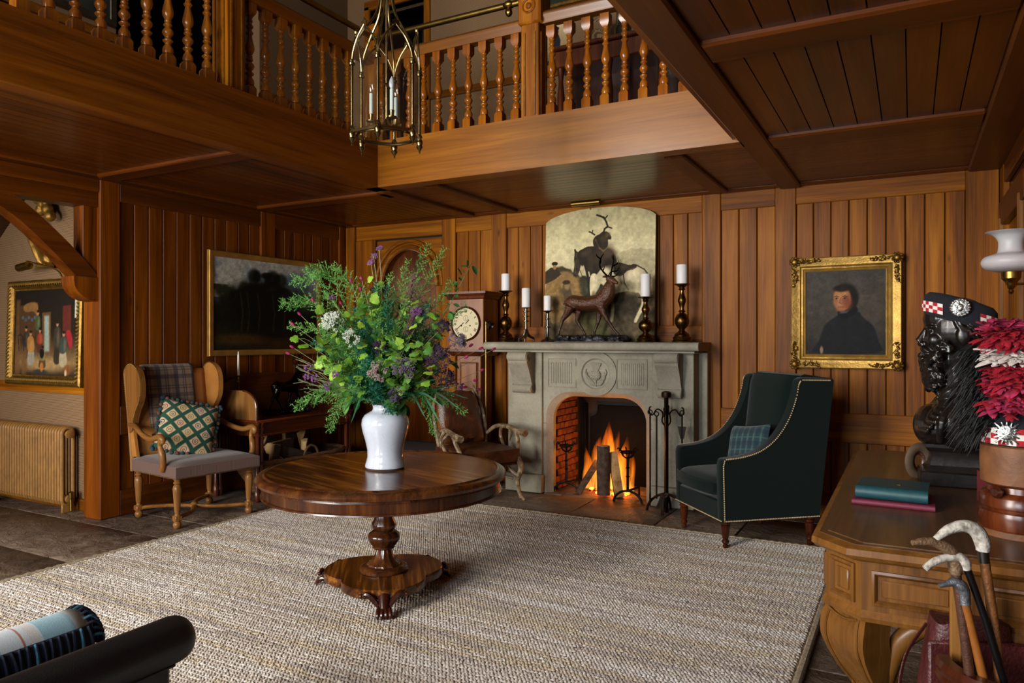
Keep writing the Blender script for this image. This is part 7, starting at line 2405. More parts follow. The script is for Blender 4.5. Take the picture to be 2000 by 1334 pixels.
def canvas(name, P, parent, loc, rot=None, top=None):
    """mesh in local x,z facing -y; top(x) optionally gives an arched upper edge"""
    I = np.clip(P.I, 0, 1)
    L = np.where(I <= 0.04045, I / 12.92, ((I + 0.055) / 1.055) ** 2.4)
    Z = P.Y.copy()
    if top is not None:
        tz = np.array([top(x) for x in P.X[0]])
        frac = np.linspace(0, 1, P.ny)[:, None]
        Z = frac * tz[None, :]
        iy = np.clip((Z / P.h * (P.ny - 1)).round().astype(int), 0, P.ny - 1)
        L = L[iy, np.arange(P.nx)[None, :].repeat(P.ny, 0)]
    n = P.nx * P.ny
    V = np.zeros((n, 3), np.float32)
    V[:, 0] = P.X.ravel() - P.w / 2
    V[:, 2] = Z.ravel()
    idx = np.arange(n).reshape(P.ny, P.nx)
    F = np.stack([idx[:-1, :-1], idx[:-1, 1:], idx[1:, 1:], idx[1:, :-1]], -1).reshape(-1, 4)
    me = bpy.data.meshes.new(name)
    me.from_pydata(V.tolist(), [], F.tolist())
    ca_ = me.color_attributes.new('Col', 'FLOAT_COLOR', 'POINT')
    buf = np.ones((n, 4), np.float32)
    buf[:, :3] = L.reshape(-1, 3)
    ca_.data.foreach_set('color', buf.ravel())
    me.materials.append(MATS['oil_paint'])
    return link(name, me, parent, loc, rot)


def pframe(name, w, h, prof, mat, parent, loc=(0, 0, 0), rot=None, ang=35):
    """frame around an opening w x h, lower edge at z=0; prof (outwards, towards viewer)"""
    pth = [(-w / 2, 0), (w / 2, 0), (w / 2, h), (-w / 2, h)]
    return obj(name, MB().sweep(prof, pth, True, MXZ), mat, parent, loc, rot, ang)


# ---- 1. arched hill picture above the mantel: pack ponies, a stag, a dog among rocks
AW, AH = 1.10, 1.27
P = Paint(330, 380, AW, AH, 4)
P.grad([(0.0, '#3a3424'), (0.30, '#5a5238'), (0.45, '#a29d82'), (0.62, '#c4c0a4'), (0.85, '#bcb898'), (1.0, '#a8a486')])
P.I += (P.fbm(6, 4) - 0.5)[..., None] * 0.10
sx = AW / 1100.0       # paint in a 1100 x 1270 unit board
pt = lambda L: [(x * sx, y * sx) for x, y in L]
P.poly(pt([(560, 620), (640, 720), (760, 820), (880, 860), (1000, 850), (1100, 845), (1100, 560), (560, 560)]), '#98937a', 0.75, 0.012, 0.02)
P.poly(pt([(0, 640), (60, 700), (140, 740), (250, 700), (330, 640), (480, 600), (700, 560), (1100, 520), (1100, 0), (0, 0)]), '#3a3424', 1, 0.01, 0.03)
P.I += np.where(P.Y < 0.62, 1, 0)[..., None] * (P.fbm(16, 4) - 0.5)[..., None] * 0.22
P.poly(pt([(0, 560), (90, 640), (200, 690), (300, 640), (390, 560), (400, 380), (330, 200), (150, 150), (0, 250)]), '#8a7048', 0.9, 0.03, 0.05)
for i in range(90):
    x_, y_ = P.r.uniform(0, 1.1), P.r.uniform(0, 0.5)
    P.ell(x_, y_, P.r.uniform(0.02, 0.07), P.r.uniform(0.012, 0.04), ['#2a2418', '#5e5230', '#7a6540', '#3c3a22', '#4c3c2c'][i % 5], 0.9, 0.5, P.r.uniform(-0.5, 0.5))
P.poly(pt([(380, 620), (560, 560), (600, 430), (520, 330), (400, 380)]), '#33362a', 0.8, 0.03, 0.04)
P.ell(0.50, 0.12, 0.16, 0.13, '#565a30', 0.9, 0.7)
P.ell(0.80, 0.30, 0.26, 0.20, '#332c22', 0.9, 0.7)
P.ell(0.92, 0.12, 0.2, 0.12, '#6a5f4c', 0.9, 0.5)
P.ell(0.30, 0.10, 0.16, 0.10, '#4c3a2c', 0.9, 0.6)
P.I += np.where(P.Y < 0.55, 1, 0)[..., None] * (P.fbm(30, 3) - 0.5)[..., None] * 0.16
# figure with bonnet behind the rocks
P.poly(pt([(0, 560), (0, 680), (60, 720), (120, 715), (170, 650), (100, 600)]), '#352c22', 1, 0.006)
P.ell(0.10, 0.755, 0.032, 0.02, '#20190f')
P.ell(0.10, 0.72, 0.018, 0.022, '#8a6a4a')
# dark pony: body, neck, head, legs
P.poly(pt([(330, 850), (380, 880), (450, 905), (520, 900), (620, 890), (690, 850), (730, 780), (735, 700), (700, 640), (560, 620), (520, 500), (500, 420), (460, 420), (450, 520), (430, 640), (400, 740), (385, 700)]), '#241e17')
P.poly(pt([(310, 840), (300, 880), (312, 890), (330, 860), (372, 845), (390, 800), (372, 720), (352, 650), (330, 620), (300, 625), (296, 660), (310, 740), (300, 790)]), '#241e17')
P.ell(0.62, 0.79, 0.11, 0.12, '#3a3024', 0.5, 0.7)
P.line(pt([(360, 690), (390, 620), (440, 590), (470, 620)]), 0.003, '#20190f')
P.line(pt([(330, 850), (322, 760), (315, 660)]), 0.006, '#54483a', 0.6)
# stag slung over its back
P.poly(pt([(500, 900), (490, 960), (520, 1000), (560, 1010), (590, 1040), (640, 1030), (680, 980), (672, 950), (640, 960), (650, 900), (600, 850), (540, 850)]), '#2c241b')
P.line(pt([(600, 1030), (610, 1060), (640, 1075), (625, 1120), (600, 1165), (560, 1185), (530, 1195)]), 0.0085, '#241d14')
P.line(pt([(610, 1150), (635, 1180)]), 0.006, '#241d14')
P.line(pt([(640, 1075), (680, 1060)]), 0.006, '#241d14')
P.line(pt([(510, 1010), (480, 1030), (455, 1040)]), 0.007, '#241d14')
P.line(pt([(485, 1030), (490, 1055)]), 0.005, '#241d14')
P.line(pt([(520, 960), (560, 880), (600, 850), (640, 880)]), 0.007, '#6a5a44', 0.8)
# white pony, rump to the right, head low
P.poly(pt([(540, 640), (620, 720), (700, 715), (760, 640), (850, 690), (930, 695), (1000, 650), (1030, 570), (1020, 490), (960, 440), (860, 470), (780, 460), (700, 440), (640, 470), (580, 560), (560, 500), (500, 420), (470, 430), (480, 560)]), '#b4ad94', 1, 0.01)
P.poly(pt([(470, 620), (500, 650), (545, 630), (545, 540), (525, 440), (500, 410), (475, 430), (465, 520)]), '#c8c1a6')
P.poly(pt([(880, 480), (960, 450), (985, 360), (930, 250), (900, 180), (930, 170), (960, 240), (1020, 330), (1040, 420), (1025, 500)]), '#cfc7ac', 1, 0.008)
P.poly(pt([(700, 720), (760, 740), (860, 700), (900, 720), (940, 700), (900, 660), (840, 660), (780, 600), (700, 620)]), '#2e271f')
P.line(pt([(800, 620), (810, 540), (850, 480)]), 0.006, '#2e271f')
P.line(pt([(930, 700), (1000, 660), (1060, 580)]), 0.006, '#39312a')
P.line(pt([(690, 450), (700, 300), (690, 200)]), 0.016, '#8c866e', 0.85)
P.ell(0.93, 0.55, 0.08, 0.10, '#bdb69c', 0.8, 0.7)
# modelling of the animals: brushed lights and darks
for x, y, rx, ry, c_, al, an in ((0.42, 0.84, 0.05, 0.03, '#4a3e30', 0.6, 0.4), (0.47, 0.76, 0.03, 0.10, '#3c3226', 0.6, 0.1), (0.66, 0.83, 0.06, 0.04, '#4c4032', 0.6, -0.3), (0.66, 0.72, 0.06, 0.05, '#17120d', 0.7, 0.0), (0.345, 0.74, 0.016, 0.05, '#453a2e', 0.7, 0.1), (0.325, 0.655, 0.022, 0.02, '#5a4c3c', 0.6, 0.0), (0.59, 0.96, 0.05, 0.03, '#4a3c2c', 0.6, 0.4), (0.64, 1.0, 0.025, 0.02, '#5c4a36', 0.7, 0.2), (0.55, 0.93, 0.03, 0.04, '#1a140e', 0.6, 0.0), (0.62, 0.66, 0.05, 0.03, '#d8d1b8', 0.7, 0.4), (0.90, 0.61, 0.07, 0.05, '#d9d2ba', 0.7, 0.0), (0.86, 0.50, 0.05, 0.05, '#7c7660', 0.7, 0.2), (0.98, 0.50, 0.03, 0.07, '#8a846c', 0.6, 0.1), (0.70, 0.50, 0.06, 0.05, '#6c6650', 0.7, 0.0), (0.76, 0.57, 0.05, 0.04, '#a29b82', 0.6, 0.0), (0.505, 0.56, 0.016, 0.05, '#dcd5be', 0.7, 0.1), (0.51, 0.45, 0.02, 0.025, '#7a7058', 0.7, 0.0), (0.78, 0.70, 0.06, 0.02, '#463a2e', 0.8, -0.3)):
    P.ell(x, y, rx, ry, c_, 0.9, al, an)
P.ell(0.505, 0.43, 0.02, 0.02, '#6a6048', 0.8, 0.8)
P.line(pt([(465, 620), (455, 660)]), 0.006, '#b0a98e')
P.ell(0.323, 0.795, 0.006, 0.006, '#0c0906', 0.6)
# dog sitting
P.poly(pt([(190, 560), (210, 590), (255, 590), (270, 560), (265, 510), (300, 430), (310, 330), (290, 250), (240, 240), (215, 300), (210, 420), (185, 480)]), '#4c4130', 0.95, 0.012)
P.ell(0.235, 0.54, 0.03, 0.04, '#8c7a58', 0.6, 0.8)
P.ell(0.225, 0.57, 0.04, 0.02, '#2a2118', 0.4, 0.9)
P.line(pt([(250, 400), (270, 300), (260, 200)]), 0.02, '#7a6746', 0.6)
P.I = P.I * (0.86 + 0.28 * P.fbm(28, 4))[..., None]
P.I = P.I * np.where(P.Y < 0.5, 1, 1)[..., None] * np.array([1.04, 1.0, 0.92])
P.grain(0.14)
ap = thing('arched_painting', 'large arched oil painting of ponies and a stag leaning on the mantel', 'painting', (-2.575, 6.405, ZM), (math.radians(-2.2), 0, 0))
atop = lambda x: 1.13 + 0.135 * math.sqrt(max(0.0, 1 - ((x - AW / 2) / (AW / 2) * 0.985) ** 2)) if True else 0
canvas('canvas', P, ap, (0, -0.022, 0.0), None, atop)
body = [(-AW / 2, 0)] + [(-AW / 2 + AW * k / 24, atop(AW * k / 24)) for k in range(25)] + [(AW / 2, 0)]
obj('stretcher', MB().prism(body, -0.012, 0.021, MXZ), 'mahogany_dark', ap)

# ---- picture light over it
pl = thing('picture_light', 'brass tube picture light above the arched painting', 'picture light', (-2.66, 6.47, 2.66), 0)
obj('tube', MB().tube([(-0.14, -0.16, 0.055), (0.14, -0.16, 0.055)], 0.024, 16), 'brass_rail', pl)
obj('arm', MB().tube(bez([(0.0, 0.01, -0.02), (0, -0.06, 0.03), (0, -0.13, 0.06), (0, -0.16, 0.06)], 4), 0.006, 8), 'brass_old', pl)

# ---- 2. dark wooded landscape on the left wall
LW, LH = 1.34, 0.87
P = Paint(150, 100, LW, LH, 9)
P.grad([(0, '#2a1d0c'), (0.18, '#1c160a'), (0.4, '#14140c'), (0.55, '#3a4240'), (0.75, '#5a6a78'), (1, '#4a5c74')])
P.put(np.clip((P.fbm(5, 4) - 0.48) * 5, 0, 1) * (P.Y > 0.5), '#b8b09c', 0.8)
P.put(np.clip((P.fbm(7, 4) - 0.40) * 6, 0, 1) * (P.Y < 0.62) * (P.X < 0.4), '#1c1c0e', 0.9)
for i in range(60):
    a_ = P.r.uniform(0, 6.28)
    q = P.r.uniform(0, 1) ** 0.5
    P.ell(0.62 + 0.36 * q * math.cos(a_), 0.52 + 0.24 * q * math.sin(a_), P.r.uniform(0.04, 0.10), P.r.uniform(0.03, 0.08), ['#0c0e08', '#12140b', '#0a0c07'][i % 3], 0.5, 0.8)
P.ell(0.62, 0.40, 0.50, 0.26, '#0d0d07', 0.7, 0.95)
for x in (0.32, 0.40, 0.53, 0.72, 0.86):
    P.line([(x, 0.18), (x + 0.02, 0.36), (x - 0.01, 0.55)], 0.008, '#2e2413', 0.8)
P.ell(0.30, 0.10, 0.30, 0.05, '#4a3114', 0.9, 0.8)
P.ell(0.9, 0.06, 0.4, 0.05, '#3a260f', 0.9, 0.6)
P.ell(1.15, 0.50, 0.25, 0.12, '#3c3d34', 0.9, 0.5)
P.grain(0.35)
lp = thing('landscape_painting', 'wide dark woodland landscape painting in a plain gilt frame', 'painting', (XL + 0.03, 5.28, 1.345), PI / 2)
canvas('canvas', P, lp, (0, -0.02, 0))
plain('dull_gilt', '#9c7434', 0.45, 0.45, 0.25, 10, 0.1, 50)
pframe('frame', LW, LH, [(0, 0.0), (0, 0.024), (0.008, 0.03), (0.035, 0.032), (0.05, 0.036), (0.055, 0.03), (0.055, 0.0)], 'dull_gilt', lp)

# ---- 3. portrait of a dark-coated gentleman in a gilt frame
QW, QH = 0.585, 0.675
P = Paint(130, 150, QW, QH, 12)
P.grad([(0, '#2b2824'), (0.5, '#37322c'), (1, '#3a3732')])
P.ell(0.16, 0.5, 0.3, 0.3, '#4a453d', 1.0, 0.5)
P.ell(0.46, 0.36, 0.16, 0.2, '#4e443a', 1.0, 0.5)
P.I += (P.fbm(8, 4) - 0.5)[..., None] * 0.05
u = QW / 840.0
pt = lambda L: [(x * u, (880 - y) * u) for x, y in L]
P.poly(pt([(40, 880), (90, 800), (150, 720), (190, 560), (250, 490), (330, 440), (380, 400), (560, 370), (610, 460), (690, 520), (740, 600), (760, 720), (840, 880)]), '#17181c', 0.95, 0.012)
P.poly(pt([(340, 380), (350, 440), (420, 470), (520, 420), (560, 370), (540, 330)]), '#101114', 1, 0.008)
P.ell(*pt([(425, 205)])[0], 0.092, 0.10, '#171210', 0.3)
P.ell(*pt([(500, 250)])[0], 0.04, 0.07, '#171210', 0.4)
P.ell(*pt([(390, 240)])[0], 0.066, 0.098, '#8c5a3c', 0.22)
P.ell(*pt([(370, 180)])[0], 0.05, 0.04, '#a87448', 0.6, 0.9)
P.ell(*pt([(455, 290)])[0], 0.03, 0.05, '#7a3c2a', 0.9, 0.7)
P.ell(*pt([(360, 280)])[0], 0.02, 0.026, '#b07a54', 0.9, 0.7)
for ex in (332, 420):
    P.ell(*pt([(ex, 232)])[0], 0.013, 0.0055, '#8c7460', 0.5)
    P.ell(*pt([(ex - 2, 232)])[0], 0.006, 0.006, '#1c120e', 0.5)
    P.line(pt([(ex - 20, 228), (ex, 222), (ex + 20, 229)]), 0.0022, '#2c1a12', 0.8)
    P.line(pt([(ex - 26, 212), (ex, 205), (ex + 26, 212)]), 0.0028, '#241510', 0.8)
P.line(pt([(375, 230), (362, 280), (380, 292)]), 0.0035, '#6a3e2a', 0.7)
P.line(pt([(348, 332), (372, 335), (402, 330)]), 0.0034, '#7a3a2c', 0.8)
P.ell(*pt([(375, 365)])[0], 0.03, 0.018, '#94603f', 0.9, 0.5)
P.ell(*pt([(385, 118)])[0], 0.06, 0.026, '#1b1512', 0.5, 0.95)
P.poly(pt([(360, 410), (440, 400), (470, 360), (430, 380), (370, 385)]), '#4a4e58', 0.8, 0.006)
P.ell(*pt([(170, 830)])[0], 0.012, 0.032, '#8a7058', 0.5)
P.I = P.I * (0.82 + 0.36 * P.fbm(14, 4))[..., None]
P.grain(0.16)
gp = thing('portrait_painting', 'oil portrait of a dark-coated man in an ornate gilt frame', 'painting', (-0.468, YB - 0.028, 1.325), (0, 0, 0))
canvas('canvas', P, gp, (0, -0.02, 0))
plain('gilt_bright', '#a07c38', 0.42, 0.6, 0.25, 14, 0.25, 60)
pframe('frame', QW, QH, [(0, 0), (0, 0.026), (0.008, 0.03), (0.014, 0.026), (0.022, 0.034), (0.034, 0.03), (0.045, 0.042), (0.05, 0.04), (0.075, 0.046), (0.095, 0.058), (0.105, 0.062), (0.113, 0.056), (0.115, 0.03), (0.115, 0)], 'gilt_bright', gp)
orn = random.Random(2)


def spray(cx, cz, ang_, n=11, L=0.12):
    mb = MB()
    for i in range(n):
        t_ = i / (n - 1)
        d = L * (t_ - 0.5) * 2
        ox = d * math.cos(ang_) + orn.uniform(-0.012, 0.012)
        oz = d * math.sin(ang_) + orn.uniform(-0.012, 0.012)
        mb.ell((cx + ox, -0.062, cz + oz), (orn.uniform(0.008, 0.015), 0.008, orn.uniform(0.008, 0.015)), 7, 5)
        mb.tube(bez([(cx + ox, -0.06, cz + oz), (cx + ox + orn.uniform(-0.02, 0.02), -0.072, cz + oz + orn.uniform(-0.02, 0.02)), (cx + ox + orn.uniform(-0.03, 0.03), -0.06, cz + oz + orn.uniform(-0.03, 0.03))], 3), 0.0035, 5)
    return mb


plain('gilt_dark', '#7a5a24', 0.38, 0.8, 0.35, 30, 0.3, 80)
for sx_ in (-1, 1):
    for zc, sg in ((-0.082, 1), (QH + 0.082, -1)):
        cx_ = sx_ * (QW / 2 + 0.082)
        co = MB().ell((cx_, -0.062, zc), (0.028, 0.016, 0.028), 12, 8)
        for k in range(9):
            a_ = 2 * PI * k / 9
            co.ell((cx_ + 0.034 * math.cos(a_), -0.058, zc + 0.034 * math.sin(a_)), (0.012, 0.01, 0.012), 7, 5)
        obj('corner_boss', co, 'gilt_dark', gp)
        obj('floral_spray', spray(sx_ * (QW / 2 - 0.035), zc, 0, 11, 0.06), 'gilt_dark', gp)
        obj('floral_spray', spray(cx_, zc + sg * 0.12, PI / 2, 11, 0.06), 'gilt_dark', gp)

# ---- 4. cottage interior scene in the corridor
CW, CH = 0.95, 0.74
P = Paint(150, 116, CW, CH, 21)
P.grad([(0, '#2a2014'), (0.15, '#7a5f3c'), (0.32, '#4a3825'), (0.5, '#231910'), (1.0, '#19130e')])
u = CW / 440.0
pt = lambda L: [(x * u, (343 - y * 0.615) * u) for x, y in L]
P.ell(0.46, 0.09, 0.30, 0.06, '#9c7e52', 0.9, 0.8)
P.poly(pt([(0, 60), (30, 60), (40, 560), (0, 580)]), '#6b4a2c', 0.7, 0.03)
P.poly(pt([(30, 100), (160, 80), (170, 300), (40, 320)]), '#4c331c', 0.9, 0.008)
P.poly(pt([(50, 90), (150, 70), (165, 130), (160, 280), (150, 280), (150, 130), (60, 150)]), '#8a6236', 0.8, 0.008)
for i in range(5):
    P.ell(*pt([(52 + 22 * i, 180 + 15 * (i % 2))])[0], 0.02, 0.016, '#45586e', 0.4, 0.8)
P.poly(pt([(190, 150), (250, 145), (255, 420), (200, 420)]), '#6a4a28', 0.8, 0.006)
P.poly(pt([(205, 170), (238, 168), (245, 400), (212, 405)]), '#8fa19a', 0.85, 0.02)
P.poly(pt([(330, 110), (385, 105), (390, 300), (335, 310)]), '#5a241a', 0.9, 0.008)
P.poly(pt([(410, -20), (440, -30), (440, 170), (412, 190)]), '#c9c7ac', 0.85, 0.006)
P.line(pt([(425, -20), (425, 180)]), 0.003, '#3a2a1a')
P.line(pt([(412, 60), (440, 55)]), 0.003, '#3a2a1a')


def figure(x, yh, h, w, coat, low, lean=0, head='#a8744e'):
    """small painted figure: head at yh, height h below it"""
    P.poly(pt([(x - w * 0.5 + lean, yh + h * 0.55), (x - w * 0.75, yh + h), (x + w * 0.75, yh + h), (x + w * 0.6 + lean, yh + h * 0.55), (x + w * 0.3, yh + h * 0.45), (x - w * 0.3, yh + h * 0.45), (x - w * 0.5, yh + h * 0.5)]), low, 0.95, 0.006)
    P.poly(pt([(x - w * 0.3, yh + 18), (x - w * 0.62, yh + 34), (x - w * 0.7 + lean, yh + h * 0.6), (x + w * 0.7 + lean, yh + h * 0.6), (x + w * 0.62, yh + 34), (x + w * 0.3, yh + 18), (x, yh + 14)]), coat, 0.97, 0.006)
    P.ell(*pt([(x + w * 0.2, yh + h * 0.35)])[0], w * 0.25 * u, h * 0.12 * u, '#d8b890', 1.0, 0.18)
    P.ell(*pt([(x, yh)])[0], 8.5 * u, 10 * u, head, 0.4)
    P.ell(*pt([(x + 1, yh - 11)])[0], 9.5 * u, 6 * u, '#1c120b', 0.5)


figure(160, 150, 190, 30, '#3c4a2c', '#3a2c1c')
figure(78, 255, 200, 30, '#2c2622', '#4a3826')
figure(112, 285, 210, 40, '#9c6c34', '#8c8676', 6)
figure(178, 265, 150, 32, '#86301f', '#4a2a1a')
figure(298, 225, 260, 34, '#352e24', '#2c261c')
figure(342, 290, 210, 40, '#343a34', '#9a8e70', -6)
figure(198, 385, 130, 38, '#75603a', '#4a3824')
P.poly(pt([(358, 270), (380, 262), (398, 300), (402, 370), (385, 390), (368, 340), (360, 300)]), '#96202a', 0.9, 0.008)
P.ell(*pt([(195, 415)])[0], 16 * u, 20 * u, '#14100e', 0.4)
P.ell(*pt([(185, 540)])[0], 52 * u, 13 * u, '#2c2a2a', 0.5, 0.9)
P.ell(*pt([(195, 505)])[0], 12 * u, 18 * u, '#c07030', 0.6, 0.8)
P.ell(*pt([(370, 520)])[0], 24 * u, 20 * u, '#74401f', 0.6, 0.9)
P.ell(*pt([(360, 540)])[0], 7 * u, 14 * u, '#b8a684', 0.7, 0.9)
P.ell(*pt([(70, 480)])[0], 22 * u, 60 * u, '#6a4a2a', 0.5, 0.8)
P.line(pt([(30, 400), (20, 300), (40, 290), (60, 320), (64, 400)]), 0.005, '#241810')
P.grain(0.2)
cp2 = thing('interior_painting', 'cottage interior painting with seated figures in a carved gilt frame', 'painting', (-6.56, 3.645, 1.135), (math.radians(-1.5), 0, 0))
canvas('canvas', P, cp2, (0, -0.03, 0))
pframe('frame', CW, CH, [(0, 0), (0, 0.04), (0.012, 0.045), (0.02, 0.04), (0.03, 0.05), (0.05, 0.068), (0.07, 0.07), (0.085, 0.06), (0.09, 0.04), (0.09, 0)], 'gilt_dark', cp2)
lf = MB()
for side in range(4):
    Ls = CW + 0.1 if side % 2 == 0 else CH + 0.1
    n_ = int(Ls / 0.032)
    for k in range(n_):
        q = -Ls / 2 + Ls * (k + 0.5) / n_
        if side == 0:
            p0, d = (q, -0.045), (0.7, 0.7)
        elif side == 2:
            p0, d = (q, CH + 0.05), (0.7, 0.7)
        elif side == 1:
            p0, d = (CW / 2 + 0.05, CH / 2 + q), (0.7, 0.7)
        else:
            p0, d = (-CW / 2 - 0.05, CH / 2 + q), (0.7, 0.7)
        lf.tube([(p0[0] - 0.02 * d[0], -0.062, p0[1] - 0.02 * d[1]), (p0[0], -0.078, p0[1]), (p0[0] + 0.02 * d[0], -0.064, p0[1] + 0.02 * d[1])], [0.004, 0.010, 0.004], 5)
o = obj('leaf_carving', lf, 'gilt_bright', cp2)
o['kind'] = 'stuff'
pl = thing('picture_light', 'brass swan-arm picture light over the corridor painting', 'picture light', (-6.40, 3.69, 1.965), 0)
obj('tube', MB().tube([(-0.38, -0.17, 0.10), (-0.22, -0.17, 0.115)], 0.034, 16), 'brass_rail', pl)
obj('arm', MB().tube(bez([(0.02, -0.02, -0.03), (0.02, -0.05, 0.05), (-0.02, -0.09, 0.09), (-0.15, -0.14, 0.125), (-0.26, -0.17, 0.15), (-0.27, -0.17, 0.12)], 5), 0.0075, 8), 'brass_old', pl)

# ================================================================ UPPER GALLERY PICTURES, CABINET, CLOCHES
plain('black_frame', '#15110d', 0.4)
P = Paint(40, 60, 0.22, 0.34, 3)
P.grad([(0, '#7a6040'), (0.3, '#a88a5c'), (1, '#c2b089')])
P.poly([(0.07, 0.04), (0.06, 0.18), (0.08, 0.24), (0.12, 0.24), (0.14, 0.18), (0.13, 0.04)], '#22262e')
P.ell(0.10, 0.27, 0.022, 0.028, '#8a6244', 0.3)
P.ell(0.10, 0.30, 0.026, 0.018, '#1a1612', 0.3)
fpn = thing('figure_print', 'small print of a dark-coated standing figure on the upper gallery wall', 'picture', (-3.02, YB - 0.02, 4.17), 0)
canvas('print', P, fpn, (0, -0.012, 0))
pframe('frame', 0.22, 0.34, [(0, 0), (0, 0.016), (0.012, 0.02), (0.025, 0.016), (0.03, 0.0)], 'black_frame', fpn)
P = Paint(30, 30, 0.5, 0.5, 5)
P.grad([(0, '#20261c'), (1, '#3a4238')])
P.I += (P.fbm(4, 3) - 0.5)[..., None] * 0.15
fp2 = thing('framed_picture', 'dark framed picture higher on the upper back wall', 'picture', (-3.0, YB - 0.02, 4.72), 0)
canvas('print', P, fp2, (0, -0.012, 0))
pframe('frame', 0.5, 0.5, [(0, 0), (0, 0.016), (0.01, 0.02), (0.03, 0.018), (0.034, 0.0)], 'gilt_dark', fp2)
for i, (y, z, w_, h_, lb) in enumerate(((3.42, 4.03, 0.42, 0.5, 'grey mounted picture in a grey frame behind the left gallery balusters'), (2.55, 3.75, 0.40, 0.5, 'framed picture behind the nearest left gallery balusters'))):
    P = Paint(30, 30, w_, h_, 7 + i)
    P.grad([(0, '#2c2e2a'), (1, '#4a4c46')])
    P.I += (P.fbm(4, 3) - 0.5)[..., None] * 0.2
    t = thing('framed_picture', lb, 'picture', (XL + 0.012, y, z), PI / 2)
    canvas('print', P, t, (0, -0.012, 0))
    pframe('frame', w_, h_, [(0, 0), (0, 0.02), (0.006, 0.028), (0.05, 0.03), (0.055, 0.0)], 'pewter', t)
sb_ = thing('gallery_sideboard', 'dark carved sideboard against the upper gallery wall', 'sideboard', (-2.10, YB - 0.24, ZF), 0)
obj('top', MB().box(-0.80, 0.75, -0.23, 0.22, 1.01, 1.05, 0.01), 'mahogany', sb_)
obj('drawer_front', MB().box(-0.76, 0.71, -0.20, 0.20, 0.86, 1.01, 0.008), 'mahogany', sb_)
for x in (-0.72, -0.25, 0.22, 0.67):
    obj('turned_leg', MB().lathe([(0.03, 0), (0.035, 0.06), (0.02, 0.1), (0.03, 0.3), (0.035, 0.6), (0.02, 0.75), (0.035, 0.86)], 14), 'mahogany', sb_, (x, -0.15, 0))
obj('lower_shelf', MB().box(-0.76, 0.71, -0.18, 0.18, 0.16, 0.20, 0.008), 'mahogany', sb_)
obj('back_panel', MB().box(-0.76, 0.71, 0.17, 0.20, 0.20, 0.86), 'mahogany_dark', sb_)
m = NT('clear_glass')
m.p(col=(1, 1, 1), rough=0.02, trans=1.0, ior=1.45)
for i, (x, lb) in enumerate(((-2.50, 'glass dome on the gallery sideboard, nearer the newel post'), (-2.24, 'glass dome on the gallery sideboard, farther from the newel post'))):
    g_ = thing('glass_dome', lb, 'glass dome', (x, YB - 0.30, ZF + 1.051), 0)
    o = obj('dome', MB().lathe([(0.085, 0.012), (0.088, 0.1), (0.07, 0.125), (0.062, 0.16), (0.068, 0.22), (0.05, 0.27), (0.02, 0.29), (0.002, 0.292)], 28, cap=False), 'clear_glass', g_)
    obj('stand', MB().lathe([(0.095, 0.0), (0.098, 0.006), (0.09, 0.012)], 28), 'mahogany_dark', g_)
tp_ = thing('tapestry', 'dark patterned hanging behind the gallery sideboard', 'tapestry', (-1.75, YB - 0.012, 4.15), 0)
P = Paint(60, 50, 1.35, 1.1, 31)
P.grad([(0, '#2a2418'), (1, '#3a3422')])
P.put(np.clip((P.fbm(7, 3) - 0.5) * 6, 0, 1), '#5c4a2c', 0.7)
P.put(np.clip((P.fbm(9, 3) - 0.55) * 8, 0, 1), '#16140e', 0.9)
canvas('cloth', P, tp_, (0, 0, 0))
# ================================================================ BOUQUET: every stem its own thing, standing in the vase
RB = Vector((math.cos(YAW), math.sin(YAW), 0))
FB = Vector((math.sin(YAW), -math.cos(YAW), 0))
NECK = Vector((TX + 0.01, TY, ZTB + 0.335))
rb = random.Random(23)


def leafmat(name, c0, c1, rough=0.5):
    m = NT(name)
    oi = m.n('ShaderNodeObjectInfo')
    nz = m.noise(m.coord((1, 1, 1), 5), 24, 3)
    col = m.ramp(m.math('ADD', m.math('MULTIPLY', nz, 0.6), m.math('MULTIPLY', oi.outputs['Random'], 0.4)), [(0.25, lin(c0)), (0.75, lin(c1))])
    tl = m.n('ShaderNodeBsdfTranslucent', {'Color': col})
    m.p(col=col, rough=rough, spec=0.3)
    mx = m.n('ShaderNodeMixShader', {0: 0.3, 1: m.b.outputs[0], 2: tl.outputs[0]})
    m.set(m.out.inputs['Surface'], mx.outputs[0])


leafmat('lime_leaf', '#5c8c26', '#a2c648')
leafmat('mid_leaf', '#3a6e2c', '#74a848')
leafmat('dark_leaf', '#224a26', '#446e34')
leafmat('fern_green', '#488c3c', '#8cc066')
leafmat('teal_fennel', '#1a5c48', '#36866a')
leafmat('grass_green', '#1c4c34', '#3c7a4c')
leafmat('stem_green', '#3c5c34', '#6a8050')
leafmat('pale_stem', '#7a8a62', '#a8ad80')
leafmat('white_petal', '#b8bfb0', '#e4e8dc')
leafmat('mauve_petal', '#6c3c74', '#b07ab4')
leafmat('plum_petal', '#2c1c34', '#54405c')
leafmat('grey_purple', '#544a58', '#86788a')
leafmat('blush_petal', '#8c6a74', '#c4b0a8')
leafmat('magenta_bob', '#7a1444', '#b83c74')
leafmat('rust_plume', '#5c4640', '#947468')


def tgt(px, py, dep=0.0):
    """spot in the bouquet: px right of / py above the vase neck (in units of 1/347 m), dep towards the front"""
    return RB * ((px - 750) / 347.0) + FB * dep + Vector((0, 0, (803 - py) / 347.0))


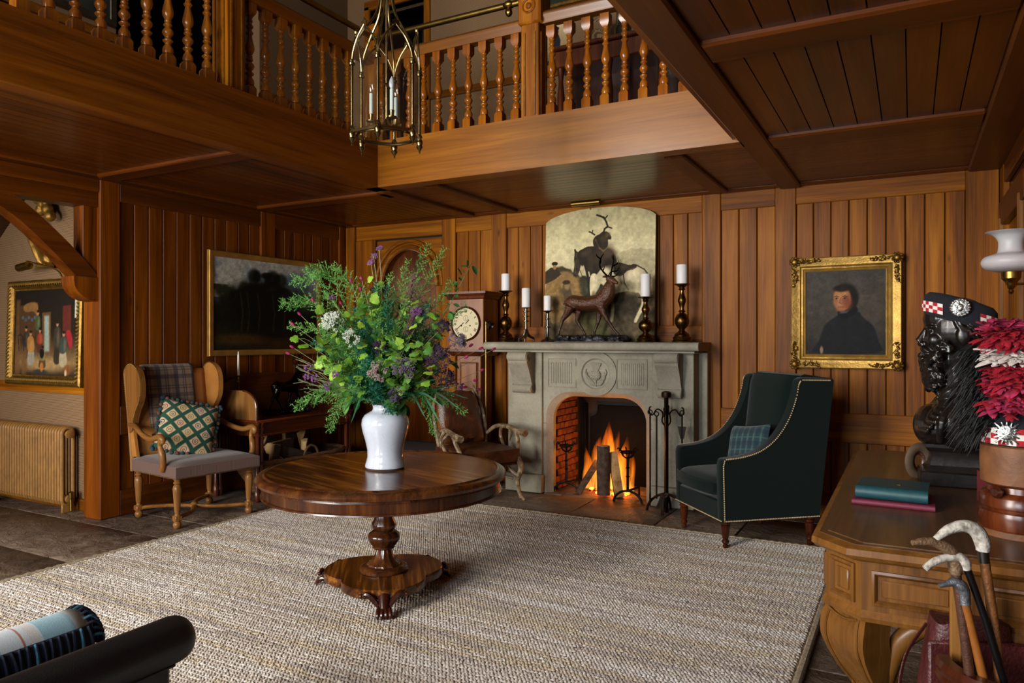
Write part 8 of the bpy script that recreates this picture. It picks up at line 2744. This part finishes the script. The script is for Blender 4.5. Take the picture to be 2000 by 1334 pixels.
def curve(t, bow=0.5, n=14, droop=0.0):
    t = Vector(t)
    h = Vector((t.x, t.y, 0))
    p0 = Vector((rb.uniform(-0.03, 0.03), rb.uniform(-0.03, 0.03), -0.22))
    p1 = h.normalized() * min(0.045, h.length) + Vector((0, 0, 0.02)) if h.length > 0.01 else Vector((0, 0, 0.02))
    p2 = h * bow + Vector((0, 0, max(0.10, t.z * (0.62 + droop))))
    return [Vector(q) for q in bez([tuple(p0), tuple(p1), tuple(p2), tuple(t)], n // 3 + 2)]


def stem_thing(name, label, pts, r0, r1, mat='stem_green', group='cut stems in the white vase', cat='flower'):
    t = thing(name, label, cat, NECK, 0.0, group)
    obj('stem', MB().tube([tuple(p) for p in pts], lerpl([r0, r1], len(pts)), 5), mat, t)
    return t


def at_len(pts, f):
    k = f * (len(pts) - 1)
    i = min(len(pts) - 2, int(k))
    p = pts[i].lerp(pts[i + 1], k - i)
    return p, (pts[i + 1] - pts[i]).normalized()


def rand_dir():
    while True:
        v_ = Vector((rb.uniform(-1, 1), rb.uniform(-1, 1), rb.uniform(-1, 1)))
        if 0.1 < v_.length < 1:
            return v_.normalized()


def frond(label, t, size=0.13, mat='fern_green', bow=0.5, nodes=34, droop=0.0, start=0.42, needle=0.014):
    pts = curve(t, bow, droop=droop)
    th = stem_thing('feathery_frond', label, pts, 0.0026, 0.0012, 'stem_green', 'feathery fronds in the bouquet', 'foliage')
    mb = MB()
    for i in range(nodes):
        f = start + (1 - start) * i / (nodes - 1)
        p, d = at_len(pts, f)
        L = size * (1 - 0.75 * (i / (nodes - 1))) * rb.uniform(0.7, 1.15)
        for sgn in (-1, 1):
            s_ = d.cross(rand_dir() + FB * 0.8).normalized() * sgn
            bd_ = (s_ * 0.85 + d * 0.75 + Vector((0, 0, 0.1))).normalized()
            e = p + bd_ * L + Vector((0, 0, -0.10 * L))
            wv = bd_.cross(rand_dir()).normalized() * 0.0011
            mb.add([tuple(p - wv), tuple(p + wv), tuple(e)], [(0, 1, 2)])
            nn = max(4, int(L / 0.0065))
            for k in range(nn):
                q = p.lerp(e, (k + 0.5) / nn)
                for _ in range(2):
                    nd = (bd_ * 0.7 + rand_dir() * 0.9).normalized() * needle * rb.uniform(0.7, 1.2)
                    wv = nd.cross(rand_dir()).normalized() * 0.0021
                    mb.add([tuple(q - wv), tuple(q + wv), tuple(q + nd)], [(0, 1, 2)])
    o_ = obj('needles', mb, mat, th, ang=None)
    o_['kind'] = 'stuff'


def lobed(n=5, depth=0.35):
    """lobed leaf in xy, stalk at origin, tip along +y, unit length"""
    out = []
    K = 44
    for k in range(K + 1):
        a = -PI * 0.85 + 1.7 * PI * k / K
        lob = abs(math.cos(a * 1.5)) ** 0.8
        r_ = 0.30 + 0.20 * lob + 0.035 * math.cos(11 * a)
        out.append((r_ * math.sin(a), 0.40 + r_ * math.cos(a)))
    mb = MB()
    vs = [(0, 0.42, 0.04)] + [(x, y, 0.06 * math.sin(6 * x) - 0.12 * (x * x + (y - 0.4) ** 2)) for x, y in out] + [(0, 0.0, 0)]
    N_ = len(out)
    fs = [(0, i + 1, i + 2) for i in range(N_ - 1)] + [(0, N_, N_ + 1), (0, N_ + 1, 1)]
    mb.add(vs, fs)
    return mb


def oval():
    mb = MB()
    rows = []
    for i in range(6):
        t_ = i / 5
        w_ = 0.26 * math.sin(PI * min(1, 0.08 + 0.92 * t_)) ** 0.8
        rows.append([(-w_, t_, 0.05 * math.sin(3 * t_) + 0.05), (0, t_, 0.0), (w_, t_, 0.05 * math.sin(3 * t_) + 0.05)])
    mb.surf(rows)
    return mb


LEAF = {}
for mt in ('lime_leaf', 'mid_leaf'):
    LEAF['lobed', mt] = lobed().mesh('leaf', mt, 70)
for mt in ('dark_leaf', 'mid_leaf', 'lime_leaf'):
    LEAF['oval', mt] = oval().mesh('leaf', mt, 70)


def leaf_at(parent, key, p, d, up, size):
    y_ = Vector(d).normalized()
    z_ = (Vector(up) - y_ * Vector(up).dot(y_))
    z_ = z_.normalized() if z_.length > 1e-3 else y_.orthogonal().normalized()
    x_ = y_.cross(z_)
    o_ = link('leaf', LEAF[key], parent)
    M_ = Matrix(((x_.x, y_.x, z_.x, p.x), (x_.y, y_.y, z_.y, p.y), (x_.z, y_.z, z_.z, p.z), (0, 0, 0, 1))) @ S(size, size, size)
    o_.matrix_local = M_


def sprig(label, t, key, n, size, bow=0.5, mat='stem_green', spread=0.11, start=0.5, name='leafy_sprig', group='leafy sprigs in the bouquet'):
    pts = curve(t, bow)
    th = stem_thing(name, label, pts, 0.003, 0.0015, mat, group, 'foliage')
    for i in range(n):
        f = start + (1 - start) * (i + 0.5) / n
        p, d = at_len(pts, min(0.999, f))
        dr = (rand_dir() + Vector((0, 0, 0.15)) + FB * 0.35).normalized()
        q = p + dr * spread * rb.uniform(0.3, 1.0)
        obj('leaf_stalk', MB().tube([tuple(p), tuple(p.lerp(q, 0.5) + Vector((0, 0, 0.008))), tuple(q)], 0.0011, 4), mat, th)
        leaf_at(th, key, q, dr + Vector((0, 0, -0.35)), FB * 0.9 + Vector((0, 0, 0.8)) + rand_dir() * 0.55, size * rb.uniform(0.75, 1.2))


def umbel(name, label, t, R_, n, blob, mat, bow=0.5, stem='stem_green', per=7, dome=0.6, cat='flower', group='flower heads in the bouquet'):
    pts = curve(t, bow)
    th = stem_thing(name, label, pts, 0.0028, 0.0018, stem, group, cat)
    d = (pts[-1] - pts[-3]).normalized()
    d = (d + FB * 0.5).normalized()
    base = pts[-1] - d * R_ * 0.7
    rays = MB()
    fl_ = MB()
    for i in range(n):
        v_ = rand_dir()
        v_ = (v_ + d * 0.75).normalized()
        e = base + v_ * R_ * rb.uniform(0.75, 1.08) + d * R_ * dome * 0.3
        rays.tube([tuple(base), tuple(e)], 0.0008, 3)
        for k in range(per):
            q = e + rand_dir() * R_ * 0.17
            b_ = blob * rb.uniform(0.7, 1.3)
            fl_.add([tuple(q + Vector(o_) * b_) for o_ in ((1, 0, 0), (-1, 0, 0), (0, 1, 0), (0, -1, 0), (0, 0, 1), (0, 0, -1))], [(0, 2, 4), (2, 1, 4), (1, 3, 4), (3, 0, 4), (2, 0, 5), (1, 2, 5), (3, 1, 5), (0, 3, 5)])
    o_ = obj('rays', rays, stem, th, ang=None)
    o_['kind'] = 'stuff'
    o_ = obj('florets', fl_, mat, th, ang=None)
    o_['kind'] = 'stuff'


def bobble(label, t, bow=0.55, size=0.011, stem='pale_stem', mat='magenta_bob', group='bobble flowers in the bouquet'):
    pts = curve(t, bow)
    th = stem_thing('bobble_flower', label, pts, 0.0016, 0.0011, stem, group)
    d = (pts[-1] - pts[-3]).normalized()
    obj('flower_head', MB().ell((0, 0, 0), (size * 0.72, size * 0.72, size * 1.35), 8, 6, Matrix.Translation(pts[-1]) @ frame_to(d)), mat, th)


def blade(label, t, bow=0.5, w_=0.008, droop=0.2, mat='grass_green'):
    pts = curve(t, bow, droop=droop)
    th = thing('grass_blade', label, 'foliage', NECK, 0.0, 'long grass blades in the bouquet')
    rows = []
    n_ = len(pts)
    for i, p in enumerate(pts):
        d = (pts[min(n_ - 1, i + 1)] - pts[max(0, i - 1)]).normalized()
        s_ = d.cross(FB).normalized()
        ww = w_ * (math.sin(PI * min(1, 0.15 + 0.85 * i / (n_ - 1))) ** 0.6) + 0.0006
        rows.append([tuple(p - s_ * ww), tuple(p + Vector((0, 0, 0.002))), tuple(p + s_ * ww)])
    obj('blade', MB().surf(rows), mat, th, ang=None)


def plume(label, t, mat, R_=0.05, L=0.16, n=260, blob=0.0035, bow=0.5, name='plume_flower'):
    pts = curve(t, bow)
    th = stem_thing(name, label, pts, 0.0024, 0.0014, 'stem_green', 'flower heads in the bouquet')
    mb = MB()
    d = (pts[-1] - pts[-3]).normalized()
    d = (d + Vector((0, 0, 0.4))).normalized()
    for i in range(n):
        f = rb.random()
        a = rb.uniform(0, 2 * PI)
        s_ = d.orthogonal().normalized()
        w_ = d.cross(s_)
        q = pts[-1] - d * L * 0.7 + d * (L * f) + (s_ * math.cos(a) + w_ * math.sin(a)) * R_ * (1 - 0.8 * f) * rb.random() ** 0.5
        b_ = blob * rb.uniform(0.6, 1.4)
        mb.add([tuple(q + Vector(o_) * b_) for o_ in ((1, 0, 0), (-1, 0, 0), (0, 1, 0), (0, -1, 0), (0, 0, 1.4), (0, 0, -1.4))], [(0, 2, 4), (2, 1, 4), (1, 3, 4), (3, 0, 4), (2, 0, 5), (1, 2, 5), (3, 1, 5), (0, 3, 5)])
    o_ = obj('florets', mb, mat, th, ang=None)
    o_['kind'] = 'stuff'


# feathery ferns
for i, (px, py, dep, sz, bw, dr, lb) in enumerate((
        (548, 598, 0.0, 0.13, 0.62, 0.35, 'long green fern frond arching farthest left'), (566, 548, -0.05, 0.14, 0.62, 0.3, 'green fern frond arching out at upper left'), (602, 530, 0.05, 0.14, 0.6, 0.25, 'green fern frond curving over the upper left'), (640, 520, -0.1, 0.13, 0.55, 0.15, 'green fern frond at upper left with curled tip'), (575, 640, 0.1, 0.10, 0.55, 0.2, 'short green fern frond at mid left'),
        (792, 512, -0.05, 0.11, 0.5, 0, 'green fern frond standing up near the top middle'), (828, 482, -0.08, 0.13, 0.5, 0, 'tallest green fern frond at the top'), (862, 486, -0.12, 0.12, 0.5, 0, 'airy green fern frond at upper right'), (760, 540, 0.0, 0.10, 0.5, 0, 'short fern frond below the top fronds'), (700, 560, -0.1, 0.11, 0.5, 0, 'fern frond among the upper left stems'),
        (880, 560, 0.05, 0.12, 0.5, 0, 'fine dark fern frond at the right'), (905, 600, -0.05, 0.10, 0.55, 0, 'wispy fern frond beside the clock'),
        (582, 795, 0.08, 0.11, 0.6, 0.9, 'low fern frond sweeping left over the table'), (655, 836, 0.16, 0.10, 0.7, 1.6, 'fern frond drooping below the vase rim at left'), (905, 808, 0.05, 0.09, 0.6, 1.0, 'fern frond sweeping low at the right'), (852, 845, 0.16, 0.08, 0.75, 1.6, 'fern frond hanging down the right side of the vase'), (615, 770, -0.1, 0.11, 0.55, 0.5, 'fern frond at lower left behind the pink flowers'))):
    frond(lb, tgt(px, py, dep), sz * 1.15, 'fern_green', bw, droop=dr)
# teal fennel masses
for px, py, dep, lb in ((722, 632, 0.22, 'blue-green fennel frond in the middle front'), (700, 610, 0.12, 'blue-green fennel frond left of the middle'), (752, 640, 0.2, 'blue-green fennel frond right of the middle'), (728, 715, 0.28, 'blue-green fennel frond low in front'), (745, 760, 0.26, 'blue-green fennel frond just above the vase rim'), (700, 740, 0.25, 'blue-green fennel frond low at the left front'), (835, 600, 0.1, 'blue-green fennel frond at the right middle'), (716, 680, 0.26, 'blue-green fennel frond at the very centre'), (770, 800, 0.2, 'blue-green fennel frond falling over the vase rim')):
    frond(lb, tgt(px, py, dep), 0.12, 'teal_fennel', 0.5, 30, start=0.5, needle=0.02)
# lime lobed leaves
for px, py, dep, n_, lb in ((618, 668, 0.2, 7, 'lime lobed leaves at the far left'), (650, 690, 0.22, 8, 'lime lobed leaves left of centre'), (630, 650, 0.05, 6, 'lime lobed leaves behind the left flowers'), (705, 598, 0.16, 8, 'lime lobed leaves at upper left of centre'), (745, 575, 0.08, 8, 'lime lobed leaves highest in the middle'), (735, 610, 0.2, 7, 'lime lobed leaves under the topmost ones'), (800, 640, 0.2, 8, 'lime lobed leaves right of centre'), (825, 680, 0.24, 9, 'lime lobed leaves at lower right front'), (795, 600, 0.1, 6, 'lime lobed leaves at the right behind the purple heads'), (845, 650, 0.12, 6, 'lime lobed leaves at the right edge'), (690, 695, 0.16, 6, 'lime lobed leaves between the fennel fronds'), (840, 720, 0.2, 6, 'lime lobed leaves low at the right')):
    sprig(lb, tgt(px, py, dep), ('lobed', 'lime_leaf'), n_ + 6, 0.056, start=0.5, spread=0.13)
# filler leaves
for i, (px, py, dep, key) in enumerate(((690, 640, -0.1, 'mid_leaf'), (760, 620, -0.15, 'dark_leaf'), (820, 640, -0.12, 'dark_leaf'), (660, 720, 0.0, 'dark_leaf'), (860, 700, -0.05, 'dark_leaf'), (770, 700, 0.05, 'mid_leaf'), (720, 580, -0.18, 'mid_leaf'), (800, 740, 0.12, 'dark_leaf'), (680, 760, 0.12, 'mid_leaf'), (740, 680, -0.05, 'dark_leaf'), (850, 760, 0.1, 'dark_leaf'), (640, 620, -0.1, 'mid_leaf'))):
    lbl = ['mid-green filler sprig behind the fennel at the left', 'dark filler sprig deep in the middle back', 'dark filler sprig deep at the right back', 'dark filler sprig at lower left', 'dark filler sprig at the right edge', 'mid-green filler sprig near the centre', 'mid-green filler sprig at upper back', 'dark filler sprig at lower right front', 'mid-green filler sprig low at left front', 'dark filler sprig in the heart of the bouquet', 'dark filler sprig lowest at the right', 'mid-green filler sprig at upper left back'][i]
    sprig(lbl, tgt(px, py, dep), ('oval', key), 16, 0.075, start=0.4, spread=0.12)
# trailing dark-leaved vine at upper right
vp = [tgt(860, 640, 0.1), tgt(880, 600, 0.1), tgt(892, 562, 0.08), tgt(908, 545, 0.05), tgt(921, 516, 0.03)]
sprig('dark-leaved twig reaching up beside the clock', tgt(921, 516, 0.03), ('oval', 'dark_leaf'), 12, 0.05, 0.66, 'stem_green', 0.03, 0.7, 'leafy_twig')
sprig('leafy twig curving down beside the clock', tgt(880, 600, 0.12), ('oval', 'mid_leaf'), 12, 0.055, 0.6, 'stem_green', 0.04, 0.55, 'leafy_twig')
# white flowers
umbel('white_flower', 'white lacy flower cluster at the upper left', tgt(660, 632, 0.22), 0.062, 46, 0.0042, 'white_petal', per=12)
umbel('white_flower', 'smaller white lacy flower cluster left of the middle', tgt(700, 662, 0.28), 0.045, 34, 0.0036, 'white_petal', per=10)
# purple and grey heads
umbel('seed_head', 'blush pink round seed head in the lower middle', tgt(756, 722, 0.34), 0.05, 39, 0.0038, 'blush_petal', per=11)
umbel('seed_head', 'grey-purple domed head right of the blush one', tgt(804, 718, 0.34), 0.062, 50, 0.0038, 'grey_purple', per=11)
umbel('seed_head', 'small grey-purple head above the vase rim', tgt(786, 768, 0.30), 0.042, 29, 0.0038, 'grey_purple', per=11)
umbel('seed_head', 'plum domed head at the right', tgt(868, 700, 0.22), 0.07, 57, 0.0038, 'plum_petal', per=11)
umbel('seed_head', 'plum head at lower right', tgt(880, 740, 0.18), 0.055, 41, 0.0038, 'plum_petal', per=11)
umbel('seed_head', 'mauve-grey head in front of the clock', tgt(900, 668, 0.14), 0.05, 39, 0.0038, 'grey_purple', per=11)
umbel('seed_head', 'violet head below the clock dial', tgt(872, 640, 0.16), 0.04, 32, 0.0038, 'plum_petal', per=11)
umbel('seed_head', 'mauve head at the right of the lime leaves', tgt(822, 614, 0.2), 0.034, 29, 0.0038, 'mauve_petal', per=11)
umbel('seed_head', 'plum head in the upper middle', tgt(736, 562, 0.0), 0.042, 36, 0.0038, 'plum_petal', per=11)
umbel('seed_head', 'small plum head in the centre', tgt(756, 680, 0.30), 0.036, 27, 0.0038, 'plum_petal', per=11)
plume('rust pink plume at upper right of centre', tgt(806, 560, 0.08), 'rust_plume', 0.045, 0.19, 420)
plume('small rust plume below the taller one', tgt(812, 628, 0.2), 'rust_plume', 0.032, 0.14, 260)
# mauve verbena clusters
for px, py, dep, lb in ((738, 488, 0.0, 'topmost mauve flower cluster on a tall stem'), (727, 503, 0.0, 'mauve flower cluster just under the topmost'), (722, 516, 0.0, 'third mauve flower cluster on a tall stem'), (652, 588, 0.1, 'mauve flower cluster at upper left'), (612, 720, 0.16, 'mauve flower cluster at lower left'), (628, 738, 0.2, 'mauve flower cluster lowest at the left'), (604, 738, 0.1, 'mauve flower cluster farthest left'), (655, 752, 0.22, 'mauve flower cluster beside the vase at the left'), (672, 730, 0.25, 'mauve flower cluster left of the fennel'), (900, 755, 0.1, 'mauve flower cluster low at the right')):
    umbel('verbena_flower', lb, tgt(px, py, dep), 0.022, 16, 0.0036, 'mauve_petal', 0.5, 'pale_stem', 7)
# pale broom-like stems at the left
for px, py, dep, lb in ((596, 706, 0.14, 'pale broom stem at the left under the bobbles'), (600, 724, 0.18, 'pale broom stem just below it'), (592, 745, 0.12, 'pale broom stem pointing lowest left'), (610, 758, 0.2, 'pale broom stem beside the vase')):
    pts = curve(tgt(px, py, dep), 0.55)
    th = stem_thing('broom_stem', lb, pts, 0.002, 0.0012, 'pale_stem', 'pale broom stems in the bouquet', 'foliage')
    mb = MB()
    for k in range(14):
        p, d = at_len(pts, 0.55 + 0.44 * k / 14)
        e = p + (d * 0.8 + rand_dir() * 0.35).normalized() * rb.uniform(0.04, 0.08)
        mb.tube([tuple(p), tuple(e)], [0.0015, 0.001], 4)
    o = obj('twigs', mb, 'pale_stem', th, ang=None)
    o['kind'] = 'stuff'
# bobbles
BB = ((583, 617, 'top of the five pink bobbles at the far left'), (585, 638, 'second pink bobble from the top at the far left'), (584, 662, 'third pink bobble at the far left'), (579, 681, 'fourth pink bobble at the far left'), (560, 694, 'lowest pink bobble at the far left'), (623, 612, 'dark pink bobble inside the left ferns'), (618, 592, 'dark pink bobble higher in the left ferns'), (683, 552, 'dark red bobble at upper left of the plum head'), (706, 570, 'dark red bobble beside the plum head'), (664, 596, 'dark red bobble near the mauve cluster'), (705, 548, 'highest dark red bobble at the left'), (938, 684, 'pink bobble in front of the mantel edge'), (962, 686, 'farthest right pink bobble'), (920, 678, 'pink bobble right of the plum head'), (912, 700, 'pink bobble below the mauve-grey head'), (940, 726, 'pink bobble at lower right'), (928, 745, 'pink bobble above the antler chair'), (906, 760, 'low pink bobble at the right'), (888, 775, 'lowest pink bobble at the right'), (935, 765, 'pink bobble over the antler chair cushion'))
for px, py, lb in BB:
    bobble(lb, tgt(px, py, rb.uniform(-0.02, 0.18)), rb.uniform(0.5, 0.62))
# grass blades
for px, py, dep, lb in ((868, 790, 0.22, 'grass blade bending right in front'), (900, 800, 0.12, 'long grass blade bending far right'), (840, 812, 0.26, 'grass blade hanging right of the vase'), (912, 782, 0.02, 'grass blade highest at the right'), (690, 800, 0.28, 'grass blade bending left in front'), (672, 780, 0.2, 'grass blade at the left of the vase'), (705, 820, 0.3, 'short grass blade hanging over the left rim'), (855, 742, 0.15, 'upright grass blade at the right'), (885, 760, -0.1, 'grass blade behind the plum heads'), (865, 825, 0.18, 'grass blade drooping lowest at the right')):
    blade(lb, tgt(px, py, dep), 0.62, rb.uniform(0.006, 0.009), 0.7 if py > 770 else 0.2)
# small filler, alike, tucked through the mass
for i in range(56):
    a_ = rb.uniform(0, 2 * PI)
    q = rb.uniform(0.15, 1) ** 0.6
    frond('small fern sprig tucked deep inside the bouquet', tgt(745 + 125 * q * math.cos(a_), 665 + 105 * q * math.sin(a_), rb.uniform(-0.15, 0.30)), 0.10, ('fern_green', 'fern_green', 'teal_fennel', 'dark_leaf')[i % 4], 0.5, 22, start=0.5, needle=0.017)
for i in range(22):
    a_ = rb.uniform(0, 2 * PI)
    q = rb.uniform(0.2, 1) ** 0.6
    sprig('small leafy sprig tucked deep inside the bouquet', tgt(740 + 120 * q * math.cos(a_), 680 + 85 * q * math.sin(a_), rb.uniform(-0.05, 0.32)), ('lobed', ('lime_leaf', 'mid_leaf')[i % 2]), 10, 0.05, start=0.5, spread=0.11)
# ================================================================ HANGING LANTERN
plain('lantern_brass', '#7d6c48', 0.26, 1.0, 0.3, 10)
m = NT('pane_glass')
tr = m.n('ShaderNodeBsdfTransparent', {'Color': (0.985, 0.99, 0.985)})
gl = m.n('ShaderNodeBsdfGlossy', {'Color': (1, 1, 1), 'Roughness': 0.03})
mxs = m.n('ShaderNodeMixShader', {0: 0.06, 1: tr.outputs[0], 2: gl.outputs[0]})
m.set(m.out.inputs['Surface'], mxs.outputs[0])
LZ = 2.585
ln = thing('hanging_lantern', 'gothic hexagonal brass lantern with pointed glass arches hanging over the table', 'lantern', (-2.585, 3.27, LZ), math.radians(-5.2))
RL_ = 0.195
HB, HT = 0.0, 0.385            # post bottom and springing
hexp = [(RL_ * math.cos(PI / 3 * k), RL_ * math.sin(PI / 3 * k)) for k in range(6)]
for k in range(6):
    x, y = hexp[k]
    ps = MB().tube([(x, y, 0.02), (x, y, HT)], 0.0085, 10)
    ps.lathe([(0.009, 0), (0.017, 0.004), (0.018, 0.014), (0.013, 0.02), (0.017, 0.028), (0.011, 0.036)], 12, T(x, y, HT - 0.02))
    ps.lathe([(0.011, 0), (0.017, 0.006), (0.013, 0.016), (0.009, 0.024)], 12, T(x, y, 0.012))
    obj('post', ps, 'lantern_brass', ln)
    obj('drop_finial', MB().lathe([(0.002, -0.075), (0.006, -0.066), (0.004, -0.06), (0.011, -0.05), (0.02, -0.036), (0.014, -0.03), (0.02, -0.012), (0.016, 0.0), (0.01, 0.01)], 12, T(x, y, 0)), 'lantern_brass', ln)
    x2, y2 = hexp[(k + 1) % 6]
    dx, dy = x2 - x, y2 - y
    L = math.hypot(dx, dy)
    obj('base_rail', MB().box(0, L, -0.007, 0.007, -0.004, 0.014, 0.002, T(x, y, 0) @ R(math.atan2(dy, dx), 'Z')), 'lantern_brass', ln)
    # pointed arch over each pane
    mx_, my_ = (x + x2) / 2, (y + y2) / 2
    ax, ay = mx_ * 1.02, my_ * 1.02
    for (sx_, sy_) in ((x, y), (x2, y2)):
        p_ = bez([(sx_, sy_, HT), (sx_ + (ax - sx_) * 0.10, sy_ + (ay - sy_) * 0.10, HT + 0.055), (sx_ + (ax - sx_) * 0.45, sy_ + (ay - sy_) * 0.45, HT + 0.125), (ax, ay, HT + 0.185)], 5)
        obj('arch_bar', MB().tube(p_, 0.006, 8), 'lantern_brass', ln)
    a_ = math.atan2(my_, mx_)
    cr = [(0, 0), (0.012, -0.006), (0.024, 0.0), (0.016, 0.012), (0.02, 0.022), (0.008, 0.024), (0.0, 0.042), (-0.008, 0.024), (-0.02, 0.022), (-0.016, 0.012), (-0.024, 0.0), (-0.012, -0.006)]
    Mc = Matrix.Translation((ax, ay, HT + 0.18)) @ R(a_ + PI / 2, 'Z') @ R(PI / 2, 'X')
    obj('crocket', MB().prism(cr, -0.004, 0.004, Mc), 'lantern_brass', ln)
    # ogee crown bar up to the ring
    p_ = bez([(x, y, HT), (x * 0.93, y * 0.93, HT + 0.09), (x * 0.62, y * 0.62, HT + 0.20), (x * 0.30, y * 0.30, HT + 0.30), (x * 0.17, y * 0.17, HT + 0.42), (x * 0.12, y * 0.12, HT + 0.55)], 5)
    obj('crown_bar', MB().tube(p_, 0.007, 8), 'lantern_brass', ln)
    # glass pane with pointed top
    pn = [(0.008, 0.016), (L - 0.008, 0.016), (L - 0.008, HT)] + [(L / 2 + (L / 2 - 0.010) * math.cos(t_), HT + 0.165 * math.sin(t_) ** 1.3) for t_ in [PI / 2 * q / 6 for q in range(1, 7)]] + [(L / 2 - (L / 2 - 0.010) * math.cos(t_), HT + 0.165 * math.sin(t_) ** 1.3) for t_ in [PI / 2 * q / 6 for q in range(5, 0, -1)]] + [(0.008, HT)]
    Mp = T(x, y, 0) @ R(math.atan2(dy, dx), 'Z') @ R(PI / 2, 'X')
    obj('glass_pane', MB().prism(pn, -0.0012, 0.0012, Mp), 'pane_glass', ln)
obj('base_ring', MB().tube([(RL_ * 0.82 * math.cos(a_), RL_ * 0.82 * math.sin(a_), -0.002) for a_ in [2 * PI * q / 40 for q in range(40)]], 0.007, 8, True), 'lantern_brass', ln)
obj('centre_rod', MB().tube([(0, 0, 0.10), (0, 0, HT + 0.62)], 0.007, 8).lathe([(0.008, 0), (0.016, 0.01), (0.008, 0.02)], 10, T(0, 0, 0.28)), 'lantern_brass', ln)
obj('top_ring', MB().lathe([(0.03, 0.0), (0.036, 0.01), (0.03, 0.03), (0.02, 0.06), (0.008, 0.08)], 16, T(0, 0, HT + 0.54)), 'lantern_brass', ln)
obj('suspension_chain', MB().tube([(0, 0, HT + 0.6), (0, 0, ZT - LZ)], 0.007, 6), 'lantern_brass', ln)
plain('bulb_grey', '#a8acb0', 0.15, 0, 0.05, 6)
m = NT('bulb_clear')
tr = m.n('ShaderNodeBsdfTransparent', {'Color': (0.95, 0.9, 0.8)})
gl = m.n('ShaderNodeBsdfGlossy', {'Color': (1, 1, 1), 'Roughness': 0.05})
mxs = m.n('ShaderNodeMixShader', {0: 0.2, 1: tr.outputs[0], 2: gl.outputs[0]})
m.set(m.out.inputs['Surface'], mxs.outputs[0])
plain('candle_sleeve', '#b9c4bd', 0.4, 0, 0.05, 6)
for k in range(3):
    a_ = 2 * PI * k / 3 + math.radians(-151.4 + 5.2)
    cx_, cy_ = 0.085 * math.cos(a_), 0.085 * math.sin(a_)
    ca = obj('candle_arm', MB().tube(bez([(0, 0, 0.11), (cx_ * 0.5, cy_ * 0.5, 0.05), (cx_ * 0.95, cy_ * 0.95, 0.055), (cx_, cy_, 0.08)], 5), 0.005, 8), 'lantern_brass', ln)
    obj('drip_pan', MB().lathe([(0.006, 0.0), (0.028, 0.008), (0.03, 0.014), (0.012, 0.016), (0.014, 0.045), (0.016, 0.05)], 16, T(cx_, cy_, 0.075)), 'lantern_brass', ca)
    obj('candle_sleeve', MB().lathe([(0.0115, 0.0), (0.0115, 0.115), (0.009, 0.118)], 14, T(cx_, cy_, 0.125)), 'candle_sleeve', ca)
    obj('bulb', MB().lathe([(0.008, 0), (0.015, 0.016), (0.0165, 0.028), (0.012, 0.05), (0.004, 0.066), (0.001, 0.07)], 14, T(cx_, cy_, 0.243)), 'bulb_grey' if k == 1 else 'bulb_clear', ca)
